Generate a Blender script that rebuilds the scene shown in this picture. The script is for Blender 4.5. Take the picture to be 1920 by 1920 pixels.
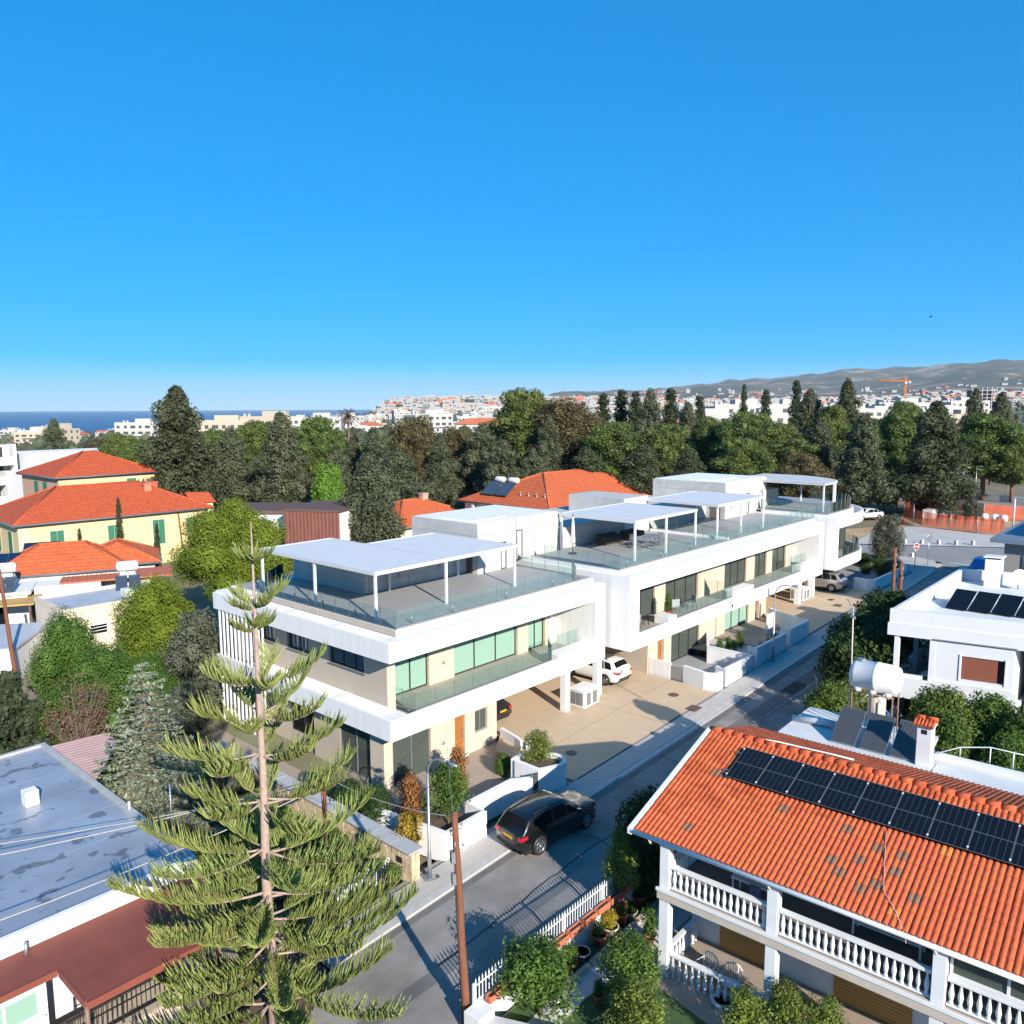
import bpy, math, random
from mathutils import Vector, Matrix, noise as mnoise
R = math.radians
rnd = random.Random(11)
S = bpy.context.scene
COL = S.collection
for o in list(bpy.data.objects):
    bpy.data.objects.remove(o)

# ------------------------------------------------------------ camera
CH = 18.0
cam = bpy.data.cameras.new('camera'); camo = bpy.data.objects.new('camera', cam); COL.objects.link(camo)
cam.sensor_width = 36.0; cam.lens = 36.0 * 1520.0 / 1920.0
cam.clip_start = 0.3; cam.clip_end = 90000
camo.matrix_world = Matrix.Translation((0, 0, CH)) @ Matrix.Rotation(R(90 - 7.42), 4, 'X') @ Matrix.Rotation(R(-0.25), 4, 'Z')
S.camera = camo
# ------------------------------------------------------------ sky, sun, exposure
SUN_AZ, SUN_EL = 153.5, 24.0            # degrees clockwise from +Y (the view direction), elevation
W = bpy.data.worlds.new('World'); S.world = W; W.use_nodes = True
nt = W.node_tree; bg = nt.nodes['Background']
sky = nt.nodes.new('ShaderNodeTexSky'); sky.sky_type = 'NISHITA'; sky.sun_disc = False
sky.sun_elevation = R(SUN_EL); sky.sun_rotation = R(SUN_AZ)
sky.altitude = 60; sky.air_density = 0.6; sky.dust_density = 0.0; sky.ozone_density = 8.0
gmn = nt.nodes.new('ShaderNodeGamma'); gmn.inputs['Gamma'].default_value = 0.40      # photo-like tone curve of the whole sky
hs = nt.nodes.new('ShaderNodeHueSaturation'); hs.inputs['Saturation'].default_value = 2.4; hs.inputs['Value'].default_value = 2.5; hs.inputs['Hue'].default_value = 0.504
nt.links.new(sky.outputs[0], gmn.inputs['Color']); nt.links.new(gmn.outputs[0], hs.inputs['Color']); nt.links.new(hs.outputs[0], bg.inputs['Color'])
bg.inputs['Strength'].default_value = 0.12
sl = bpy.data.lights.new('sun', 'SUN'); sl.energy = 5.0; sl.angle = R(0.53); sl.color = (1.0, 0.93, 0.82)
so = bpy.data.objects.new('sun', sl); COL.objects.link(so)
so.rotation_euler = (R(90 - SUN_EL), 0, R(180 - SUN_AZ)); so.location = (60, -90, 120)
S.view_settings.view_transform = 'Standard'; S.view_settings.look = 'None'
S.view_settings.exposure = 0.74; S.view_settings.gamma = 1.0
S.view_settings.use_curve_mapping = False
S.render.engine = 'CYCLES'
S.cycles.max_bounces = 6; S.cycles.diffuse_bounces = 2; S.cycles.glossy_bounces = 2; S.cycles.volume_bounces = 0; S.cycles.transparent_max_bounces = 24; S.cycles.caustics_reflective = False; S.cycles.caustics_refractive = False

# ------------------------------------------------------------ frames (local axes of the street and the houses)
class Frame:
    def __init__(s, x, y, az):
        s.x, s.y, s.az = x, y, az
        a = R(az); s.U = Vector((math.sin(a), math.cos(a), 0)); s.V = Vector((-math.cos(a), math.sin(a), 0))
        s.rz = R(90 - az)
    def w(s, u, v, z=0.0):
        return Vector((s.x, s.y, 0)) + s.U * u + s.V * v + Vector((0, 0, z))
    def l(s, x, y):
        d = Vector((x - s.x, y - s.y, 0)); return d.dot(s.U), d.dot(s.V)
FA = Frame(-5.68, 36.08, 41.8)          # villas and street: u along the street, v away from it
FB = Frame(4.793, 24.868, 40.0)         # tiled house
GR = 0.038
def G(u): return GR * (min(max(u, -35.0), 90.0) - 13.5)
def GW(x, y): return G(FA.l(x, y)[0])

# ------------------------------------------------------------ materials
MATS = {}
def mat(name, col, rough=0.65, var=0.12, scale=3.0, bump=0.0, bscale=40.0, metal=0.0, spec=0.5, coat=0.0, col2=None, island=0.0, trans=0.0, huev=0.012, detail=6.0, stretch=None, emit=None):
    if name in MATS: return MATS[name]
    m = bpy.data.materials.new(name); m.use_nodes = True; MATS[name] = m
    n = m.node_tree.nodes; L = m.node_tree.links; b = n['Principled BSDF']
    b.inputs['Roughness'].default_value = rough; b.inputs['Metallic'].default_value = metal
    b.inputs['Specular IOR Level'].default_value = spec
    if coat: b.inputs['Coat Weight'].default_value = coat; b.inputs['Coat Roughness'].default_value = 0.04
    tc = n.new('ShaderNodeTexCoord'); src = tc.outputs['Object']
    if stretch:
        mp = n.new('ShaderNodeMapping'); mp.inputs['Scale'].default_value = stretch; L.new(src, mp.inputs[0]); src = mp.outputs[0]
    c = (*col, 1)
    if var or col2:
        nz = n.new('ShaderNodeTexNoise'); nz.inputs['Scale'].default_value = scale; nz.inputs['Detail'].default_value = detail; nz.inputs['Roughness'].default_value = 0.62
        L.new(src, nz.inputs['Vector'])
        rp = n.new('ShaderNodeValToRGB'); rp.color_ramp.elements[0].position = 0.3; rp.color_ramp.elements[1].position = 0.7
        a = tuple(max(0, x * (1 - var)) for x in col); d = tuple(min(1, x * (1 + var * 0.7)) for x in (col2 or col))
        rp.color_ramp.elements[0].color = (*a, 1); rp.color_ramp.elements[1].color = (*d, 1)
        L.new(nz.outputs['Fac'], rp.inputs['Fac']); out = rp.outputs['Color']
        if island:
            g = n.new('ShaderNodeNewGeometry'); h = n.new('ShaderNodeHueSaturation')
            mr = n.new('ShaderNodeMapRange'); mr.inputs['To Min'].default_value = 1 - island; mr.inputs['To Max'].default_value = 1 + island
            L.new(g.outputs['Random Per Island'], mr.inputs['Value']); L.new(mr.outputs[0], h.inputs['Value'])
            oi = n.new('ShaderNodeObjectInfo'); m2 = n.new('ShaderNodeMapRange'); m2.inputs['To Min'].default_value = 0.5 - huev; m2.inputs['To Max'].default_value = 0.5 + huev
            L.new(oi.outputs['Random'], m2.inputs['Value']); L.new(m2.outputs[0], h.inputs['Hue'])
            L.new(out, h.inputs['Color']); out = h.outputs[0]
        L.new(out, b.inputs['Base Color'])
        if trans:
            tr = n.new('ShaderNodeBsdfTranslucent'); mx = n.new('ShaderNodeMixShader'); mx.inputs[0].default_value = trans
            L.new(out, tr.inputs['Color']); L.new(b.outputs[0], mx.inputs[1]); L.new(tr.outputs[0], mx.inputs[2])
            L.new(mx.outputs[0], n['Material Output'].inputs['Surface'])
    else:
        b.inputs['Base Color'].default_value = c
    if bump:
        nb = n.new('ShaderNodeTexNoise'); nb.inputs['Scale'].default_value = bscale; nb.inputs['Detail'].default_value = 4
        L.new(src, nb.inputs['Vector'])
        bp = n.new('ShaderNodeBump'); bp.inputs['Strength'].default_value = bump; bp.inputs['Distance'].default_value = 0.02
        L.new(nb.outputs['Fac'], bp.inputs['Height']); L.new(bp.outputs[0], b.inputs['Normal'])
    return m
def glass_mat(name, tint, diff=None, gloss=0.12, rough=0.02, clear=0.6):
    """thin pane: see-through tinted part + optional diffuse body + mirror part by fresnel"""
    if name in MATS: return MATS[name]
    m = bpy.data.materials.new(name); m.use_nodes = True; MATS[name] = m
    n = m.node_tree.nodes; L = m.node_tree.links; n.remove(n['Principled BSDF'])
    t = n.new('ShaderNodeBsdfTransparent'); t.inputs[0].default_value = (*tint, 1)
    g = n.new('ShaderNodeBsdfGlossy'); g.inputs['Roughness'].default_value = rough; g.inputs[0].default_value = (0.95, 1, 0.98, 1)
    d = n.new('ShaderNodeBsdfDiffuse'); d.inputs[0].default_value = (*(diff or tint), 1)
    lw = n.new('ShaderNodeLayerWeight'); lw.inputs['Blend'].default_value = gloss
    m1 = n.new('ShaderNodeMixShader'); m1.inputs[0].default_value = 1 - clear; L.new(t.outputs[0], m1.inputs[1]); L.new(d.outputs[0], m1.inputs[2])
    m2 = n.new('ShaderNodeMixShader'); L.new(lw.outputs['Fresnel'], m2.inputs[0]); L.new(m1.outputs[0], m2.inputs[1]); L.new(g.outputs[0], m2.inputs[2])
    L.new(m2.outputs[0], n['Material Output'].inputs['Surface'])
    return m

white = mat('white_render', (0.78, 0.775, 0.76), 0.8, 0.075, 2.2, 0.15, 60, stretch=(1.3, 1.3, .14))
oldwhite = mat('aged_white_paint', (0.74, 0.74, 0.72), 0.8, 0.10, 1.6, 0.2, 40)
beige = mat('beige_render', (0.48, 0.41, 0.33), 0.8, 0.05, 1.2, 0.15, 60)
cream = mat('cream_render', (0.57, 0.485, 0.375), 0.8, 0.05, 1.2, 0.12, 60)
conc = mat('shuttered_concrete', (0.50, 0.49, 0.465), 0.8, 0.14, 1.5, 0.25, 25)
jointm = mat('joint_dark', (0.10, 0.10, 0.10), 0.9, 0.1)
paleconc = mat('pale_concrete', (0.55, 0.545, 0.53), 0.8, 0.10, 2.0, 0.2, 30)
terr = mat('terrace_tile', (0.34, 0.335, 0.33), 0.55, 0.08, 1.5, 0.05, 20)
balcf = mat('balcony_tile', (0.36, 0.33, 0.28), 0.5, 0.06, 1.0)
frame_m = mat('dark_aluminium', (0.045, 0.045, 0.047), 0.45, 0.1, 5, metal=0.4)
greyal = mat('grey_aluminium', (0.33, 0.34, 0.35), 0.4, 0.06, 5, metal=0.6)
whmet = mat('white_metal', (0.74, 0.74, 0.74), 0.45, 0.03, 3)
pergm = mat('pergola_white', (0.60, 0.60, 0.605), 0.5, 0.05, 1.0)
steel = mat('galvanised_steel', (0.45, 0.48, 0.51), 0.4, 0.12, 9, metal=0.75)
blackm = mat('black_metal', (0.018, 0.018, 0.02), 0.5, 0.1)
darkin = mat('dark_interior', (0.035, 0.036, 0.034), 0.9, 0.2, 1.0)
glassbal = glass_mat('balustrade_glass', (0.92, 0.965, 0.955), (0.35, 0.48, 0.46), 0.06, clear=0.94)
glasswin = glass_mat('window_glass', (0.45, 0.50, 0.47), (0.12, 0.145, 0.125), 0.22, clear=0.45)
glassmint = glass_mat('curtained_glass', (0.6, 0.8, 0.7), (0.26, 0.41, 0.33), 0.12, clear=0.02)
glassblue = glass_mat('shaded_glass', (0.3, 0.36, 0.42), (0.10, 0.15, 0.19), 0.35, clear=0.1)
glassdark = glass_mat('dark_glass', (0.05, 0.05, 0.05), (0.010, 0.011, 0.012), 0.10, clear=0.0)
wood = mat('teak_door', (0.36, 0.135, 0.035), 0.5, 0.25, 2.5, stretch=(1, 1, 14))
oldwood = mat('weathered_pole_wood', (0.20, 0.075, 0.04), 0.85, 0.35, 6.0, 0.4, 25, stretch=(6, 6, 0.5))
blindwood = mat('woven_blind', (0.52, 0.27, 0.075), 0.75, 0.14, 2.0, 0.3, 30, stretch=(1, 1, 20))
asphalt = mat('asphalt', (0.225, 0.208, 0.188), 0.85, 0.24, 0.55, 0.45, 70, col2=(0.27, 0.252, 0.232))
asphalt2 = mat('asphalt_patch', (0.155, 0.145, 0.135), 0.85, 0.16, 0.7, 0.3, 90)
paver = mat('concrete_paver', (0.46, 0.43, 0.395), 0.8, 0.13, 2.2, 0.2, 50, island=0.05)
kerbm = mat('kerb_concrete', (0.46, 0.44, 0.42), 0.8, 0.14, 2.5, 0.2, 40)
resin = mat('tan_driveway', (0.54, 0.405, 0.27), 0.8, 0.07, 1.7, 0.25, 120)
patio = mat('patio_slab', (0.36, 0.29, 0.23), 0.75, 0.07, 1.0, 0.1, 30)
soil = mat('soil', (0.11, 0.075, 0.05), 0.95, 0.3, 4.0, 0.6, 30)
earth = mat('dry_earth', (0.24, 0.19, 0.13), 0.95, 0.25, 0.15, 0.3, 20, col2=(0.17, 0.19, 0.09))
grassm = mat('garden_turf', (0.055, 0.10, 0.03), 0.95, 0.3, 3.0, 0.5, 60)
terracotta = mat('terracotta', (0.50, 0.15, 0.08), 0.75, 0.16, 5.0, 0.15, 30)
tile_m = mat('roof_tile', (0.44, 0.080, 0.030), 0.8, 0.22, 2.2, 0.15, 30, col2=(0.53, 0.12, 0.048), spec=0.2, island=0.10, huev=0.003)
tile_o = mat('roof_tile_orange', (0.60, 0.17, 0.03), 0.72, 0.12, 3.0, 0.12, 30)
tile_g = mat('roof_tile_stained', (0.23, 0.11, 0.065), 0.85, 0.3, 9.0, 0.2, 30)
stone = mat('limestone', (0.55, 0.40, 0.24), 0.85, 0.22, 3.0, 0.4, 18, col2=(0.62, 0.50, 0.34))
coping = mat('grey_coping', (0.42, 0.42, 0.42), 0.8, 0.1, 3.0, 0.15, 40)
barkm = mat('bark', (0.16, 0.11, 0.075), 0.9, 0.3, 6.0, 0.6, 20, stretch=(3, 3, 0.6))
pinebark = mat('pale_bark', (0.40, 0.29, 0.235), 0.9, 0.22, 7.0, 0.5, 22)
redbark = mat('reddish_bark', (0.22, 0.09, 0.055), 0.9, 0.3, 5.0, 0.6, 20)
tyre = mat('tyre_rubber', (0.012, 0.012, 0.013), 0.8, 0.1)
alloy = mat('alloy', (0.42, 0.43, 0.45), 0.3, 0.05, 4, metal=0.85)
redlens = mat('red_lens', (0.45, 0.008, 0.012), 0.15, 0, coat=0.6)
clearlens = mat('clear_lens', (0.55, 0.57, 0.6), 0.12, 0, coat=0.6)
plateY = mat('yellow_plate', (0.75, 0.36, 0.02), 0.5, 0)
plateW = mat('white_plate', (0.75, 0.75, 0.73), 0.5, 0)
def leafm(name, col, col2, trans=0.22, island=0.3):
    return mat(name, col, 0.6, 0.18, 0.5, spec=0.3, col2=col2, island=island, trans=trans)

# ------------------------------------------------------------ mesh helpers
class MB:
    def __init__(s): s.v = []; s.f = []; s.mi = []; s.sm = []
    def add(s, vs, fs, mi=0, smooth=False):
        b = len(s.v); s.v += [tuple(p) for p in vs]; s.f += [tuple(i + b for i in f) for f in fs]
        s.mi += [mi] * len(fs); s.sm += [smooth] * len(fs); return s
    def box(s, x0, x1, y0, y1, z0, z1, mi=0):
        if x0 > x1: x0, x1 = x1, x0
        if y0 > y1: y0, y1 = y1, y0
        if z0 > z1: z0, z1 = z1, z0
        return s.add([(x0, y0, z0), (x1, y0, z0), (x1, y1, z0), (x0, y1, z0), (x0, y0, z1), (x1, y0, z1), (x1, y1, z1), (x0, y1, z1)],
                     [(0, 3, 2, 1), (4, 5, 6, 7), (0, 1, 5, 4), (1, 2, 6, 5), (2, 3, 7, 6), (3, 0, 4, 7)], mi)
    def prism(s, poly, z0, z1, mi=0):
        """footprint polygon (ccw) extruded; z0/z1 may be functions of (x, y)"""
        n = len(poly); f0 = z0 if callable(z0) else (lambda x, y: z0); f1 = z1 if callable(z1) else (lambda x, y: z1)
        vs = [(x, y, f0(x, y)) for x, y in poly] + [(x, y, f1(x, y)) for x, y in poly]
        return s.add(vs, [tuple(range(n - 1, -1, -1)), tuple(range(n, 2 * n))] + [(i, (i + 1) % n, n + (i + 1) % n, n + i) for i in range(n)], mi)
    def quad(s, a, b, c, d, mi=0): return s.add([a, b, c, d], [(0, 1, 2, 3)], mi)
    def tube(s, pts, rad, n=8, mi=0, smooth=True, cap=True):
        pts = [Vector(p) for p in pts]; m = len(pts)
        rs = rad if isinstance(rad, (list, tuple)) else [rad] * m
        vs = []; up = None
        for i, p in enumerate(pts):
            t = (pts[min(i + 1, m - 1)] - pts[max(i - 1, 0)])
            t = t.normalized() if t.length > 1e-9 else Vector((0, 0, 1))
            if up is None: up = Vector((0, 0, 1)) if abs(t.z) < 0.9 else Vector((1, 0, 0))
            a = t.cross(up)
            if a.length < 1e-6: a = t.cross(Vector((0.3, 1, 0.2)))
            a.normalize(); b = a.cross(t); up = b
            for k in range(n):
                w = 2 * math.pi * k / n; vs.append(p + (a * math.cos(w) + b * math.sin(w)) * rs[i])
        fs = [(i * n + k, i * n + (k + 1) % n, (i + 1) * n + (k + 1) % n, (i + 1) * n + k) for i in range(m - 1) for k in range(n)]
        s.add(vs, fs, mi, smooth)
        if cap:
            b = len(s.v) - m * n
            s.f += [tuple(b + k for k in range(n - 1, -1, -1)), tuple(b + (m - 1) * n + k for k in range(n))]; s.mi += [mi, mi]; s.sm += [False, False]
        return s
    def lathe(s, prof, n=16, c=(0, 0, 0), mi=0, smooth=True, axis='z', cap=True):
        vs = []
        for r, z in prof:
            for k in range(n):
                w = 2 * math.pi * k / n; a, b = r * math.cos(w), r * math.sin(w)
                p = (a, b, z) if axis == 'z' else ((z, a, b) if axis == 'x' else (b, z, a))
                vs.append((p[0] + c[0], p[1] + c[1], p[2] + c[2]))
        m = len(prof); s.add(vs, [(i * n + k, i * n + (k + 1) % n, (i + 1) * n + (k + 1) % n, (i + 1) * n + k) for i in range(m - 1) for k in range(n)], mi, smooth)
        b = len(s.v) - m * n
        if not cap: return s
        if prof[0][0] > 1e-4: s.f.append(tuple(b + k for k in range(n - 1, -1, -1))); s.mi.append(mi); s.sm.append(False)
        if prof[-1][0] > 1e-4: s.f.append(tuple(b + (m - 1) * n + k for k in range(n))); s.mi.append(mi); s.sm.append(False)
        return s
    def mesh(s, name, mats):
        me = bpy.data.meshes.new(name); me.from_pydata(s.v, [], s.f)
        for m in (mats if isinstance(mats, (list, tuple)) else [mats]): me.materials.append(m)
        me.polygons.foreach_set('material_index', s.mi); me.polygons.foreach_set('use_smooth', s.sm); me.update()
        return me
    def build(s, name, mats, parent=None, loc=None, rz=0.0, bevel=0.0):
        return mk(name, s.mesh(name, mats), parent, loc, rz, bevel)
def mk(name, me, parent=None, loc=None, rz=0.0, bevel=0.0):
    o = bpy.data.objects.new(name, me); COL.objects.link(o)
    if parent is not None: o.parent = parent
    if loc is not None: o.location = loc
    if rz: o.rotation_euler = (0, 0, rz)
    if bevel:
        b = o.modifiers.new('bevel', 'BEVEL'); b.width = bevel; b.segments = 2; b.limit_method = 'ANGLE'
    return o
def tag(o, label=None, cat=None, group=None, kind=None):
    if label: o['label'] = label
    if cat: o['category'] = cat
    if group: o['group'] = group
    if kind: o['kind'] = kind
    return o
def thing(name, label, cat, loc, rz=0.0, group=None):
    o = bpy.data.objects.new(name, None); COL.objects.link(o); o.empty_display_size = 0.3
    o.location = loc; o.rotation_euler = (0, 0, rz)
    return tag(o, label, cat, group)
def inF(fr, u, v, z=0.0): return dict(loc=fr.w(u, v, z), rz=fr.rz)
def copy_tree(o, parent=None):
    c = o.copy(); COL.objects.link(c); c.parent = parent
    for ch in list(o.children): copy_tree(ch, c)
    return c
def bx(name, m, parent, x0, x1, y0, y1, z0, z1, bevel=0.0, **k):
    return MB().box(x0, x1, y0, y1, z0, z1).build(name, m, parent, bevel=bevel, **k)
def struct(o): o['kind'] = 'structure'; return o
def stuff(o): o['kind'] = 'stuff'; return o
ORD = ['first', 'second', 'third', 'fourth', 'fifth', 'sixth', 'seventh', 'eighth', 'ninth', 'tenth', 'eleventh', 'twelfth', 'thirteenth', 'fourteenth', 'fifteenth', 'sixteenth', 'seventeenth', 'eighteenth', 'nineteenth', 'twentieth']
ORD += ['twenty-' + w for w in ORD[:9]] + ['thirtieth'] + ['thirty-' + w for w in ORD[:9]]
# ============================================================ TERRAIN, SEA, STREET
SEA = -60.0
AZT = [-60, -36, -22, -12, -8, -2, 4, 16, 24, 32, 45, 60]
DT = [0, 150, 300, 500, 900, 1500, 2300, 3000, 4500, 6500, 8500, 10500]
PROF = {  # height by distance for each azimuth
 -60: [0, 1, 0, -4, -14, -34, -58, -66, -70, -72, -74, -74],
 -36: [0, 1, 0, -4, -12, -32, -57, -66, -70, -72, -74, -74],
 -22: [0, 1, 1, -3, -10, -28, -52, -64, -70, -72, -74, -74],
 -12: [0, 1, 1, 0, -4, -14, -30, -44, -66, -72, -74, -74],
 -8:  [0, 2, 2, 1, -1, 0, 36, 32, -30, -72, -74, -74],
 -2:  [0, 2, 2, 1, 1, 8, 42, 44, 20, -20, -72, -74],
 4:   [0, 2, 3, 3, 3, 10, 36, 46, 60, 105, 128, -20],
 16:  [0, 2, 3, 4, 5, 12, 26, 36, 80, 175, 275, 120],
 24:  [0, 2, 3, 4, 6, 14, 28, 40, 95, 215, 345, 200],
 32:  [0, 2, 3, 5, 8, 18, 34, 55, 125, 265, 425, 300],
 45:  [0, 2, 3, 5, 8, 18, 34, 60, 140, 290, 460, 350],
 60:  [0, 2, 3, 5, 8, 18, 34, 80, 190, 350, 520, 350]}
def lerpt(xs, ys, x):
    if x <= xs[0]: return ys[0]
    for i in range(len(xs) - 1):
        if x <= xs[i + 1]:
            t = (x - xs[i]) / (xs[i + 1] - xs[i]); return ys[i] + (ys[i + 1] - ys[i]) * t
    return ys[-1]
def sm(t): t = min(max(t, 0), 1); return t * t * (3 - 2 * t)
def H0(x, y):
    d = math.hypot(x, y); az = math.degrees(math.atan2(x, y))
    if abs(az) > 60: az = 60 if az > 0 else -60
    vals = []
    for i in range(len(AZT) - 1):
        if az <= AZT[i + 1] or i == len(AZT) - 2:
            t = sm((az - AZT[i]) / (AZT[i + 1] - AZT[i]))
            h = lerpt(DT, PROF[AZT[i]], d) * (1 - t) + lerpt(DT, PROF[AZT[i + 1]], d) * t; break
    if d > 2500:
        k = min((d - 2500) / 3000, 1)
        n = mnoise.fractal(Vector((x / 1300, y / 1300, 0)), 0.9, 2.0, 6) * 62 - abs(mnoise.fractal(Vector((x / 700, y / 700, 7)), 1.0, 2.0, 5)) * 55 + mnoise.fractal(Vector((x / 220, y / 220, 3)), 1.0, 2.0, 4) * 14
        if h > -20: h += n * k * min(1, (h + 20) / 120)
    b = sm((d - 140) / 120)
    return GW(x, y) * (1 - b) + h * b - (0.4 if d < 76 else 0.0)
def ground():
    azs = [-180 + i * 10 for i in range(12)] + [-62 + i * 1.0 for i in range(60)] + [-2 + i * .35 for i in range(115)] + [39 + i for i in range(24)] + [70 + i * 10 for i in range(12)]
    ds = [0.5, 20, 45, 75, 110, 140, 160, 180, 200, 225, 250, 280, 320, 370, 430, 500, 600, 700, 820, 960, 1120, 1300, 1500, 1700, 1950, 2200, 2500, 2800, 3150, 3500, 3900, 4300, 4700, 5100, 5500, 5900, 6300, 6700, 7100, 7500, 7900, 8200, 8500, 8800, 9200, 9800, 10500]
    vs = [(0, 0, GW(0, 0))]; fs = []; na = len(azs)
    for d in ds:
        for a in azs:
            x, y = d * math.sin(R(a)), d * math.cos(R(a)); vs.append((x, y, H0(x, y)))
    for i in range(len(ds) - 1):
        for j in range(na):
            j2 = (j + 1) % na; a = 1 + i * na
            fs.append((a + j, a + na + j, a + na + j2, a + j2))
    fs += [(0, 1 + j, 1 + (j + 1) % na) for j in range(na)]
    m = bpy.data.materials.new('terrain'); m.use_nodes = True; n = m.node_tree.nodes; L = m.node_tree.links; b = n['Principled BSDF']; b.inputs['Roughness'].default_value = 0.95
    tc = n.new('ShaderNodeTexCoord')
    def noise(sc, dt=6):
        q = n.new('ShaderNodeTexNoise'); q.inputs['Scale'].default_value = sc; q.inputs['Detail'].default_value = dt; q.inputs['Roughness'].default_value = 0.65; L.new(tc.outputs['Object'], q.inputs['Vector']); return q
    def ramp(src, p):
        r = n.new('ShaderNodeValToRGB'); e = r.color_ramp.elements
        while len(e) < len(p): e.new(0.5)
        for k, (ps, c) in enumerate(p): e[k].position = ps; e[k].color = (*c, 1)
        L.new(src, r.inputs['Fac']); return r.outputs[0]
    near = ramp(noise(0.12).outputs['Fac'], [(0.32, (0.10, 0.12, 0.05)), (0.5, (0.20, 0.165, 0.105)), (0.68, (0.27, 0.215, 0.14))])
    far = ramp(noise(0.0042, 9).outputs['Fac'], [(0.38, (0.05, 0.055, 0.028)), (0.5, (0.105, 0.09, 0.05)), (0.57, (0.19, 0.145, 0.09)), (0.63, (0.40, 0.30, 0.20))])
    sx = n.new('ShaderNodeSeparateXYZ'); L.new(tc.outputs['Object'], sx.inputs[0])
    mr = n.new('ShaderNodeMapRange'); mr.inputs['From Min'].default_value = 600; mr.inputs['From Max'].default_value = 2200; L.new(sx.outputs['Y'], mr.inputs['Value'])
    mx = n.new('ShaderNodeMixRGB'); L.new(mr.outputs[0], mx.inputs[0]); L.new(near, mx.inputs[1]); L.new(far, mx.inputs[2]); L.new(mx.outputs[0], b.inputs['Base Color'])
    o = MB().add(vs, fs, 0, True).build('ground', m); struct(o)
ground()
def sea():
    m = bpy.data.materials.new('sea_water'); m.use_nodes = True; n = m.node_tree.nodes; L = m.node_tree.links; b = n['Principled BSDF']
    b.inputs['Base Color'].default_value = (0.004, 0.055, 0.17, 1); b.inputs['Roughness'].default_value = 0.35; b.inputs['Specular IOR Level'].default_value = 0.12
    tc = n.new('ShaderNodeTexCoord'); q = n.new('ShaderNodeTexNoise'); q.inputs['Scale'].default_value = 0.02; q.inputs['Detail'].default_value = 8; L.new(tc.outputs['Object'], q.inputs['Vector'])
    bp = n.new('ShaderNodeBump'); bp.inputs['Strength'].default_value = 0.5; bp.inputs['Distance'].default_value = 3; L.new(q.outputs['Fac'], bp.inputs['Height']); L.new(bp.outputs[0], b.inputs['Normal'])
    RR = 25000; vs = [(0, 0, SEA)] + [(RR * math.cos(2 * math.pi * k / 180), RR * math.sin(2 * math.pi * k / 180), SEA) for k in range(180)]
    o = MB().add(vs, [(0, 1 + k, 1 + (k + 1) % 180) for k in range(180)]).build('sea', m); struct(o)
sea()

def sheet(name, poly, dz, m, z=None, th=None):
    """flat sheet on the sloping ground, polygon in street coordinates (u, v)"""
    mb = MB(); f = (lambda u, v: G(u) + dz) if z is None else (lambda u, v: z)
    if th: mb.prism(poly, lambda u, v: f(u, v) - th, f)
    else: mb.add([(u, v, f(u, v)) for u, v in poly], [tuple(range(len(poly)))])
    return struct(mb.build(name, m, **inF(FA, 0, 0)))
KV = -6.95
# carriageway, patches, joint lines
road = sheet('road', [(-40, -12.3), (64.5, -12.3), (64.5, KV), (-8.6, KV), (-10.5, -8.4), (-14, -9.3), (-40, -9.3)], 0.012, asphalt)
sheet('crossing_road', [(86.2, -40), (92.5, -40), (74.67, -3.93), (60, 26), (53, 26), (66.9, -1.0), (68.3, -3.9), (66.5, -6.9), (64, -7.0), (64, -12.25), (73.5, -13.5)], 0.012, mat('asphalt_pale', (0.26, 0.255, 0.245), 0.85, 0.14, 0.3, 0.3, 80))
for k, (nm, pl, m) in enumerate([('road_patch', [(17, -8.3), (44, -8.6), (44, -9.5), (17, -9.2)], asphalt2), ('road_patch', [(4, -7.05), (44, -7.35), (44, -7.7), (4, -7.4)], asphalt2),
                  ('road_patch', [(-7, -7.0), (4, -7.05), (4, -7.35), (-7, -7.3)], asphalt2), ('road_patch', [(24, -7.5), (26.2, -7.5), (26.2, -11.8), (24, -11.8)], mat('asphalt_worn', (0.21, 0.21, 0.21), 0.85, 0.15, 0.8, 0.3, 90))]):
    o = sheet(nm, pl, 0.017, m); o.parent = road; o.location = (0, 0, 0); o.rotation_euler = (0, 0, 0)
    del o['kind']
road.location = FA.w(0, 0, 0)
wl = mat('road_paint', (0.62, 0.62, 0.6), 0.7, 0.2, 2.0)
def arc(cu, cv, r, a0, a1, n=10): return [(cu + r * math.cos(R(a0 + (a1 - a0) * k / n)), cv + r * math.sin(R(a0 + (a1 - a0) * k / n))) for k in range(n + 1)]
for pts in ([(66.2, -11.8), (66.4, -11.8), (67.2, -7.4), (67.0, -7.4)], [(60, -10.2), (64, -10.6), (64, -10.45), (60, -10.05)]):
    o = sheet('road_marking', pts, 0.022, wl); o.parent = road; o.location = (0, 0, 0); o.rotation_euler = (0, 0, 0); del o['kind']
# kerb: real step of 0.11 m, joints every metre in the near part
kb = sheet('kerb', [(-8.5, KV - 0.02), (62, KV - 0.38), (62, KV - 0.1), (-8.5, KV + 0.31)], 0.02, kerbm)
kerb_me = MB().box(0, 0.985, -0.3, 0, -0.15, 0).mesh('kerb_stone', kerbm)
def slope_obj(name, me, par, u, v, dz):
    o = mk(name, me, par); o.location = (u, v, G(u) + dz); o.rotation_euler = (0, -math.atan(GR), 0); return o
u = -8.4
while u < 62:
    dz = 0.11
    if 8.0 < u < 21 or 36.5 < u < 50: dz = 0.045
    slope_obj('kerb_stone', kerb_me, kb, u, KV + 0.3 - 0.006 * max(0, u), dz); u += 1.0
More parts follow.
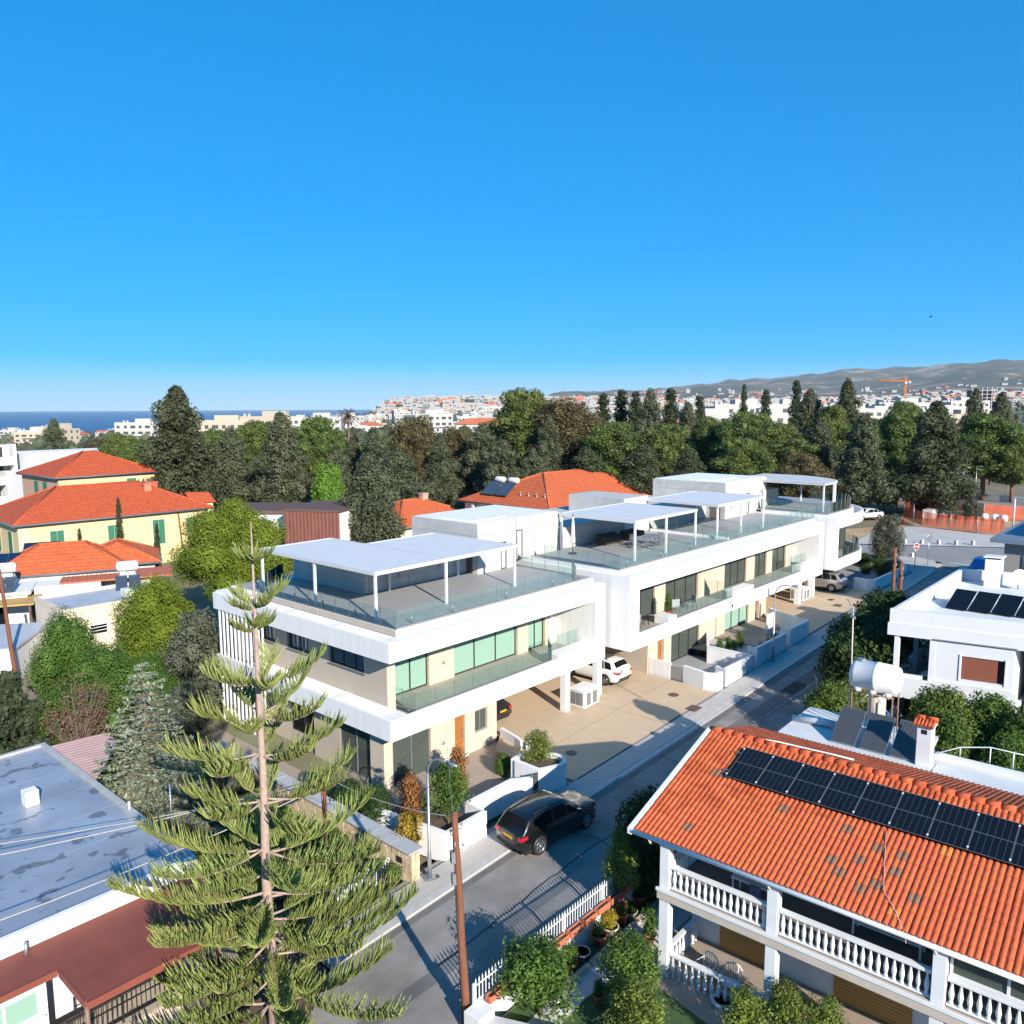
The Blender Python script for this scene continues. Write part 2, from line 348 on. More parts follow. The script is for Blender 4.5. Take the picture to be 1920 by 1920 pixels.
# pavement: near slabs one by one, the rest as one piece
pv = sheet('pavement', [(-8.5, KV + .31), (66, KV - .09), (66, -5.1), (-8.5, -5.1)], 0.03, mat('joint_sand', (0.28, 0.26, 0.24), 0.9, 0.1))
PW = 0.395
pav_me = MB().box(0, 0.49, 0, PW - 0.008, -0.1, 0).mesh('paving_slab', paver)
rest = MB(); cnt = 0
NU = int((66 + 8.4) / 0.5)
for i in range(NU):
    u = -8.4 + i * 0.5
    for j in range(3):
        v = KV + 0.31 - 0.006 * max(0, u) + j * PW
        low = (7.0 < u < 21.4) or (36 < u < 50.3); dz = 0.11 - (0.05 if low else 0)
        jit = rnd.uniform(-0.003, 0.003)
        if cnt < 150 and u < 17:
            slope_obj('paving_slab', pav_me, pv, u, v, dz + jit); cnt += 1
        else:
            g0, g1 = G(u) + dz + jit, G(u + 0.49) + dz + jit
            rest.add([(u, v, g0 - .1), (u + .49, v, g1 - .1), (u + .49, v + PW - .008, g1 - .1), (u, v + PW - .008, g0 - .1), (u, v, g0), (u + .49, v, g1), (u + .49, v + PW - .008, g1), (u, v + PW - .008, g0)],
                     [(4, 5, 6, 7), (0, 1, 5, 4), (1, 2, 6, 5), (2, 3, 7, 6), (3, 0, 4, 7)])
stuff(rest.build('paving_slabs_beyond', paver, pv))
# tan driveways, with saw-cut joints
d1 = sheet('driveway', [(6.9, -5.42), (21.5, -5.46), (21.5, 12), (8.4, 12), (8.4, 0.9), (6.9, -0.2)], 0.09, resin)
d2 = sheet('driveway', [(36.0, -5.46), (50.9, -5.5), (50.9, 12), (39.5, 12), (39.5, 0.0), (36.0, -2.6)], 0.09, resin)
for d, u0, u1 in ((d1, 7, 21.4), (d2, 39.6, 50.8)):
    for kk, (a, b, c, e) in enumerate([(15.4, -5.4, 15.43, 6), (u0 + 1.5, -2.2, u1, -2.17)]):
        if d is d2: a += 29; c += 29
        if kk == 1: a, c = u0 + (1.6 if d is d1 else 0), u1
        o = sheet('expansion_joint', [(a, b), (c, b), (c, e), (a, e)], 0.0945, mat('joint_brown', (0.25, 0.18, 0.12), 0.9, 0.1)); o.parent = d; o.location = (0, 0, 0); o.rotation_euler = (0, 0, 0); del o['kind']
# patios in front of the ground floors
sheet('patio', [(-0.9, -3.9), (8.4, -3.9), (8.4, 4), (-0.9, 4)], 0, patio, z=-0.46)
sheet('side_patio', [(-2.6, -1.5), (-0.9, -3.2), (-0.9, 16), (-2.6, 16)], 0, patio, z=-0.47)
sheet('patio', [(21.9, -5.3), (27.2, -5.3), (27.2, 2), (21.9, 2)], 0, terr, z=0.34)
sheet('patio', [(30.6, -4.2), (35.8, -5.2), (39.4, -2), (39.4, 2), (30.6, 2)], 0, patio, z=0.86)
sheet('planting_bed', [(27.3, -5.3), (31.7, -5.3), (31.7, -0.2), (27.3, -0.2)], 0, mat('bed_gravel', (0.45, 0.42, 0.38), 0.95, 0.15, 6.0, 0.5, 60), z=0.8)
sheet('patio', [(51.4, -5.3), (58, -5.3), (62, -2), (62, 4), (51.4, 4)], 0, mat('patio_grey', (0.3, 0.3, 0.3), 0.8, 0.1, 1.0), z=1.5)
# plaza and building site beyond the junction
sheet('plaza', [(74.75, -3.93), (91.5, -38), (100, -38), (96, -9), (84.6, -9), (86, 1), (82, 4), (71, 4)], 0.06, mat('plaza_paving', (0.46, 0.45, 0.43), 0.8, 0.12, 0.4, 0.2, 10))
sheet('bare_lot', [(71, 4.1), (82, 4.1), (86.2, 1.1), (85, -9), (112, -9), (118, 24), (64, 24)], 0.02, mat('tan_earth', (0.44, 0.30, 0.17), 0.95, 0.2, 0.3, 0.4, 8))
sheet('far_pavement', [(61.5, -6.85), (64.5, -6.7), (66.6, -6.2), (67.9, -4.0), (66.6, -1.1), (62, 8), (60, 8), (64.2, 1), (63, -3.8), (60.2, -5.2)], 0.09, paver)
sheet('side_garden', [(-4.2, -4.4), (-2.8, -5.2), (-2.8, 22), (-20, 30), (-20, 14), (-9.5, 14), (-9.5, 3), (-8.4, -1.6)], 0.02, mat('garden_ground', (0.10, 0.12, 0.05), 0.95, 0.3, 0.8, 0.5, 20))
sheet('verge', [(-8.6, -5.3), (-8.6, -6.9), (-10.5, -8.4), (-14, -9.3), (-30, -9.3), (-30, -6.4), (-17, -6.4), (-17, -5.3)], 0.05, soil)
sheet('left_yard', [(-30, -6.4), (-9.8, -6.4), (-9.8, 0), (-30, 0)], 0.03, patio)
sheet('right_yard', [(9.25, -12.31), (64, -12.31), (80, -40), (9.25, -40)], 0.0, earth)
sheet('rear_yard', [(-2.7, 4.1), (8.3, 4.1), (8.3, 12.1), (64, 12.1), (52, 30), (-2.7, 30)], -0.01, earth)
sheet('left_rear_yard', [(-45, 0.1), (-9.6, 0.1), (-9.6, 14.1), (-20.1, 14.1), (-20.1, 34), (-45, 34)], -0.02, MATS['garden_ground'])

crk = mat('tar_seam', (.045, .045, .047), .7, .1)
def seam(pts, w=.035):
    vs = []; rr = random.Random(len(pts) * 7 + int(pts[0][0] * 3)); P = []
    for (a, b), (c, d) in zip(pts[:-1], pts[1:]):
        n = max(2, int(math.hypot(c - a, d - b) / .35))
        for k in range(n): P.append((a + (c - a) * k / n + rr.uniform(-.05, .05), b + (d - b) * k / n + rr.uniform(-.05, .05)))
    P.append(pts[-1])
    for i, (a, b) in enumerate(P):
        c, d = P[min(i + 1, len(P) - 1)]; e, f = P[max(i - 1, 0)]; l = math.hypot(c - e, d - f) or 1; nx, ny = -(d - f) / l * w, (c - e) / l * w
        vs += [(a + nx, b + ny, G(a) + .019), (a - nx, b - ny, G(a) + .019)]
    MB().add(vs, [(2 * i, 2 * i + 1, 2 * i + 3, 2 * i + 2) for i in range(len(P) - 1)]).build('tar_seam', crk, road)
for s_ in ([(-6, -9.6), (2, -9.4), (9, -9.9)], [(3.2, -7.4), (3.6, -9.2), (3.0, -12.2)], [(12, -7.4), (11.6, -9), (12.4, -12.2)], [(-3.5, -9.5), (-3.1, -12.2)], [(19, -9.4), (33, -9.9)], [(27, -7.6), (27.5, -12)], [(7, -10.9), (16, -11.2)]): seam(s_)
# ============================================================ THE THREE WHITE VILLAS
def window(par, axis, a0, a1, p, z0, z1, n, pane, fr=frame_m, w=0.06, depth=0.09, name='window', mull=None):
    """window in plane axis=p ('v': plane v=p facing -v, 'u': plane u=p facing -u), spans a0..a1; frame with n panes"""
    f = MB(); e = MB()
    cuts = [a0 + (a1 - a0) * k / n for k in range(n + 1)] if mull is None else [a0] + mull + [a1]
    def b(mb, s0, s1, q0, q1, y0, y1):
        if axis == 'v': mb.box(s0, s1, y0, y1, q0, q1)
        else: mb.box(y0, y1, s0, s1, q0, q1)
    b(f, a0, a1, z0, z0 + w, p, p + depth); b(f, a0, a1, z1 - w, z1, p, p + depth)
    for k, c in enumerate(cuts):
        lo, hi = (c, c + w) if k == 0 else ((c - w, c) if k == len(cuts) - 1 else (c - w / 2, c + w / 2))
        b(f, lo, hi, z0 + w, z1 - w, p, p + depth)
    o = f.build(name, fr, par)
    for k in range(len(cuts) - 1):
        g = MB(); b(g, cuts[k] + w * .6, cuts[k + 1] - w * .6, z0 + w, z1 - w, p + depth * .5, p + depth * .5 + 0.012); g.build('pane', pane, o)
    return o
def door(par, axis, a0, a1, p, z0, z1, m=wood, name='door'):
    d = MB(); n = 8
    for k in range(n):
        q0 = z0 + (z1 - z0) * k / n; q1 = z0 + (z1 - z0) * (k + 1) / n - 0.012
        if axis == 'v': d.box(a0, a1, p, p + .05, q0, q1)
        else: d.box(p, p + .05, a0, a1, q0, q1)
    o = d.build(name, m, par)
    h = MB()
    if axis == 'v': h.box(a1 - .12, a1 - .08, p - .06, p, z0 + .9, z0 + 1.5)
    else: h.box(p - .06, p, a1 - .12, a1 - .08, z0 + .9, z0 + 1.5)
    h.build('handle', steel, o)
    return o
_gp = {}
def glass_run(par, p0, p1, z, h=1.0, step=1.15, name='glass_panel', endcap=True):
    """frameless glass balustrade panels between two plan points, each a part, with dark edge seams"""
    a = Vector((p0[0], p0[1])); b = Vector((p1[0], p1[1])); d = b - a; L = d.length; n = max(1, round(L / step)); w = L / n
    key = (round(w, 2), h)
    if key not in _gp:
        me = MB().box(0.008, w - 0.008, -.007, .007, 0.04, h).mesh('glass_panel', glassbal)
        sm_ = MB().box(-0.011, 0.011, -.012, .012, 0.0, h).mesh('edge_seam', greyal)
        _gp[key] = (me, sm_)
    me, sm_ = _gp[key]; rz = math.atan2(d.y, d.x); d.normalize()
    for k in range(n):
        q = a + d * (w * k); o = mk(name, me, par, (q.x, q.y, z), rz); mk('edge_seam', sm_, o, (0, 0, 0))
    ch = MB().box(0, L, -.03, .03, 0, 0.05).build('base_channel', greyal, par, (a.x, a.y, z), rz)
def slat_strip(par, axis, a0, a1, b0, b1, z0, z1, pitch, w, m=white, name='louvre_slats'):
    mb = MB(); t = a0
    while t + w < a1:
        if axis == 'u': mb.box(t, t + w, b0, b1, z0, z1)
        else: mb.box(b0, b1, t, t + w, z0, z1)
        t += pitch
    return stuff(mb.build(name, m, par))
def pergola(par, u0, u1, v0, v1, z, zt, posts, pitch=0.172, curve=None):
    r = MB()
    r.box(u0, u1, v0, v0 + .14, z - .2, z); r.box(u0, u1, v1 - .14, v1, z - .2, z); r.box(u0, u0 + .14, v0 + .14, v1 - .14, z - .2, z); r.box(u1 - .14, u1, v0 + .14, v1 - .14, z - .2, z)
    o = r.build('pergola_frame', pergm, par, bevel=0.008)
    s = MB(); t = u0 + .16
    while t < u1 - .2:                       # tilted louvre blades running away from the street
        s.add([(t, v0 + .15, z - .04), (t + .15, v0 + .15, z - .022), (t + .15, v1 - .15, z - .022), (t, v1 - .15, z - .04), (t, v0 + .15, z - .058), (t + .15, v0 + .15, z - .04), (t + .15, v1 - .15, z - .04), (t, v1 - .15, z - .058)],
              [(0, 1, 2, 3), (7, 6, 5, 4), (0, 4, 5, 1), (1, 5, 6, 2), (2, 6, 7, 3), (3, 7, 4, 0)]); t += pitch
    stuff(s.build('louvre_blades', pergm, o))
    for (pu, pv_) in posts:
        bx('pergola_post', whmet, par, pu - .06, pu + .06, pv_ - .06, pv_ + .06, zt, z - .2)
    return o
def conc_panels(par, axis, a0, a1, p, z0, z1, pu=1.55, pz=0.78, out=-1):
    """shuttered concrete panels, each its own piece, on plane p (facing out along axis)"""
    n = max(1, round((a1 - a0) / pu)); nz = max(1, round((z1 - z0) / pz)); w = (a1 - a0) / n; h = (z1 - z0) / nz
    for i in range(n):
        for j in range(nz):
            x0, x1 = a0 + i * w + .008, a0 + (i + 1) * w - .008; q0, q1 = z0 + j * h + .008, z0 + (j + 1) * h - .008
            t = rnd.uniform(0.02, 0.03)
            if axis == 'v': MB().box(x0, x1, p - t, p + .03, q0, q1).build('concrete_panel', conc, par)
            else: MB().box(p - t, p + .03, x0, x1, q0, q1).build('concrete_panel', conc, par)
def lampdisc(par, axis, a, p, z):
    me = MB().lathe([(0.0, -.06), (.09, -.05), (.11, 0)], 12, axis='y' if axis == 'v' else 'x').mesh('wall_light', greyal)
    mk('wall_light', me, par, (a, p, z) if axis == 'v' else (p, a, z))

# ---------------------------------------------------------------- villa 1 (nearest)
V1 = thing('villa', 'white two-storey villa nearest the camera with a flat roof pergola over its terrace', 'villa', FA.w(0, 0, 0), FA.rz, 'modern white villas along the street')
bx('balcony_fascia', white, V1, 0, 17.14, 0, .16, 2.46, 3.50, .012)
bx('side_fascia', white, V1, 0, .16, .162, 16.1, 2.46, 3.50, .012)
bx('roof_fascia', white, V1, 0, 17.14, 0, .16, 6.25, 7.22, .012)
bx('side_roof_fascia', white, V1, 0, .16, .162, 16.1, 6.25, 7.22, .012)
bx('end_wall', white, V1, 16.14, 17.13, .003, 3.4, 3.05, 6.6, .01)
bx('end_wall_foot', white, V1, 16.15, 17.135, .162, 3.4, 2.46, 3.05)
bx('balcony_floor', balcf, V1, 1.3, 16.14, .165, 3.6, 2.62, 3.06)
bx('balcony_soffit', white, V1, 1.1, 16.9, .165, 3.6, 6.3, 6.62)
bx('end_soffit', white, V1, .18, 1.1, .165, 16.0, 6.3, 6.4)
bx('lower_soffit', white, V1, .18, 1.26, .165, 16.0, 2.48, 2.56)
bx('parapet_top', white, V1, 1.0, 17.12, .165, .60, 6.62, 7.2)
bx('terrace_slab', white, V1, 1.12, 16.95, .80, 16.0, 6.64, 7.44, .01)
bx('terrace_floor', terr, V1, 1.22, 16.9, .9, 7.7, 7.44, 7.5)
bx('terrace_floor', terr, V1, 1.22, 4.66, 7.703, 15.8, 7.44, 7.5)
bx('terrace_fascia', beige, V1, 1.08, 1.118, .80, 13.0, 7.18, 7.46)
bx('side_parapet', white, V1, .17, 3.2, 13.05, 16.05, 6.45, 7.30)
slat_strip(V1, 'u', 1.3, 16.8, .60, .80, 7.12, 7.19, .30, .17)
for a, b in ((.9, 4.5), (5.0, 8.7), (9.2, 12.8)):
    slat_strip(V1, 'v', a, b, .16, 1.07, 7.06, 7.14, .17, .085)
    slat_strip(V1, 'v', a, b, .16, 1.26, 3.34, 3.42, .17, .085)
for a, b in ((.17, .9), (4.5, 5.0), (8.7, 9.2), (12.8, 13.05)):
    bx('crossbeam', white, V1, .165, 1.075, a, b, 6.98, 7.155)
    bx('crossbeam', white, V1, .165, 1.26, a, b, 3.26, 3.435)
bx('long_beam', white, V1, .55, .68, .9, 12.8, 7.0, 7.055); bx('long_beam', white, V1, .62, .75, .9, 12.8, 3.27, 3.335)
# first floor side wall (u = 1.24) around its openings
for nm, y0, y1, z0, z1 in (('side_wall', 1.75, 16.0, 3.05, 4.72), ('side_wall', 1.75, 16.0, 5.75, 6.3), ('pier', 1.75, 3.35, 4.72, 5.75), ('pier', 6.45, 8.3, 4.72, 5.75), ('pier', 10.35, 11.6, 4.72, 5.75), ('pier', 14.2, 16.0, 4.72, 5.75)):
    bx(nm, beige, V1, 1.24, 1.5, y0, y1, z0, z1)
window(V1, 'u', 3.35, 6.45, 1.40, 4.72, 5.75, 3, glassblue); window(V1, 'u', 8.3, 10.35, 1.40, 4.72, 5.75, 2, glassblue); window(V1, 'u', 11.6, 14.2, 1.40, 4.72, 5.75, 2, glassblue)
for y0, y1 in ((3.35, 6.45), (8.3, 10.35), (11.6, 14.2)): bx('window_sill', greyal, V1, 1.14, 1.4, y0, y1, 4.69, 4.716)
bx('corner_pier', cream, V1, 1.245, 1.75, 1.70, 3.5, 3.06, 6.3)
# first floor front wall (v = 3.3)
for a, b, m in ((5.38, 7.25, cream), (12.60, 13.56, cream), (15.2, 15.72, cream), (15.722, 16.14, white)):
    bx('pier', m, V1, a, b, 3.22, 3.75, 3.06, 6.3)
bx('room_back', mat('pale_curtain', (0.42, 0.47, 0.43), 0.9, 0.05), V1, 1.6, 16.1, 3.75, 3.80, 3.06, 6.3)
window(V1, 'v', 1.75, 5.38, 3.40, 3.07, 6.25, 3, glassmint); window(V1, 'v', 7.25, 12.60, 3.40, 3.07, 6.25, 3, glassmint); window(V1, 'v', 13.56, 15.2, 3.40, 3.07, 6.25, 2, glassmint)
bx('rear_mass', beige, V1, 1.5, 16.9, 3.81, 15.9, 3.06, 6.3)
lampdisc(V1, 'v', 6.4, 3.21, 4.1)
# balcony glass
glass_run(V1, (1.75, .22), (12.15, .22), 3.50 - .03, .86, 1.3); glass_run(V1, (1.75, 2.2), (1.75, .22), 3.40, .95, 1.0)
glass_run(V1, (13.2, 1.35), (16.1, 1.35), 3.08, 1.25, 1.0); glass_run(V1, (12.15, .22), (13.2, 1.35), 3.2, 1.1, 1.4)
bx('planter_box', white, V1, 12.7, 16.12, .17, 1.05, 3.06, 3.62, .01)
# terrace glass
glass_run(V1, (1.25, .92), (15.3, .92), 7.5, .92, 1.15); glass_run(V1, (1.25, 13.0), (1.25, .92), 7.46, .92, 1.2); glass_run(V1, (1.25, 13.0), (4.5, 15.6), 7.46, .92, 1.2)
glass_run(V1, (15.3, .92), (16.6, 2.2), 7.5, .92, 1.2); glass_run(V1, (16.6, 2.2), (16.6, 6.6), 7.5, .92, 1.2)
for k in range(5): MB().lathe([(.045, 0), (.045, .34), (.02, .36)], 10).build('bollard_light', greyal, V1, ((2.4, 5.2, 9.3, 13.4, 15.9)[k], 1.15, 7.5))
for k in range(4): MB().lathe([(.045, 0), (.045, .34), (.02, .36)], 10).build('bollard_light', greyal, V1, (1.5, (4.4, 7.2, 9.8, 12.2)[k], 7.5))
pergola(V1, 1.4, 6.38, 2.65, 13.1, 10.0, 7.5, [(1.5, 2.75), (6.28, 2.75), (1.5, 7.85), (1.5, 13.0), (6.28, 7.5)])
pergola(V1, 6.42, 11.9, 2.65, 9.8, 10.0, 7.5, [(11.8, 2.75), (11.8, 7.5)])
# raised roof block, lift room, pieces of shuttered concrete
bx('roof_block', conc, V1, 4.72, 17.0, 7.76, 14.8, 7.5, 8.78)
conc_panels(V1, 'v', 4.70, 12.8, 7.75, 7.5, 8.78, 1.6, .64); conc_panels(V1, 'u', 7.75, 14.8, 4.71, 7.5, 8.78, 1.6, .64)
bx('vent_grille', greyal, V1, 5.0, 5.45, 7.70, 7.722, 7.65, 8.6)
lampdisc(V1, 'v', 7.2, 7.72, 8.25); lampdisc(V1, 'v', 10.4, 7.72, 8.25)
bx('roof_room', conc, V1, 12.84, 16.42, 6.76, 12.9, 7.5, 10.66)
conc_panels(V1, 'v', 12.82, 14.95, 6.75, 7.5, 10.70, 1.07, .8); conc_panels(V1, 'v', 15.5, 16.40, 6.75, 7.5, 10.70, .9, .8); conc_panels(V1, 'v', 14.95, 15.5, 6.75, 9.3, 10.7, .55, .7)
conc_panels(V1, 'u', 6.75, 12.9, 12.83, 7.5, 10.70, 1.55, .8)
window(V1, 'v', 14.97, 15.48, 6.74, 7.52, 9.28, 1, glassmint)
bx('roof_cap', white, V1, 12.95, 16.3, 6.9, 12.8, 10.66, 10.72)
bx('roof_step', white, V1, 13.2, 16.4, 7.6, 10.5, 10.72, 10.80)
door(V1, 'u', 7.2, 8.1, 12.78, 7.52, 9.5, mat('brown_panel', (0.12, 0.10, 0.085), 0.6, 0.1))
# ground floor
bx('corner_column', cream, V1, .52, 1.06, 1.20, 2.25, -.55, 2.46)
bx('front_wall', cream, V1, 3.50, 5.20, 1.12, 1.4, -.55, 2.46); bx('front_wall', cream, V1, 5.95, 8.42, 1.12, 1.4, -.55, .52); bx('front_wall', cream, V1, 5.95, 6.70, 1.12, 1.4, .52, 2.46)
bx('front_wall', cream, V1, 7.68, 8.42, 1.12, 1.4, .52, 2.46); bx('front_wall', cream, V1, 6.70, 7.68, 1.12, 1.4, 1.75, 2.46)
bx('carport_wall', beige, V1, 8.15, 8.43, 1.402, 10, -.5, 2.46)
window(V1, 'v', 1.06, 3.50, 1.22, -.45, 2.44, 2, glasswin, greyal); window(V1, 'v', 6.70, 7.68, 1.24, .52, 1.75, 2, glasswin, greyal)
door(V1, 'v', 5.20, 5.95, 1.24, -.42, 2.3); bx('door_step', white, V1, 5.1, 6.05, .95, 1.235, -.5, -.40)
window(V1, 'u', 2.25, 4.9, .70, -.45, 2.44, 2, glasswin, greyal); bx('side_pier', beige, V1, .68, 1.0, 4.9, 7.2, -.5, 2.46); window(V1, 'u', 7.2, 9.6, .9, .3, 2.2, 2, glassdark)
bx('side_pier', beige, V1, .90, 1.2, 7.2, 16, -.5, .3); bx('side_pier', beige, V1, .90, 1.2, 9.6, 16, .3, 2.46)
lampdisc(V1, 'v', 4.35, 1.11, .75)
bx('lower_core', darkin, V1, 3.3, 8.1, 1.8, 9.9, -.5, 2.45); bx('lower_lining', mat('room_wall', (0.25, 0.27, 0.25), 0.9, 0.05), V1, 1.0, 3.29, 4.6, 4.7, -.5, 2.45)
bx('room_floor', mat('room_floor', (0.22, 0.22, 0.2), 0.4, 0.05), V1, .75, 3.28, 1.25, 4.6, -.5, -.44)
bx('ceiling_slab', white, V1, .18, 17.1, .165, 12.0, 2.57, 2.618)
for a in (13.2, 16.42): bx('carport_column', white, V1, a, a + .42, .003, .43, G(a) - .2, 2.46, .01)
# side screen of white fins
for k in range(12):
    v = 10.9 + k * .42
    bx('screen_fin', whmet, V1, .03, .13, v, v + .09, -.6, 2.45); bx('screen_fin', whmet, V1, .03, .13, v, v + .09, 3.52, 6.24)
# ---------------------------------------------------------------- villa 2 (middle, long)
OU, OV = 17.5, -1.6
V2 = thing('villa', 'long white middle villa with two roof pergolas and a terracotta-coloured pot on its balcony', 'villa', FA.w(0, 0, 0), FA.rz, 'modern white villas along the street')
E1 = 48.2
bx('balcony_fascia', white, V2, OU, E1, OV, OV + .16, 3.06, 4.02, .012)
bx('roof_fascia', white, V2, OU, E1, OV, OV + .16, 6.78, 7.76, .012)
bx('end_wall', white, V2, OU, OU + 1.0, OV + .003, .8, 4.021, 6.779, .01)
bx('side_wall', mat('grey_white_render', (0.70, 0.70, 0.70), 0.75, 0.05, 1.0, 0.1, 60), V2, OU - .003, OU + .3, OV + .162, 12, 3.06, 7.70)
bx('end_wall', white, V2, E1 - 1.05, E1 - .003, OV + .003, .9, 4.021, 6.779, .01)
bx('end_wall_side', white, V2, E1 - .3, E1, OV + .162, 10, 3.06, 7.7)
bx('balcony_floor', balcf, V2, OU + .3, E1 - .3, OV + .165, 1.2, 3.2, 3.72)
bx('balcony_soffit', white, V2, OU + .3, E1 - .3, OV + .165, 1.2, 6.8, 7.1)
bx('terrace_slab', white, V2, OU + .1, E1 - .05, OV + .85, 11.8, 7.1, 7.96, .01)
bx('parapet_top', white, V2, OU + .02, E1 - .02, OV + .165, OV + .66, 7.1, 7.74)
slat_strip(V2, 'u', OU + .6, E1 - 1.2, OV + .66, OV + .85, 7.66, 7.73, .30, .18)
bx('terrace_floor', terr, V2, OU + .25, E1 - .1, OV + 1.0, 6.5, 7.96, 8.02)
bx('ground_soffit', white, V2, OU + .31, E1 - .31, OV + .165, 9, 3.08, 3.198)
W2 = [(18.5, 22.6, 'w', 2), (22.6, 24.2, 'w', 1), (24.2, 25.6, 'p', 0), (25.6, 30.2, 'w', 3), (30.2, 30.7, 'b', 0), (30.7, 34.4, 'p', 0), (34.4, 38.2, 'w', 3), (38.2, 39.7, 'p', 0), (39.7, 42.0, 'w', 2), (42.0, 43.1, 'p', 0), (43.1, 45.9, 'w', 2), (45.9, 47.1, 'p', 0)]
for a, b, t, n in W2:
    if t == 'w': window(V2, 'v', a, b, .98, 3.73, 6.78, n, glasswin)
    else: bx('pier', cream if t == 'p' else beige, V2, a, b, .85, 1.4, 3.72, 6.8)
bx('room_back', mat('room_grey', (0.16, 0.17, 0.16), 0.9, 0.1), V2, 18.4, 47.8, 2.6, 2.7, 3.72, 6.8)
bx('rear_mass', beige, V2, OU + .31, E1 - .31, 2.71, 11.7, 3.2, 7.1)
bx('curtain', mat('pale_blind', (0.45, 0.55, 0.52), 0.8, 0.05), V2, 28.9, 30.1, 1.15, 1.2, 3.8, 6.7)
bx('planter_box', white, V2, 22.3, 23.3, OV + .17, -.3, 3.722, 4.25, .01); bx('planter_box', white, V2, 31.4, 34.8, OV + .17, -.55, 3.722, 4.35, .01); bx('planter_box', white, V2, 43.9, 47.1, OV + .17, -.6, 3.722, 4.35, .01)
glass_run(V2, (23.4, OV + .25), (31.2, OV + .25), 4.0, .8, 1.15); glass_run(V2, (35.0, OV + .25), (43.8, OV + .25), 4.0, .8, 1.15)
glass_run(V2, (31.2, OV + .25), (31.2, .85), 3.73, 1.35, 1.2); glass_run(V2, (43.8, -.5), (47.1, -.5), 3.73, 1.35, 1.1)
glass_run(V2, (OU + .3, OV + 1.05), (49.2, OV + 1.05), 8.02, .95, 1.15); glass_run(V2, (OU + .3, 5.4), (OU + .3, OV + 1.05), 7.98, .95, 1.2)
glass_run(V2, (32.6, 6.3), (32.6, OV + 1.3), 8.02, .95, 1.2)
bx('terrace_kerb', white, V2, 32.3, 32.5, OV + 1.2, 6.4, 8.02, 8.2)
for u_ in (19.0, 23.0, 27.0, 34.0, 38.0, 42.0): MB().lathe([(.045, 0), (.045, .34), (.02, .36)], 10).build('bollard_light', greyal, V2, (u_, OV + 1.3, 8.02))
pergola(V2, 20.75, 28.8, .25, 6.55, 10.65, 8.02, [(20.85, .35), (24.7, .35), (28.7, .35), (20.85, 6.4), (28.7, 6.4)])
pergola(V2, 32.0, 40.1, .30, 6.7, 10.65, 8.02, [(32.1, .4), (36.0, .4), (40.0, .4), (40.0, 6.6)])
bx('roof_room', conc, V2, 16.46, 20.98, 6.76, 12.9, 7.97, 10.66)
conc_panels(V2, 'v', 17.1, 21.0, 6.75, 8.0, 10.70, 1.3, .9); conc_panels(V2, 'v', 16.45, 17.1, 6.75, 9.9, 10.7, .65, .8); window(V2, 'v', 16.50, 17.08, 6.74, 8.02, 9.9, 1, glassmint)
bx('roof_cap', white, V2, 16.6, 20.9, 6.9, 12.8, 10.66, 10.72)
bx('roof_block', conc, V2, 21.0, 32.3, 6.62, 14, 8.02, 9.55); conc_panels(V2, 'v', 21.0, 32.2, 6.60, 8.02, 9.55, 1.6, .77)
bx('roof_room', conc, V2, 28.9, 32.28, 6.66, 12, 9.55, 10.9); conc_panels(V2, 'v', 28.9, 32.28, 6.64, 9.57, 10.9, 1.7, .66)
bx('roof_block', conc, V2, 32.5, 42.3, 6.82, 14, 8.02, 9.6); conc_panels(V2, 'v', 32.5, 42.2, 6.80, 8.02, 9.6, 1.6, .79)
bx('roof_room', conc, V2, 42.30, 50.6, 5.02, 12.4, 8.02, 11.20)
conc_panels(V2, 'v', 42.28, 46.4, 5.0, 8.02, 11.24, 1.4, .8); conc_panels(V2, 'v', 47.0, 49.2, 5.0, 8.02, 11.24, 1.1, .8); conc_panels(V2, 'v', 49.8, 50.6, 5.0, 8.02, 11.24, .8, .8); conc_panels(V2, 'u', 5.0, 12.4, 42.29, 8.02, 11.24, 1.5, .8)
window(V2, 'v', 46.42, 46.98, 4.99, 8.1, 10.0, 1, glassmint); window(V2, 'v', 49.22, 49.78, 4.99, 8.1, 10.0, 1, glassmint)
bx('roof_cap', white, V2, 42.4, 50.5, 5.15, 12.3, 11.20, 11.27); bx('roof_step', white, V2, 43, 47, 6.4, 9, 11.27, 11.37)
door(V2, 'u', 5.4, 6.4, 42.24, 8.05, 10.2, mat('taupe_panel', (0.17, 0.15, 0.135), 0.6, 0.1)); lampdisc(V2, 'v', 43.4, 4.97, 9.0)
# ground floor of villa 2
bx('carport_wall', beige, V2, 21.5, 21.8, -.35, 9, .1, 3.06)
bx('front_wall', cream, V2, 21.802, 22.75, -.35, 0, .2, 3.06); door(V2, 'v', 22.75, 23.55, -.15, .36, 2.9); bx('front_wall', cream, V2, 23.55, 24.5, -.35, 0, .2, 3.06)
window(V2, 'v', 24.5, 28.4, -.22, .36, 3.04, 3, glasswin); bx('front_wall', cream, V2, 28.4, 32.3, -.35, 0, .2, 3.06)
window(V2, 'v', 32.3, 36.3, -.22, .9, 3.04, 3, glassmint); bx('front_wall', cream, V2, 36.3, 37.5, -.35, 0, .6, 3.06); door(V2, 'v', 37.5, 38.2, -.15, .9, 2.95); bx('front_wall', cream, V2, 38.2, 39.5, -.35, 0, .6, 3.06)
bx('carport_wall', beige, V2, 39.2, 39.5, .002, 9, .6, 3.06)
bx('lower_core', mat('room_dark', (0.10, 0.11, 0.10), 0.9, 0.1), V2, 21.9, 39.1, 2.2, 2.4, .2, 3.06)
for a in (43.2, 46.1): bx('carport_column', white, V2, a, a + .45, OV + .003, OV + .45, G(a) - .2, 3.06, .01)
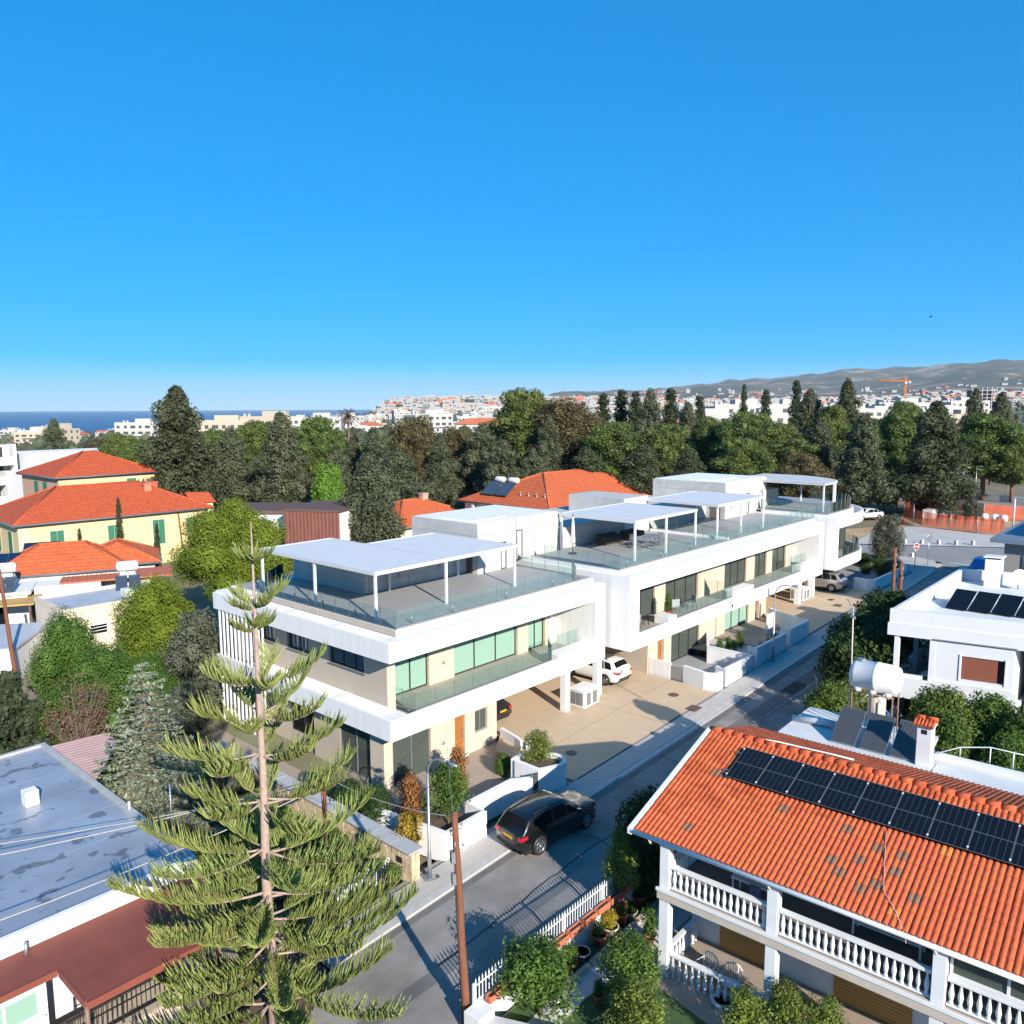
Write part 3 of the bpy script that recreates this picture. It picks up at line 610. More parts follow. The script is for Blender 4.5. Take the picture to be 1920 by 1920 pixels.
# ---------------------------------------------------------------- villa 3 (far, rounded end)
V3 = thing('villa', 'far white villa with a rounded end, a curved glass balcony and a curved pergola', 'villa', FA.w(0, 0, 0), FA.rz, 'modern white villas along the street')
O3, Y3 = 48.45, -2.65
def rnd_plan(x0, xe, y0, ye, r, n=14):     # front edge straight, far end curving back
    pts = [(x0, y0), (xe - r, y0)]
    for k in range(1, n + 1):
        t = math.pi / 2 * k / n; pts.append((xe - r + r * math.sin(t), y0 + (ye - y0) * (1 - math.cos(t))))
    return pts
def band(par, name, pts, th, z0, z1, m):
    """upright band following a plan polyline, thickness inwards (to the left)"""
    mb = MB(); P = [Vector((x, y)) for x, y in pts]; Q = []
    for i, p in enumerate(P):
        t = (P[min(i + 1, len(P) - 1)] - P[max(i - 1, 0)]).normalized(); Q.append(p + Vector((-t.y, t.x)) * th)
    vs = [(p.x, p.y, z0) for p in P] + [(p.x, p.y, z1) for p in P] + [(q.x, q.y, z0) for q in Q] + [(q.x, q.y, z1) for q in Q]; n = len(P); fs = []
    for i in range(n - 1): fs += [(i, i + 1, n + i + 1, n + i), (2 * n + i + 1, 2 * n + i, 3 * n + i, 3 * n + i + 1), (n + i, n + i + 1, 3 * n + i + 1, 3 * n + i), (i + 1, i, 2 * n + i, 2 * n + i + 1)]
    fs += [(0, n, 3 * n, 2 * n), (n - 1, 3 * n - 1, 4 * n - 1, 2 * n - 1)]
    return mb.add(vs, fs).build(name, m, par)
e3 = rnd_plan(O3, 61.2, Y3, 4.5, 7.5)
band(V3, 'balcony_fascia', e3, .16, 3.45, 4.42, white); band(V3, 'roof_fascia', e3, .16, 7.18, 8.16, white)
fill = lambda name, pts, z0, z1, m: MB().prism(pts + [(O3 + .1, pts[-1][1])], z0, z1).build(name, m, V3)
i3 = rnd_plan(O3 + .02, 61.0, Y3 + .17, 4.5, 7.4)
fill('balcony_floor', i3, 3.5, 4.05, balcf); fill('balcony_soffit', i3, 7.2, 7.5, white)
fill('terrace_slab', rnd_plan(O3 + .05, 60.3, Y3 + .75, 4.5, 7.1), 7.5, 8.34, white); fill('terrace_floor', rnd_plan(O3 + .1, 60.1, Y3 + .9, 4.45, 7.0), 8.34, 8.4, terr)
bx('side_wall', MATS['grey_white_render'], V3, O3 - .003, O3 + .3, Y3 + .162, 5, 3.45, 8.1)
bx('end_wall', white, V3, O3 + .002, O3 + .9, Y3 + .165, 0, 4.05, 7.2)
bx('terrace_deck', terr, V3, O3, 60.1, 4.52, 12, 8.3, 8.38); bx('rear_mass', beige, V3, O3 + .3, 57.5, -.05, 12, 3.5, 7.2)
window(V3, 'v', O3 + .9, 52.2, -.2, 4.06, 7.15, 2, glasswin); bx('pier', cream, V3, 52.2, 54.6, -.3, .3, 4.05, 7.2); lampdisc(V3, 'v', 53.4, -.31, 5.2)
window(V3, 'v', 54.6, 57.5, -.2, 4.06, 7.15, 2, glasswin)
q3 = rnd_plan(50.7, 60.9, Y3 + .25, 4.3, 7.4)
for i in range(0, len(q3) - 1): glass_run(V3, q3[i], q3[i + 1], 4.38, .85, 1.2)
t3 = rnd_plan(O3 + .3, 59.9, Y3 + 1.0, 4.4, 6.9)
for i in range(0, len(t3) - 1): glass_run(V3, t3[i], t3[i + 1], 8.4, .95, 1.2)
glass_run(V3, (O3 + .3, 4.6), (O3 + .3, Y3 + 1.0), 8.38, .95, 1.2)
def curved_pergola():
    z = 11.0; pts = [(49.8, -.9), (52.2, -.9), (53.9, -.55), (55.2, .1), (56.2, 1.2), (56.9, 2.6), (57.2, 4.4), (57.2, 8.2), (49.8, 8.2)]
    mb = MB().prism(pts, z - .2, z - .10); o = mb.build('pergola_frame', pergm, V3)
    s = MB(); t = 49.9
    while t < 57.0:
        v0 = -.85 if t < 52.2 else -.85 + ((t - 52.2) / 5.0) ** 2.2 * 5.2
        s.box(t, t + .12, v0, 8.1, z - .06, z); t += .2
    stuff(s.build('louvre_blades', pergm, o))
    for a, b in ((49.95, -.75), (53.7, -.4), (54.4, 0), (57.0, 4.2), (53, 8.0), (49.95, 7.9)): bx('pergola_post', whmet, V3, a - .06, a + .06, b - .06, b + .06, 8.4, z - .2)
curved_pergola()
bx('roof_block', conc, V3, 50.65, 54.2, 5.4, 9.2, 8.4, 9.9); conc_panels(V3, 'v', 50.65, 54.2, 5.39, 8.4, 9.9, 1.75, .75)
bx('ground_wall', cream, V3, 51.3, 54.2, -.6, 4, 1.4, 3.45); door(V3, 'v', 52.0, 52.7, -.66, 1.5, 3.3)
bx('ground_core', beige, V3, 54.3, 58, 1.0, 8, 1.4, 3.45); bx('carport_wall', beige, V3, 51.0, 51.28, -.59, 9, 1.2, 3.45)
# ---------------------------------------------------------------- meter cabinets between the carport columns
def cabinet(u, v, lab):
    z = G(u) + .09
    t = thing('meter_cabinet', lab, 'cabinet', FA.w(u, v, z), FA.rz, 'white service cabinets in the carports')
    bx('housing', white, t, 0, 1.5, 0, 1.15, 0, .98, .01); bx('lid', white, t, -.04, 1.54, -.04, 1.19, .98, 1.05, .008)
    for a, b in ((.12, .62), ): bx('louvre_door', greyal, t, -.022, .0, a, b, .12, .88)
    bx('louvre_door', greyal, t, -.022, .0, .68, 1.05, .12, .88); bx('louvre_door', greyal, t, .2, .62, -.022, 0, .12, .88); bx('louvre_door', greyal, t, .8, 1.25, -.022, 0, .12, .88)
    return t
cabinet(14.3, -.55, 'white service cabinet with grey louvre doors between the columns of the nearest villa')
cabinet(44.35, -1.5, 'white service cabinet between the columns of the middle villa, beside the silver car')
# ============================================================ GARDEN WALLS, STREET FURNITURE, CARS
def wallring(name, label, cat, pts, th, z0, ztop, m=white, closed=False, group=None):
    """low wall following a plan polyline (street coordinates)"""
    t = thing(name, label, cat, FA.w(pts[0][0], pts[0][1], z0), FA.rz, group)
    o = pts[0]; q = [(a - o[0], b - o[1]) for a, b in pts]
    band(t, 'wall', q, th, 0, ztop - z0, m)
    band(t, 'coping', [(a, b) for a, b in q], th + .03, ztop - z0 + .002, ztop - z0 + .045, m)
    return t
GW_ = 'white garden walls along the pavement'
# villa 1: planter, recess, dark gate, rounded planter
w = wallring('garden_wall', 'white planter wall around the citrus tree beside the nearest street lamp', 'wall', [(-2.35, -1.6), (-1.75, -5.44), (.72, -5.44), (.72, -4.36), (3.65, -4.36), (4.40, -4.92)], .2, -.62, .66, group=GW_)
MB().prism([(.1, .1), (.8, -3.62), (2.85, -3.62), (2.85, -2.6), (2.4, .1)], .2, .85).build('soil_fill', soil, w)
w = wallring('garden_wall', 'white rounded planter wall between the black car and the tan driveway', 'wall', [(4.82, -3.4), (4.82, -4.9), (5.9, -5.42), (6.35, -5.38), (6.68, -5.15), (6.85, -4.75), (6.85, -4.3), (6.5, -3.5), (5.9, -3.0), (4.9, -3.1)], .2, -.35, .92, group=GW_)
MB().prism([(.15, -1.2), (1.0, -1.75), (1.6, -1.65), (1.85, -1.2), (1.6, -.3), (1.0, .2), (.15, .1)], .2, 1.12).build('soil_fill', soil, w)
g = thing('garden_gate', 'dark metal gate in the white wall behind the black car', 'gate', FA.w(4.41, -4.88, -.36), FA.rz); bx('gate_leaf', mat('gate_grey', (.06, .065, .07), .5, .1), g, 0, .42, -.02, .02, .1, 1.2); bx('gate_post', greyal, g, -.03, 0, -.03, .03, 0, 1.22)
w = wallring('garden_wall', 'short white wall with a swung gate panel beside the tan driveway', 'wall', [(8.35, .8), (8.0, -.6), (7.75, -1.2)], .16, -.45, .35, group=GW_)
bx('gate_panel', white, w, -.5, -.05, -2.35, -2.3, .05, .85)
bx('flower_strip', soil, w, -6.6, -3.4, -4.9, -4.55, -.03, .02)
# villa 2
w = wallring('garden_wall', 'white rounded garden wall at the left corner of the middle villa patio', 'wall', [(21.6, -2.95), (21.25, -4.6), (21.35, -5.1), (21.65, -5.4), (22.15, -5.46)], .2, .2, 1.44, group=GW_)
w = wallring('garden_wall', 'short white wall beside the wooden door of the middle villa', 'wall', [(21.66, -.4), (21.6, -2.0)], .18, .2, 1.40, group=GW_)
bx('gate_leaf', greyal, w, -.02, .02, -2.48, -1.62, .1, 1.1)
w = wallring('garden_wall', 'white wall section in shade in front of the grey patio of the middle villa', 'wall', [(22.75, -4.6), (22.6, -5.42), (26.5, -5.42), (26.5, -2.2), (29.5, -.6)], .2, .2, 1.50, group=GW_)
w = wallring('garden_wall', 'white wall in shade behind the second street lamp, with shrubs above it', 'wall', [(27.0, -4.7), (27.0, -5.44), (31.7, -5.44), (31.7, -4.6)], .2, .45, 1.86, group=GW_)
w = wallring('garden_wall', 'white rounded wall at the right corner of the middle villa patio', 'wall', [(32.5, -4.6), (32.5, -5.42), (35.7, -5.46), (36.05, -5.2), (36.1, -4.6), (36.7, -3.0), (37.6, -1.6)], .2, .7, 1.98, group=GW_)
bx('wall_panel', paleconc, w, 1.2, 2.5, 1.55, 1.62, .2, 1.75)
w = wallring('garden_wall', 'white wall in shade in front of the far villa beside the silver car', 'wall', [(51.0, -3.4), (50.9, -4.6), (51.2, -5.2), (55, -5.3), (60, -5.3), (63, -3.8), (64, 1)], .2, 1.3, 2.5, group=GW_)
# stone boundary wall with grey coping, blocks one by one
SW = thing('stone_wall', 'pale limestone boundary wall with wide grey coping left of the nearest villa', 'wall', FA.w(-3.6, -5.5, -.7), FA.rz)
bx('core', stone, SW, .04, .36, .04, 15.5, 0, 1.22)
v = 0.0
while v < 15.4:
    bx('coping_slab', coping, SW, -.12, .62, v, v + 1.18, 1.30, 1.38, .008); v += 1.2
for r in range(4):
    v = -.0 - (r % 2) * .2
    while v < 15.4:
        l = rnd.uniform(.35, .75); v1 = min(v + l, 15.5)
        MB().box(-rnd.uniform(.0, .03), .05, max(v, 0), v1 - .015, r * .322, r * .322 + .31).build('stone', stone, SW, bevel=.012); v = v1
for r in range(4):
    for k in range(2): MB().box(.0 + k * .2, .19 + k * .2, -rnd.uniform(0, .03), .05, r * .322, r * .322 + .31).build('stone', stone, SW, bevel=.012)
bx('letter_box', blackm, SW, -.06, -.035, .55, .85, .75, .98)
# white picket gate left of the stone wall
PG = thing('picket_gate', 'white metal picket gate beside the stone wall, behind the tall pine', 'gate', FA.w(-6.62, -4.42, -.78), FA.rz)
for a, b in ((0, 1.28), (1.36, 2.74)):
    for zz in (.1, .88): bx('rail', whmet, PG, a, b, -.02, .02, zz, zz + .06)
    n = 12
    for k in range(n): p = a + (b - a) * (k + .5) / n; bx('picket', whmet, PG, p - .022, p + .022, -.012, .012, .16, .88)
for p in (0, 1.28, 2.70): bx('post', whmet, PG, p - .03, p + .06, -.035, .035, 0, .98)
# street lamps
def street_lamp(u, v, h, lab, reach=1.15):
    z = G(u) + .11
    t = thing('street_lamp', lab, 'street lamp', FA.w(u, v, z), FA.rz, 'galvanised street lamps')
    MB().lathe([(.26, 0), (.26, .05), (.1, .07)], 8, smooth=False).build('base_plate', steel, t)
    MB().tube([(0, 0, .05), (0, 0, 1.1), (0, 0, 1.15), (0, 0, h - .75)], [.088, .082, .06, .04], 12).build('pole', steel, t)
    pts = [(0, -(1 - math.cos(R(a))) * .75, h - .75 + math.sin(R(a)) * .75) for a in range(0, 91, 10)] + [(0, -reach, h + .02)]
    MB().tube(pts, [.04] * 10 + [.03], 8).build('arm', steel, t)
    hd = MB().add([(-.09, -reach + .02, h - .01), (.09, -reach + .02, h - .01), (.13, -reach - .22, h - .02), (.06, -reach - .5, h + .01), (-.06, -reach - .5, h + .01), (-.13, -reach - .22, h - .02),
                   (-.05, -reach + .02, h + .07), (.05, -reach + .02, h + .07), (.08, -reach - .22, h + .12), (.03, -reach - .48, h + .06), (-.03, -reach - .48, h + .06), (-.08, -reach - .22, h + .12)],
                  [(5, 4, 3, 2, 1, 0), (6, 7, 8, 9, 10, 11)] + [(i, (i + 1) % 6, 6 + (i + 1) % 6, 6 + i) for i in range(6)], 0, True).build('lamp_head', steel, t)
    MB().lathe([(0, -.05), (.08, -.03), (.09, 0)], 10, (0, -reach - .25, h - .02)).build('lens', clearlens, hd)
    return t
street_lamp(-3.0, -5.85, 5.15, 'tall curved street lamp on the pavement beside the stone wall, nearest the camera')
street_lamp(28.75, -5.78, 5.35, 'curved street lamp standing in shade against the white wall of the middle villa')
# timber utility poles
def pole(x, y, z, h, lab, r=.13, tilt=(0, 0), boxes=True):
    t = thing('utility_pole', lab, 'utility pole', (x, y, z), 0, 'timber utility poles'); t.rotation_euler = (R(tilt[0]), R(tilt[1]), .4)
    n = 7; MB().tube([(math.sin(k * 1.7) * .012, math.cos(k * 2.3) * .012, h * k / n) for k in range(n + 1)], [r - r * .32 * k / n for k in range(n + 1)], 12).build('shaft', oldwood, t)
    MB().lathe([(r * .7, 0), (r * .62, .05), (.01, .08)], 10, (0, 0, h)).build('cap', oldwood, t)
    for k in range(4):
        a = k * 2.1; MB().tube([(0, 0, h - .5 - k * .22), (math.cos(a) * .2, math.sin(a) * .2, h - .5 - k * .22), (math.cos(a) * .2, math.sin(a) * .2, h - .42 - k * .22)], .018, 6).build('hook', steel, t)
        MB().lathe([(.02, 0), (.04, .02), (.04, .06), (.02, .09)], 8, (math.cos(a) * .2, math.sin(a) * .2, h - .42 - k * .22)).build('insulator', mat('insulator', (.25, .2, .18), .3, .1), t)
    if boxes:
        bx('junction_box', steel, t, -.2, -.08, -.1, .1, h - 1.5, h - 1.15); bx('junction_box', steel, t, -.2, -.09, -.08, .08, h - 2.2, h - 1.85)
        for k in range(10): MB().tube([(-.14, .02, h - 2.6 - k * .38), (-.17, .03, h - 2.62 - k * .38)], .02, 5).build('step_bolt', steel, t)
        MB().tube([(-.13, 0, .2), (-.12, 0, h - 2.2)], .015, 5).build('conduit', blackm, t)
    return t
pw = FA.w(-7.25, -12.15, 0); pole(pw.x, pw.y, -.8, 6.95, 'brown timber utility pole in front, between the road and the white fence', .14, (0, -2.4))
pw = FA.w(-7.3, -5.3, 0); pole(pw.x, pw.y, -.75, 6.0, 'brown timber pole half hidden behind the tall pine', .12, (0, -1), False)
pole(-33.9, 53.4, -.5, 7.8, 'timber pole at the left edge in front of a low white house', .15, (0, -3), False)
pw = FA.w(33.0, -12.0); pole(pw.x, pw.y, .8, 7.8, 'taller of two brown timber poles standing together behind the white flat-roofed house', .16, (0, 0), False)
pw = FA.w(33.7, -12.25); pole(pw.x, pw.y, .8, 6.8, 'shorter of two brown timber poles standing together behind the white flat-roofed house', .17, (0, 0), False)
def wire(p0, p1, sag, r=.012, n=12, m=None, lab=None):
    p0, p1 = Vector(p0), Vector(p1); pts = [p0.lerp(p1, k / n) - Vector((0, 0, sag * 4 * (k / n) * (1 - k / n))) for k in range(n + 1)]
    o = MB().tube(pts, r, 5).build('overhead_wire', m or blackm); return tag(o, lab, 'wire', 'overhead wires')
P1 = Vector((*FA.w(-7.25, -12.15)[:2], 6.0)) + Vector((-.29, 0, 0)); P2 = Vector((*FA.w(-7.3, -5.3)[:2], 5.1))
wm = mat('pale_cable', (.42, .40, .37), .7, .1)
wire(P1, P2, .25, .012, m=wm, lab='thin wire from the front timber pole to the pole behind the pine')
wire(P1 - Vector((0, 0, .4)), FA.w(4.3, .9, 2.3), .3, .009, m=wm, lab='thin service wire from the front timber pole to the nearest villa')
wire(P2, FA.w(-28, 4, 5.2), .6, .018, m=wm, lab='pale cable crossing above the middle of the grey flat roof')
wire(P2 - Vector((0, 0, .3)), FA.w(-28, -1.5, 3.9), .6, .018, m=wm, lab='pale cable crossing above the front of the grey flat roof')
wire(P2 + Vector((0, 0, -.2)), FA.w(-30, 7.2, 5.6), .7, .014, m=wm, lab='pale cable crossing above the back of the grey flat roof')
# covers in the ground
def cover(u, v, a, b, lab, round_=False, m=None):
    m = m or mat('rusty_iron', (.13, .08, .06), .8, .25, 8.0, .4, 60)
    mb = MB()
    dz = G(u) + .115
    if round_: mb.lathe([(a, -.03), (a, .0)], 20)
    else:
        mb.box(-a, a, -b, b, -.03, 0)
    t = mb.build('manhole_cover', m, **inF(FA, u, v, dz)); tag(t, lab, 'manhole cover', 'manhole covers')
    r = MB()
    for k in range(5): r.box(-a * .7 + k * a * .3, -a * .7 + k * a * .3 + .03, -a * .6, a * .6, .0, .006)
    r.build('ribs', m, t)
cover(19.37, -3.61, .32, .32, 'round iron manhole cover on the tan driveway behind the white car', True)
cover(18.3, -5.6, .42, .33, 'rusty square manhole cover where the tan driveway meets the pavement')
cover(9.2, -3.5, .3, .3, 'dark round manhole cover on the driveway beside the rounded planter', True, asphalt2)
cover(-6.1, -5.02, .42, .3, 'large rust-brown plate in front of the white picket gate'); cover(-2.75, -5.95, .17, .12, 'small iron meter cover beside the nearest street lamp')
cover(45.7, -5.5, .42, .36, 'dark manhole cover at the edge of the far driveway'); cover(44.8, -4.3, .36, .3, 'dark manhole cover in shade behind the silver car, nearer the road'); cover(46.2, -3.2, .3, .22, 'small dark manhole cover in shade closest to the silver car')

# ------------------------------------------------------------ cars
def paint(name, c, metal=.35):
    return mat('paint_' + name, c, .28, 0, metal=metal, coat=1.0)
def car(name, label, loc, rz, body, L=4.65, Wd=1.86, Hh=1.70, plate=plateY, suv=True, group='cars', pick=False):
    """x forward; body lofted from cross-sections, glass patches, lamps, plates, wheels with rims"""
    t = thing(name, label, 'car', loc, rz, group)
    f = L / 4.65; W2 = Wd / 2
    # stations: x, sill z, belt z, top z, half width factor, roof half width factor
    if pick: top = [(-2.3, .82), (-2.2, .98), (-.7, 1.02), (-.62, 1.62), (-.2, Hh), (.55, Hh), (1.15, 1.12), (2.1, .98), (2.3, .72)]
    elif suv: top = [(-2.32, .78), (-2.28, 1.05), (-2.14, 1.16), (-1.80, Hh - .09), (-1.4, Hh - .015), (-.5, Hh + .02), (.25, Hh - .03), (.50, Hh - .10), (1.10, 1.13), (1.35, 1.08), (2.0, .98), (2.22, .88), (2.32, .66)]
    else: top = [(-2.32, .70), (-2.25, .93), (-1.75, 1.02), (-1.25, Hh - .12), (-.7, Hh - .01), (.1, Hh), (.42, Hh - .06), (1.12, .98), (1.4, .95), (2.05, .82), (2.25, .72), (2.32, .55)]
    xs = sorted(set([-2.32, -2.28, -2.2, -2.14, -2.0, -1.8, -1.6, -1.4, -1.0, -.5, 0, .25, .5, .7, .9, 1.1, 1.35, 1.7, 2.0, 2.15, 2.22, 2.28, 2.32]))
    tx, tz = [p[0] for p in top], [p[1] for p in top]
    def belt(x): return min(lerpt([-2.32, -2.0, 1.1, 2.32], [.98, 1.06, .98, .70], x) * (Hh / 1.7), lerpt(tx, tz, x) - .015)
    def hw(x): return W2 * lerpt([-2.32, -2.2, -1.9, -1, 1.2, 1.9, 2.2, 2.32], [.80, .90, .97, 1, 1, .95, .84, .68], x)
    def sec(x):
        z = lerpt(tx, tz, x); b = belt(x); w = hw(x); k = min(1, max(0, (z - b - .02) / .45)); zs = lerpt([-2.32, -2.1, 2.05, 2.32], [.42, .26, .24, .36], x)
        rw = w * (.97 - .20 * k)
        zm = zs + (b - zs) * .55
        return [(w * .90, zs), (w * .985, zs + .12), (w, zm), (w * .985, b - .06), (w * .955, b), (w * .955 + (rw - w * .955) * .5, b + (z - b) * .5 - .0), (rw, z - .07 * k - .008), (rw - .10 * (.4 + .6 * k), z - .012 * k), (rw * .45, z + .018), (0, z + .026)]
    vs = []; n = 19
    for x in xs:
        q = sec(x); full = [(x * f, y, z) for y, z in q] + [(x * f, -y, z) for y, z in reversed(q[:-1])]; vs += full
    fs = [(i * n + k, i * n + k + 1, (i + 1) * n + k + 1, (i + 1) * n + k) for i in range(len(xs) - 1) for k in range(n - 1)]
    fs += [tuple(range(n - 1, -1, -1)), tuple((len(xs) - 1) * n + k for k in range(n))]
    bo = MB().add(vs, [tuple(reversed(q)) for q in fs], 0, True).build('body', body, t)
    bx('underbody', tyre, t, -2.1 * f, 2.1 * f, -W2 * .86, W2 * .86, .18, .34)
    def patch(nm, x0, x1, k0, k1, m, off=.008, nx=6, side=1, par=t, a0=0, a1=0):
        """grid on the side of the body between section levels k0..k1 (float index)"""
        g = []; nk = 3
        for i in range(nx + 1):
            for j in range(nk + 1):
                tt = j / nk; xx = (x0 + (x1 - x0) * i / nx) + (a0 * (1 - i / nx) + a1 * i / nx) * tt
                q = sec(xx); kk = k0 + (k1 - k0) * tt; i0 = min(int(kk), 8); fr = kk - i0
                y = q[i0][0] + (q[i0 + 1][0] - q[i0][0]) * fr; z = q[i0][1] + (q[i0 + 1][1] - q[i0][1]) * fr
                g.append((xx * f, side * (y + off), z + off * .35))
        fs_ = [(i * (nk + 1) + j, (i + 1) * (nk + 1) + j, (i + 1) * (nk + 1) + j + 1, i * (nk + 1) + j + 1) for i in range(nx) for j in range(nk)]
        if side < 0: fs_ = [tuple(reversed(q)) for q in fs_]
        return MB().add(g, fs_, 0, True).build(nm, m, par)
    def toppatch(nm, x0, x1, m, wfac=.86, off=.008, nx=5):
        g = []; ny = 6
        for i in range(nx + 1):
            xx = x0 + (x1 - x0) * i / nx; q = sec(xx)
            ymax = q[7][0] * wfac + (q[6][0] - q[7][0]) * .0
            for j in range(ny + 1):
                y = -ymax + 2 * ymax * j / ny; ay = abs(y)
                ys = [q[9][0], q[8][0], q[7][0]]; zs_ = [q[9][1], q[8][1], q[7][1]]; z = lerpt(ys, zs_, ay); g.append((xx * f, y, z + off))
        return MB().add(g, [(i * (ny + 1) + j, (i + 1) * (ny + 1) + j, (i + 1) * (ny + 1) + j + 1, i * (ny + 1) + j + 1) for i in range(nx) for j in range(ny)], 0, True).build(nm, m, t)
    if suv or not pick:
        r0, r1 = (-2.10, -1.84) if suv else (-1.70, -1.28)
        toppatch('rear_window', r0, r1, glassdark, .97); toppatch('windscreen', .53 if suv else .46, 1.06, glassdark, .98)
        for sd in (1, -1):
            patch('side_window', -.52, .30, 4.25, 6.0, glassdark, side=sd, a0=.05, a1=-.12); patch('side_window', -1.28, -.58, 4.25, 6.0, glassdark, side=sd, a0=.12, a1=.05); patch('quarter_window', -1.85, -1.34, 4.3, 5.9, glassdark, side=sd, a0=.18, a1=.12)
            patch('side_window', .34, .86, 4.25, 5.6, glassdark, side=sd, a0=-.1, a1=-.3)
            patch('tail_lamp', -2.27, -2.02, 2.75, 3.9, redlens, .012, side=sd); patch('headlamp', 1.96, 2.24, 2.5, 3.6, clearlens, .01, side=sd)
            patch('sill_trim', -1.35, 1.15, .1, .9, alloy if suv else tyre, .012, side=sd)
            for xx in (-.35, .42): patch('door_handle', xx - .1, xx, 3.15, 3.3, alloy, .025, 2, side=sd)
            if suv: MB().tube([(-1.5 * f, sd * W2 * .70, Hh + .0), (-1.3 * f, sd * W2 * .70, Hh + .045), (.15 * f, sd * W2 * .70, Hh + .045), (.35 * f, sd * W2 * .70, Hh - .02)], .018, 6).build('roof_rail', blackm, t)
            MB().add([(.75 * f, sd * W2 * .96, 1.02), (.95 * f, sd * W2 * .96, 1.02), (.93 * f, sd * (W2 + .2), 1.05), (.78 * f, sd * (W2 + .2), 1.05), (.75 * f, sd * W2 * .96, 1.16), (.95 * f, sd * W2 * .96, 1.14), (.93 * f, sd * (W2 + .2), 1.19), (.78 * f, sd * (W2 + .2), 1.19)],
                     [(0, 3, 2, 1), (4, 5, 6, 7), (0, 1, 5, 4), (1, 2, 6, 5), (2, 3, 7, 6), (3, 0, 4, 7)], 0, False).build('mirror', body, t, bevel=.02)
    else:
        toppatch('windscreen', .58, 1.08, glassdark, .97); toppatch('rear_window', -.68, -.63, glassdark, .9)
        for sd in (1, -1): patch('side_window', -.5, .75, 4.3, 5.8, glassdark, side=sd, a0=.05, a1=-.3); patch('tail_lamp', -2.29, -2.15, 2.2, 3.8, redlens, .012, side=sd)
        bx('load_bed', darkin, t, -2.1 * f, -.75 * f, -W2 * .8, W2 * .8, .95, 1.045)
    zz = Hh / 1.7
    if not pick:
        MB().add([(-2.345 * f, -.68, .44), (-2.345 * f, .68, .44), (-2.30 * f, .80, .62), (-2.30 * f, -.80, .62), (-2.2 * f, -.84, .40), (-2.2 * f, .84, .40)], [(0, 3, 2, 1), (0, 1, 5, 4)]).build('rear_bumper', tyre if suv else body, t)
    if not pick:
        for sd in (1, -1): bx('rear_lamp', redlens, t, -2.335 * f, -2.20 * f, sd * W2 * .60, sd * W2 * .86, .84 * zz, 1.02 * zz, .02)
    bx('number_plate', plate, t, -2.352 * f, -2.335 * f, -.26, .26, .80 * zz, .92 * zz); bx('number_plate', plate, t, 2.325 * f, 2.34 * f, -.26, .26, .46, .57)
    bx('grille', blackm, t, 2.29 * f, 2.335 * f, -.42, .42, .60, .72)
    rw = .37 * zz if suv else .32; tw = MB().lathe([(rw * .70, -.12), (rw * .95, -.125), (rw, -.09), (rw, .09), (rw * .95, .125), (rw * .70, .12), (rw * .70, .03), (0, .03)], 24, axis='y', cap=False).mesh('tyre', tyre)
    rim = MB(); rim.lathe([(rw * .70, .05), (rw * .70, .122), (rw * .64, .128), (rw * .61, .08)], 20, axis='y', cap=False)
    for k in range(5):
        a = k * 2 * math.pi / 5; c_, s_ = math.cos(a), math.sin(a)
        def pt(r_, w_, y_): return (r_ * c_ - w_ * s_, y_, r_ * s_ + w_ * c_)
        rim.add([pt(.03, -.05, .09), pt(rw * .63, -.045, .09), pt(rw * .63, .045, .09), pt(.03, .05, .09), pt(.03, -.05, .118), pt(rw * .63, -.045, .12), pt(rw * .63, .045, .12), pt(.03, .05, .118)], [(0, 1, 2, 3), (7, 6, 5, 4), (0, 4, 5, 1), (2, 6, 7, 3), (1, 5, 6, 2)])
    rim.lathe([(0, .125), (.06, .12), (.06, .09)], 12, axis='y'); rm = rim.mesh('rim', alloy)
    arch = MB().lathe([(rw * 1.10, -.02), (rw * 1.10, .010), (0.0, .010)], 26, axis='y').mesh('wheel_arch', blackm)
    for xx in (-1.40 * f, 1.42 * f):
        for sd in (1, -1):
            ar = mk('wheel_arch', arch, t, (xx, sd * (W2 - .004), rw + .02), 0 if sd > 0 else math.pi)
            wh = mk('wheel', tw, t, (xx, sd * (W2 - .10), rw), 0 if sd > 0 else math.pi); mk('rim', rm, wh, (0, 0, 0))
    return t
yawU = FA.rz; pitchU = -math.atan(GR)
CG = 'parked cars'
def on(u, v, dz=.012): p = FA.w(u, v, G(u) + dz); return p
blk = paint('black', (.006, .006, .007), .2)
c = car('parked_car', 'black estate-type off-roader parked half on the pavement in front of the nearest villa', on(2.6, -7.36, .06), yawU + R(-6), blk, 4.68, 1.88, 1.68, plateY, group=CG); c.rotation_euler[1] = pitchU
c = car('parked_car', 'white off-roader parked in the carport of the nearest villa', on(18.95, 2.0, .09), yawU + R(90), paint('white', (.78, .78, .77), 0), 4.6, 1.88, 1.62, plateW, group=CG)
c = car('parked_car', 'silver off-roader parked beneath the far villa beside the tan driveway', on(49.5, -.9, .09), yawU + R(91), paint('silver', (.42, .39, .36), .55), 4.6, 1.86, 1.66, plateW, group=CG)
c = car('parked_car', 'dark car with a yellow plate whose tail shows past the corner of the nearest villa', on(9.75, 4.0, .09), yawU + R(90), paint('charcoal', (.02, .02, .023), .4), 4.3, 1.78, 1.5, plateY, suv=False, group=CG)
c = car('parked_car', 'dark blue-green car in shade half hidden by the dark tree across the road', on(30.9, -10.9), yawU, paint('teal', (.008, .03, .04), .4), 4.3, 1.75, 1.45, plateW, suv=False, group=CG); c.rotation_euler[1] = pitchU
c = car('parked_car', 'blue pick-up truck in shade behind the white house chimney', on(63.2, -11.2), yawU + R(-4), paint('blue', (.015, .12, .42), .2), 4.9, 1.8, 1.65, plateY, group=CG, pick=True); c.rotation_euler[1] = pitchU
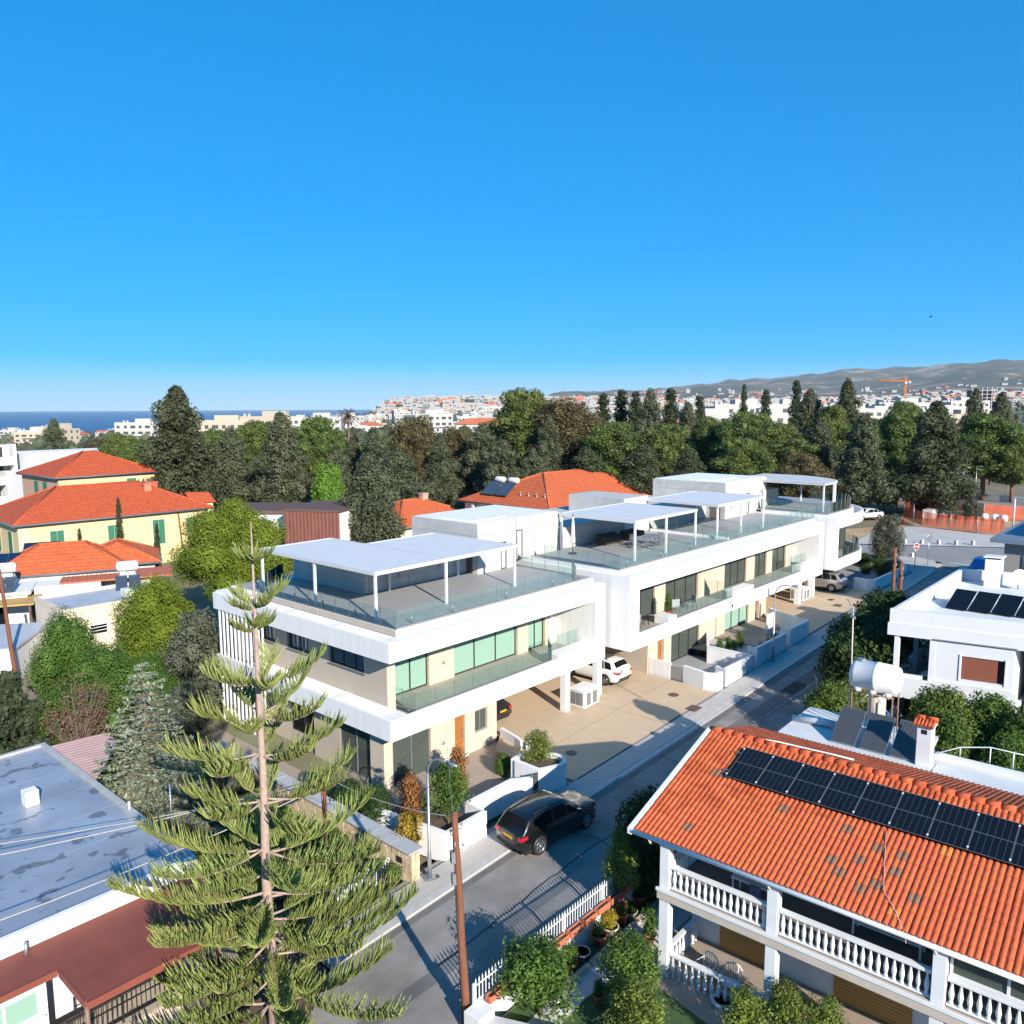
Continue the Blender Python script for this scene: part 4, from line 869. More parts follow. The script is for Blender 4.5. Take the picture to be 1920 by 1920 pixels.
c = car('parked_car', 'white car on the bare earth behind the rounded end of the far villa', on(88.5, 8.0, .02), yawU + R(150), paint('white', (.78, .78, .77), 0), 4.5, 1.8, 1.45, plateW, suv=False, group=CG)
# ============================================================ TILED HOUSE (front right)
HB = thing('tiled_house', 'white house with a red tiled roof, balustraded verandas and columns at the front right', 'house', FB.w(0, 0, 0), FB.rz)
EZ, RU, RZ = 4.0, 5.65, 5.66; VL, VR = 1.0, -14.4
PT = math.atan2(RZ - EZ, RU); SL = math.hypot(RU, RZ - EZ)
hw_ = mat('house_white', (.72, .73, .74), .75, .07, 1.5, .15, 40)
porchf = mat('porch_tile', (.50, .42, .33), .55, .06, 1.2)
# columns
for v in (0, -3.62, -8.13, -12.6):
    MB().box(0, .34, v - .34, v, -1.15, 3.92).build('column', hw_, HB, bevel=.015)
    for zz in (2.02, 3.78): bx('column_collar', hw_, HB, -.03, .37, v - .37, v + .03, zz, zz + .1)
bx('porch_floor', porchf, HB, -.05, 3.0, -14, .1, -1.2, -.92)
bx('porch_step', paleconc, HB, -.75, -.05, -14, .5, -1.3, -1.0)
for k in range(5):
    for j in range(14): bx('floor_tile', porchf, HB, .06 + k * .58, .06 + k * .58 + .57, -.02 - j * .58 - .57, -.02 - j * .58, -.92, -.912 + rnd.uniform(0, .003))
bx('veranda_slab', mat('veranda_edge', (.52, .45, .38), .8, .08, 1.5), HB, -.06, 2.8, -14, .05, 1.93, 2.30)
bx('slab_lip', hw_, HB, -.10, -.062, -14, .08, 2.21, 2.32)
bx('veranda_floor', mat('veranda_tile', (.22, .19, .165), .6, .08), HB, .06, 2.75, -13.9, 0, 2.30, 2.32)
bx('upper_ceiling', hw_, HB, .3, 2.8, -14, .4, 3.90, 3.96)
# walls
bx('lower_wall', hw_, HB, 2.6, 2.85, -1.0, .1, -.92, 1.93); bx('lower_wall', hw_, HB, 2.6, 2.85, -4.9, -2.85, -.92, 1.93); bx('lower_wall', hw_, HB, 2.6, 2.85, -8.9, -7.2, -.92, 1.93); bx('lower_wall', hw_, HB, 2.6, 2.85, -14, -11, -.92, 1.93)
bx('upper_wall', hw_, HB, 2.6, 2.85, -14, .1, 2.32, 3.9)
bx('rear_mass', hw_, HB, 2.86, 9.6, -14, .1, -1.1, 3.9)
for a, b in ((-2.85, -1.0), (-7.2, -4.9), (-11, -8.9)):
    o = bx('blind', blindwood, HB, 2.55, 2.6, a, b, -.88, 1.93)
    for k in range(24): bx('blind_slat', blindwood, o, 2.535, 2.55, a, b, -.86 + k * .115, -.86 + k * .115 + .09)
for a, b in ((-2.7, -1.6), (-6.3, -5.0), (-8.0, -7.2)): bx('upper_door', mat('brown_door', (.16, .09, .035), .6, .15), HB, 2.55, 2.6, a, b, 2.32, 3.85)
# side balustrade wing wall under the rake and end gable
bx('gable_wall', hw_, HB, 2.86, 9.6, .1, .12, -1.1, 3.9)
MB().add([(2.86, .11, 3.9), (9.6, .11, 3.9), (RU, .11, RZ - .2)], [(0, 1, 2)]).build('gable', hw_, HB)
# balusters
BAL = MB().lathe([(.055, 0), (.055, .05), (.035, .07), (.062, .17), (.07, .24), (.055, .33), (.034, .44), (.032, .50), (.05, .53), (.05, .56)], 10).mesh('baluster', hw_)
BALL = MB().lathe([(.06, 0), (.06, .06), (.035, .09), (.062, .22), (.07, .3), (.055, .42), (.034, .56), (.032, .62), (.05, .66), (.05, .70)], 10).mesh('baluster', hw_)
def balustrade(par, p0, p1, z, h, me, n):
    a, b = Vector(p0), Vector(p1); d = b - a; L = d.length; rz = math.atan2(d.y, d.x)
    e = thing_part('balustrade', par, (a.x, a.y, z), rz)
    for q0, q1, ww in ((0, .05, .075), (h - .10, h, .085)): MB().box(0, L, -ww, ww, q0, q1).build('handrail' if q0 > .1 else 'plinth', hw_, e, bevel=.01)
    s = (h - .15) / (.56 if me is BAL else .70)
    for k in range(n):
        o = mk('baluster', me, e, (L * (k + .5) / n, 0, .05)); o.scale = (1, 1, s)
def thing_part(name, par, loc, rz=0):
    o = bpy.data.objects.new(name, None); COL.objects.link(o); o.parent = par; o.location = loc; o.rotation_euler = (0, 0, rz); o.empty_display_size = .1; return o
balustrade(HB, (.17, -.36), (.17, -3.60), 2.32, .80, BAL, 15); balustrade(HB, (.17, -3.98), (.17, -8.11), 2.32, .80, BAL, 20); balustrade(HB, (.17, -8.49), (.17, -12.58), 2.32, .80, BAL, 19)
balustrade(HB, (.17, -.36), (.17, -3.60), -.92, .97, BALL, 14); balustrade(HB, (2.5, -.17), (.36, -.17), -.92, .97, BALL, 9); balustrade(HB, (2.5, -.17), (.36, -.17), 2.32, .80, BAL, 9)
window(HB, 'u', -12.5, -8.5, .28, 3.08, 3.9, 3, glasswin, hw_, .07)
# gutter, fascia boards, rake
MB().tube([(-.10, VL + .02, EZ - .06), (-.10, VR, EZ - .06)], .075, 8).build('gutter', whmet, HB)
bx('fascia_board', hw_, HB, -.02, .03, VR, VL, EZ - .16, EZ - .01)
for v in (.35, -3.7, -8.2): MB().tube([(-.10, v, EZ - .1), (-.02, v, EZ - .28)], .05, 8).build('downpipe_elbow', whmet, HB)
rk = MB(); rk.add([(-.15, VL, EZ - .17), (RU, VL, RZ - .13), (RU, VL, RZ + .06), (-.15, VL, EZ + .03), (-.15, VL + .16, EZ - .17), (RU, VL + .16, RZ - .13), (RU, VL + .16, RZ + .06), (-.15, VL + .16, EZ + .03)],
   [(3, 2, 1, 0), (4, 5, 6, 7), (0, 1, 5, 4), (1, 2, 6, 5), (2, 3, 7, 6), (3, 0, 4, 7)]); rk.build('rake_board', hw_, HB)
# roof deck (front and back slopes)
FZ = RZ - math.tan(PT) * 4.1
MB().add([(0, VL, EZ - .03), (0, VR, EZ - .03), (RU, VR, RZ - .03), (RU, VL, RZ - .03), (RU + 4.1, VL, FZ - .03), (RU + 4.1, VR, FZ - .03)], [(0, 1, 2, 3), (3, 2, 5, 4)]).build('roof_deck', tile_m, HB)
# double-roll clay tiles: 0.34 x 0.35 module
TW, TL = .34, .352
def tile_geo():
    prof = []
    for k in range(13):
        t = k / 12; y = t * TW; ph = t * 2
        q = ph % 1.0 if k < 12 else 1.0
        z = .052 * max(0, math.sin(math.pi * q)) ** .8 if .0 < q < 1 else 0.0
        prof.append((y, z))
    vs = [(0, -y, z + .026) for y, z in prof] + [(TL + .05, -y, z + .0) for y, z in prof] + [(0, -y, z - .0) for y, z in prof]; n = 13
    fs = [(i, n + i, n + i + 1, i + 1) for i in range(12)] + [(2 * n + i, i, i + 1, 2 * n + i + 1) for i in range(12)]
    return vs, fs
tv, tf = tile_geo()
TM = {m.name: MB().add(tv, tf, 0, True).mesh('roof_tile', m) for m in (tile_m, tile_o, tile_g)}
NR = int(SL / TL) + 1; NC = int((VL - VR) / TW)
cs, sn = math.cos(PT), math.sin(PT)
tiles = []
for r in range(NR):
    for c in range(NC):
        s = r * TL - .05; v = VL - .02 - c * TW
        if s > SL - .2: continue
        if 3.45 < s < 5.1 and v < -.95 and v > -13: continue      # hidden under the solar panels
        tiles.append((s, v))
camL = Vector(FB.l(0, 0))
tiles.sort(key=lambda q: (q[0] * cs - camL[0]) ** 2 + (q[1] - camL[1]) ** 2 + (18 - EZ) ** 2)
vis = [t for t in tiles if t[1] > -10.9]; stained = set()
cl = [(-5.6, 1.6), (-5.9, 2.4), (-4.9, 2.6), (-6.3, .9), (-5.3, .9), (-6.6, 1.7), (.1, 3.3), (-.3, 3.6), (-2.9, 2.7), (-7.1, 1.1), (-.4, .8), (-5.7, .6), (-4.7, 1.5), (-6.5, 2.3)]
for a, b in cl: stained.add(min(range(len(tiles)), key=lambda i: (tiles[i][1] - a) ** 2 + (tiles[i][0] - b) ** 2))
rest = MB(); cnt = 0; vs_ = set(id(t) for t in vis[:290])
rm_ = Matrix.Rotation(-PT, 3, 'Y')
for i, t in enumerate(tiles):
    s, v = t; z = EZ + s * sn + rnd.uniform(-.004, .006); x = s * cs
    if id(t) in vs_ or i in stained:
        m = tile_g if i in stained else (tile_o if rnd.random() < .012 else tile_m)
        o = mk('roof_tile', TM[m.name], HB, (x, v, z)); o.rotation_euler = (rnd.uniform(-.012, .012), -PT, rnd.uniform(-.012, .012)); cnt += 1
    else:
        rest.add([rm_ @ Vector(p) + Vector((x, v, z)) for p in tv], tf, 0, True)
rm2 = Matrix.Rotation(PT, 3, 'Y') @ Matrix.Rotation(math.pi, 3, 'Z')
for r in range(int(4.2 / TL)):                       # back slope
    for c in range(NC):
        s = 4.25 - r * TL - .3; v = VL - .36 - c * TW; x = RU + s * cs; z = RZ - s * sn
        rest.add([Matrix.Rotation(PT, 3, 'Y') @ Vector((-p[0], p[1] + TW, p[2])) + Vector((x, v, z)) for p in tv], [tuple(reversed(q)) for q in tf], 0, True)
stuff(rest.build('roof_tiles_beyond', tile_m, HB))
# ridge caps
v = VL
while v > -11.5:
    MB().tube([(RU, v + .03, RZ + .0), (RU, v - .42, RZ + .022)], [.125, .145], 10).build('ridge_cap', tile_m, HB); v -= .42
# solar panels on the roof
SPm = mat('solar_cell', (.006, .0065, .009), .32, .12, 6.0, coat=.12, spec=.25)
cell = mat('solar_grid', (.15, .155, .165), .45, 0)
SPA = thing('solar_array', 'long row of black solar panels along the ridge of the red tiled roof', 'solar panels', FB.w(3.3, -.68, EZ + 3.46 * sn + .13), FB.rz); SPA.rotation_euler = (0, -PT, FB.rz)
PWd, PLn = 1.075, 1.74
pm = MB().box(0, PLn, -PWd + .012, 0, 0, .035).mesh('solar_panel', SPm)
fm = MB().box(0, PLn, -.012, -.0, .002, .04).box(0, PLn, -PWd + .012, -PWd + .024, .002, .04).box(0, .014, -PWd + .026, -.014, .0355, .040).box(PLn - .014, PLn, -PWd + .026, -.014, .0355, .040).box(PLn / 2 - .008, PLn / 2 + .008, -PWd + .026, -.014, .0355, .0385).mesh('panel_frame', cell)
gm = MB()
for k in range(1, 6): gm.box(.015, PLn / 2 - .01, -PWd * k / 6 - .0022, -PWd * k / 6 + .0022, .0352, .0368); gm.box(PLn / 2 + .01, PLn - .015, -PWd * k / 6 - .0022, -PWd * k / 6 + .0022, .0352, .0368)
gmm = gm.mesh('cell_lines', cell)
cm = MB().box(.1, .16, -.02, .03, .041, .06).box(PLn - .16, PLn - .1, -.02, .03, .041, .06).mesh('clamp', whmet)
for k in range(12):
    o = mk('array_panel', pm, SPA, (0, -k * PWd, 0)); mk('panel_frame', fm, o, (0, 0, 0)); mk('cell_lines', gmm, o, (0, 0, 0)); mk('clamp', cm, o, (0, 0, 0))
for xx in (.35, 1.4): bx('mounting_rail', alloy, SPA, xx, xx + .05, -12.95, .28, -.06, -.015)
# thin white conduit across ridge + hanging cable
def onroof(s, v, up=.09): return FB.w(s * cs, v, EZ + s * sn + up)
def backroof(s, v, up=.1): return FB.w(RU + s * cs, v, RZ - s * sn + up)
tag(MB().tube([backroof(.25, -.9), backroof(.7, -1.35), backroof(.8, -1.8), backroof(1.2, -3.1), backroof(1.3, -3.9)], .03, 6).build('conduit', whmet), 'bent white conduit lying on the back slope of the red tiled roof', 'conduit')
tag(MB().tube([onroof(3.4, -6.0), onroof(2.0, -6.35), onroof(1.0, -6.6), onroof(.4, -7.1), onroof(-.05, -7.4, .02), FB.w(-.12, -7.5, 3.75)], .013, 5).build('loose_cable', mat('pink_cable', (.7, .4, .36), .6, .1)), 'thin pinkish cable running down the red tiled roof to the gutter', 'cable')
# veranda furniture
tb = thing('veranda_table', 'white table with a towel on it on the upper veranda of the tiled house', 'table', FB.w(1.3, -2.6, 2.32), FB.rz)
bx('table_top', hw_, tb, -.35, .35, -.75, .55, .66, .71)
for a in (-.3, .26):
    for b in (-.7, .48): bx('leg', hw_, tb, a, a + .05, b, b + .05, 0, .66)
bx('stretcher', hw_, tb, -.3, -.26, -.65, .48, .2, .25)
tw_ = MB()
for i in range(6): tw_.box(-.36 - (.01 if i < 3 else .01), -.352, -.45 + i * .06, -.45 + i * .06 + .055, .38, .716)
tag(tw_.build('towel', mat('striped_towel', (.16, .17, .26), .95, .5, 14.0), loc=FB.w(1.3, -2.6, 2.32), rz=FB.rz), 'dark blue and white towel hanging over the veranda table', 'towel')
bn = thing('garden_bench', 'white bench with a slatted back on the upper veranda of the tiled house', 'bench', FB.w(1.75, -6.6, 2.32), FB.rz)
bx('seat', hw_, bn, -.25, .3, -.95, .95, .40, .45)
for k in range(15): bx('back_slat', hw_, bn, .28, .32, -.9 + k * .125, -.9 + k * .125 + .07, .45, .98)
bx('top_rail', hw_, bn, .27, .33, -.95, .95, .98, 1.05)
for a in (-.95, .89):
    for q0, q1 in ((-.24, -.18), (.24, .30)): bx('leg', hw_, bn, q0, q1, a, a + .06, 0, .42)
    bx('armrest', hw_, bn, -.25, .3, a, a + .06, .62, .67); bx('arm_post', hw_, bn, -.24, -.19, a, a + .06, .42, .62)
def plastic_chair(v, u, rz, lab):
    t = thing('plastic_chair', lab, 'chair', FB.w(u, v, -.915), FB.rz + rz, 'white chairs on the lower porch')
    bx('seat', hw_, t, -.25, .25, -.25, .25, .40, .43, .015)
    pts = [(-.24, -.28 + .0, .43), (-.29, -.29, .75), (-.30, -.2, .88), (-.31, 0, .93), (-.30, .2, .88), (-.29, .29, .75), (-.24, .28, .43)]
    MB().tube(pts, .026, 8).build('back_hoop', hw_, t)
    for k in range(5): MB().tube([(-.24, -.16 + k * .08, .43), (-.30, -.16 + k * .08, .88)], .014, 5).build('back_slat', hw_, t)
    for a in (-.22, .2):
        for b in (-.24, .22): MB().tube([(a, b, .41), (a * 1.12, b * 1.12, 0)], .022, 6).build('leg', hw_, t)
    for s_ in (-1, 1): MB().tube([(-.28, s_ * .29, .66), (.1, s_ * .31, .65), (.2, s_ * .28, .42)], .02, 6).build('armrest', hw_, t)
plastic_chair(-1.35, .75, R(165), 'white round-backed chair on the lower porch nearer the corner column'); plastic_chair(-2.25, .75, R(190), 'white round-backed chair on the lower porch farther from the corner column')
# ------------------------------------------------------------ flat roof behind the ridge: tank, collectors, chimney, railing
FR = thing('flat_roof_annex', 'white flat-roofed annex behind the red tiled roof', 'house', FB.w(9.9, 0, 0), FB.rz)
roofw = mat('roof_membrane', (.62, .62, .61), .7, .12, .8, .15, 20)
MB().prism([(0, -14), (1.6, -14), (1.6, -5.2), (3.6, -5.0), (3.6, -1.2), (0, -1.2)], -1, 4.25).build('walls', hw_, FR); MB().prism([(-.35, -14), (1.75, -14), (1.75, -5.35), (3.8, -5.2), (3.8, .1), (-.35, .1)], 4.252, 4.40).build('roof_slab', roofw, FR); bx('parapet', hw_, FR, 1.35, 1.6, -14, -5.3, 4.402, 4.62); 
bx('patched_strip', roofw, FR, -.3, .9, -14, -5.8, 4.402, 4.43)
RL = thing('roof_railing', 'thin white railing on the flat roof right of the tiled chimney', 'railing', FB.w(11.6, -6.4, 4.62), FB.rz)
for k, vv in enumerate((0, -1.0, -1.75, -2.7, -3.6)):
    MB().tube([(0, vv, 0), (0, vv, .35 if k == 0 else .62)], .022, 6).build('post', whmet, RL)
MB().tube([(-.5, .7, .08), (0, 0, .35), (0, -1.0, .62), (0, -3.8, .62)], .022, 6).build('handrail', whmet, RL)
CHM = thing('chimney', 'white chimney with a little tiled cap beside the solar water collectors', 'chimney', FB.w(10.2, -5.15, 4.4), FB.rz)
bx('stack', hw_, CHM, 0, .55, -.52, 0, 0, 1.55, .02); bx('flue_opening', blackm, CHM, -.008, .0, -.36, -.16, 1.28, 1.45); bx('cap_slab', hw_, CHM, -.06, .61, -.58, .06, 1.55, 1.6)
for k in range(6):
    MB().tube([(-.12, .08 - k * .125, 1.63), (.28, .08 - k * .125, 1.80)], [.06, .055], 8).build('cap_tile', tile_m, CHM); MB().tube([(.67, .08 - k * .125, 1.63), (.28, .08 - k * .125, 1.80)], [.06, .055], 8).build('cap_tile', tile_m, CHM)
MB().tube([(.28, .15, 1.84), (.28, -.25, 1.85)], .08, 8).build('cap_ridge', tile_m, CHM); MB().tube([(.28, -.24, 1.86), (.28, -.66, 1.85)], .08, 8).build('cap_ridge', tile_m, CHM)
WT = thing('water_tank', 'large white cylindrical water tank on a steel stand on the flat roof', 'water tank', FB.w(12.6, -2.4, 4.4), FB.rz)
tr = .62; MB().lathe([(.0, -1.0), (.35, -.98), (.54, -.9), (tr, -.72), (tr, -.12), (tr + .02, -.1), (tr + .02, -.02), (tr, 0), (tr, .72), (.54, .9), (.35, .98), (0, 1.0)], 28, (.0, -.55, 2.35), axis='y').build('tank', oldwhite, WT)
MB().lathe([(.2, 0), (.2, .06), (.16, .08), (0, .08)], 16, (0, .05, 2.95)).build('lid', greyal, WT)
for y in (-1.15, -.55, .05): MB().lathe([(.13, 0), (.13, .22)], 12, (-.35, y - .0, 1.66)).build('saddle', oldwhite, WT)
for x in (-.45, .45):
    for y in (-1.35, -.55, .25): MB().tube([(x, y, 0), (x, y, 1.78)], .03, 6).build('stand_leg', mat('rusty_steel', (.28, .15, .09), .8, .3, 9.0), WT)
    MB().tube([(x, -1.4, 1.72), (x, .3, 1.72)], .035, 6).build('stand_beam', MATS['rusty_steel'], WT)
MB().tube([(-.45, .25, .9), (-.45, -.4, 1.7)], .018, 5).build('brace', steel, WT); MB().tube([(-.45, -1.35, .9), (-.45, -.7, 1.7)], .018, 5).build('brace', steel, WT)
HC = thing('hot_water_cylinder', 'upright cream cylinder beneath the large white water tank', 'boiler', FB.w(13.1, -2.9, 4.4), FB.rz)
MB().lathe([(.36, 0), (.36, 1.45), (.3, 1.52), (0, 1.55)], 20).build('cylinder', mat('cream_enamel', (.62, .55, .45), .5, .1, 1.0), HC); MB().tube([(-.37, -.15, .1), (-.37, -.15, 1.2), (-.2, -.3, 1.45)], .02, 6).build('pipe', steel, HC)
colm = mat('collector_glass', (.05, .053, .06), .25, .1, 5.0, coat=.5)
for k, lb in enumerate(('left of three tilted solar water collectors behind the red roof ridge', 'middle of three tilted solar water collectors behind the red roof ridge', 'right of three tilted solar water collectors, beside the tiled chimney')):
    t = thing('solar_collector', lb, 'solar collector', FB.w(10.35, -1.95 - k * 1.13, 4.42), FB.rz, 'tilted solar water collectors'); t.rotation_euler = (0, R(-36), FB.rz)
    bx('collector_box', alloy, t, 0, 1.75, -.95, 0, 0, .07); bx('absorber', colm, t, .03, 1.72, -.92, -.03, .07, .078)
    for j in range(11): bx('tube_line', mat('tube_grey', (.12, .12, .125), .4, 0), t, .04, 1.71, -.9 + j * .083, -.9 + j * .083 + .014, .078, .082)
    for y in (-.9, -.1): MB().tube([(1.72, y, 0), (1.72 - .62, y, -.85)], .018, 5).build('prop', steel, t)
AM = thing('antenna_mast', 'tall thin mast with a small aerial beside the white water tank', 'antenna', FB.w(13.4, -1.7, 4.4), FB.rz)
MB().tube([(0, 0, 0), (.02, 0, 2.5), (.02, .05, 5.0)], .032, 6).build('mast', mat('mast_pink', (.55, .47, .43), .6, .15, 6.0), AM)
for k in range(5): MB().tube([(-.18, -.12 + k * .05, 4.95 - k * .1), (.25, .12 - k * .02, 4.95 - k * .1)], .012, 4).build('element', steel, AM)
MB().tube([(0, .05, 4.95), (.15, .35, 5.25)], .02, 5).build('boom', steel, AM); MB().tube([(-.2, -.1, 4.55), (.2, .2, 4.6)], .06, 6).build('receiver', greyal, AM)
# blue-grey tarpaulin roof piece left of collectors, small tiled canopy
o = tag(MB().box(0, 2.1, -1.6, .3, 0, .06).build('sheet_roof', mat('bluegrey_sheet', (.42, .47, .52), .5, .15, 1.0), loc=FB.w(10.4, -.2, 4.3), rz=FB.rz), 'pale blue-grey sheet roof left of the solar water collectors', 'roof sheet')
o = tag(MB().tube([(0, 0, 0), (.2, -1.2, .05), (.1, -1.7, .12)], .16, 8).build('rolled_tarp', mat('pale_tarp', (.62, .63, .62), .7, .15, 3.0, .4, 12), loc=FB.w(11.6, .1, 4.5), rz=FB.rz), 'rolled pale tarpaulin on the sheet roof behind the red ridge', 'tarpaulin')
# ============================================================ WHITE FLAT-ROOFED HOUSE (right)
eC = (FA.U * 1.25 + FA.V * -6.01).normalized(); oC = FA.w(22.53, -14.97); rC = math.atan2(eC.y, eC.x)
HC_ = thing('flat_roof_house', 'white flat-roofed house with black roof panels and a red-brown shutter at the right', 'house', oC, rC)
sC = FA.U.dot(eC), FA.U.dot(Vector((-eC.y, eC.x, 0)))          # street direction in this house's axes
def LS(d, x=0): return (x + sC[0] * d, sC[1] * d)
hwC = mat('house_cool_white', (.64, .65, .67), .75, .05, 1.2, .12, 50)
X1 = 10.5
def pp(name, x0, x1, d0, d1, z0, z1, m=hwC): return MB().prism([LS(d0, x0), LS(d0, x1), LS(d1, x1), LS(d1, x0)], z0, z1).build(name, m, HC_)
pp('roof_slab', 0.0, X1, .0, 15.2, 5.62, 6.18, hwC)
pp('roof_membrane', .24, X1 - .2, .24, 15.0, 6.182, 6.2, mat('pale_membrane', (.66, .66, .64), .8, .14, .5, .2, 20))
pp('parapet', 0, X1, -.02, .22, 6.182, 7.05); pp('parapet', 0, .22, .222, 15.2, 6.182, 7.0); pp('parapet', .222, X1, 14.9, 15.2, 6.182, 6.95)
pp('roof_band', -.06, X1, -.08, -.022, 5.62, 6.3, hwC)
pp('fascia_shadow_line', 2.2, 6.0, -.14, -.082, 5.66, 5.70, mat('painted_shadow_line', (.3, .31, .33), .9, 0))  # raised grey strip, a shadow line put in as colour along the roof band
pp('column', .28, .50, .02, .3, 2.4, 5.62); pp('column', .30, .5, 3.6, 3.85, 2.4, 5.62); pp('column', 2.0, 2.28, 0, .3, 2.4, 5.62)
pp('front_wall', 2.28, 3.5, .02, .3, 2.5, 5.62); pp('front_wall', 5.48, 5.85, .02, .3, 2.5, 5.62); pp('front_wall', 3.5, 5.48, .02, .3, 4.92, 5.62); pp('front_wall', 3.5, 5.48, .02, .3, 2.5, 3.66)
pp('ledge', 2.28, 5.87, -.02, .018, 3.34, 3.46)
pp('window_surround', 3.42, 3.5, -.03, .018, 3.6, 5.0); pp('window_surround', 5.48, 5.56, -.03, .018, 3.6, 5.0)
o = pp('shutter', 3.52, 5.12, .12, .16, 3.7, 4.9, mat('redbrown_shutter', (.26, .085, .05), .6, .1, 1.0))
for k in range(20): MB().prism([LS(.105, 3.53), LS(.105, 5.11), LS(.118, 5.11), LS(.118, 3.53)], 3.72 + k * .059, 3.72 + k * .059 + .045).build('shutter_slat', MATS['redbrown_shutter'], o)
pp('dark_gap', 5.12, 5.48, .2, .22, 3.68, 4.9, mat('dark_brown', (.03, .012, .012), .6, 0))
pp('lower_apron', .1, 6.05, -.16, .015, 2.22, 3.32); pp('floor_slab', .1, 6.05, .018, 15, 2.2, 2.5)
pp('side_wall', 5.62, 5.85, .302, 14, 2.5, 5.62); pp('right_wing', 6.2, X1, 1.5, 14, -.2, 5.6)
pp('balcony_parapet', .06, .28, .3, 9.5, 2.5, 3.5); pp('balcony_parapet', .5, 1.7, .04, .2, 2.9, 3.5); pp('balcony_floor', .3, 2.2, .3, 9, 2.5, 2.52, terr)
pp('balcony_rail', .5, 2.0, .02, .06, 2.85, 2.89, blackm)
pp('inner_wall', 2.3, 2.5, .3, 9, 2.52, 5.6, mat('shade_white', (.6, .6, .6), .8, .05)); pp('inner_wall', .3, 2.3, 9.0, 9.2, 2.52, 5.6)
tb = pp('round_table', 1.2, 2.0, 1.6, 2.4, 3.1, 3.15, oldwhite)
pp('lower_wall', 2.4, 5.9, 1.0, 1.2, .2, 2.2); pp('stone_plinth', 2.35, 3.3, .9, .99, .2, 1.6, stone)
for a, b in ((3.4, 4.05), (4.2, 5.2)):
    f_ = pp('window', a, b, .93, .99, .5, 2.0, greyal); MB().prism([LS(.9, a + .08), LS(.9, b - .08), LS(.925, b - .08), LS(.925, a + .08)], .55, 1.95).build('pane', glassdark, f_)
pp('striped_screen', 5.3, 6.6, .75, .8, .3, 1.9, mat('grey_screen', (.3, .31, .33), .7, .2, 8.0, stretch=(8, 8, .2))); pp('porch_roof', 5.6, 7.2, -.7, .9, 1.95, 2.1)
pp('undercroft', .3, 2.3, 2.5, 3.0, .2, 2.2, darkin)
pp('chimney', 1.7, 2.6, 13.3, 14.1, 6.2, 8.0, hwC); pp('chimney_cap', 1.6, 2.7, 13.2, 14.2, 8.12, 8.2, hwC); pp('chimney_opening', 1.8, 2.5, 13.4, 14.0, 8.0, 8.12, mat('opening_dark', (.05, .03, .02), .9, 0))  # dark brown block fills the opening below the chimney cap
GB = thing('grey_house', 'grey-brown building with a dark overhanging roof behind the white flat-roofed house', 'building', FA.w(43.2, -16.4, 0), FA.rz)
gbm = mat('grey_brown_render', (.30, .28, .26), .85, .08); bx('walls', gbm, GB, 0, 14.5, -14, 0, .8, 8.2); bx('roof', mat('slate_blue', (.16, .20, .25), .5, .1), GB, -.7, 15.2, -14, .8, 8.2, 8.5); bx('roof_upstand', MATS['slate_blue'], GB, 1.5, 14, -13, -1.0, 8.5, 9.2); bx('parapet', gbm, GB, -.05, 0, -14, 0, 8.0, 8.19)
for a, b in ((-2.6, -1.2), (-5.5, -3.6)):
    f_ = bx('window', greyal, GB, -.08, -.01, a, b, 5.6, 7.4); bx('pane', glassdark, f_, -.1, -.082, a + .1, (a + b) / 2 - .05, 5.7, 7.3); bx('pane', glassdark, f_, -.1, -.082, (a + b) / 2 + .05, b - .1, 5.7, 7.3)
for a in (2, 6, 10): f_ = bx('window', greyal, GB, a, a + 1.6, .0, .06, 5.4, 7.0); bx('pane', glassdark, f_, a + .1, a + 1.5, .062, .08, 5.5, 6.9)
for k in range(5):
    lb = 'large black solar panel on the white flat roof, %s from the left' % ORD[k]
    t = thing('solar_module', lb, 'solar panel', FA.w(28.1 + .1 * k, -16.35 - k * 1.16, 6.25), FA.rz, 'black panels on the white flat roof'); t.rotation_euler = (0, R(-24), FA.rz + R(-4))
    bx('panel', SPm, t, 0, 2.0, -1.1, 0, 0, .05); bx('frame_edge', blackm, t, -.01, 2.01, -1.12, -1.1, 0, .055); bx('clamp_strip', whmet, t, .1, 1.9, -1.135, -1.121, .03, .045)
    for y in (-1.0, -.1): MB().tube([(1.9, y, 0), (1.9 + .36, y, -.85)], .02, 5).build('prop', steel, t)
SD = thing('satellite_dish', 'white satellite dish at the right edge on the flat roof', 'satellite dish', FA.w(36.6, -18.5, 6.2), FA.rz)
d = MB().lathe([(0, 0), (.2, .03), (.4, .1), (.52, .2), (.53, .21), (.4, .13), (.2, .06), (0, .03)], 20).build('dish', oldwhite, SD, (0, 0, .75)); d.rotation_euler = (R(35), R(-65), 0)
MB().tube([(0, 0, 0), (0, 0, .75)], .04, 8).build('mast', steel, SD); MB().tube([(0, 0, .7), (-.5, -.2, 1.05)], .015, 5).build('feed_arm', steel, SD)
# low boundary wall and passage between the two right-hand houses
w = wallring('garden_wall', 'low white wall behind the water tank leading to the flat-roofed house', 'wall', [(20.5, -15.6), (25.5, -15.2)], .2, .2, 1.3)
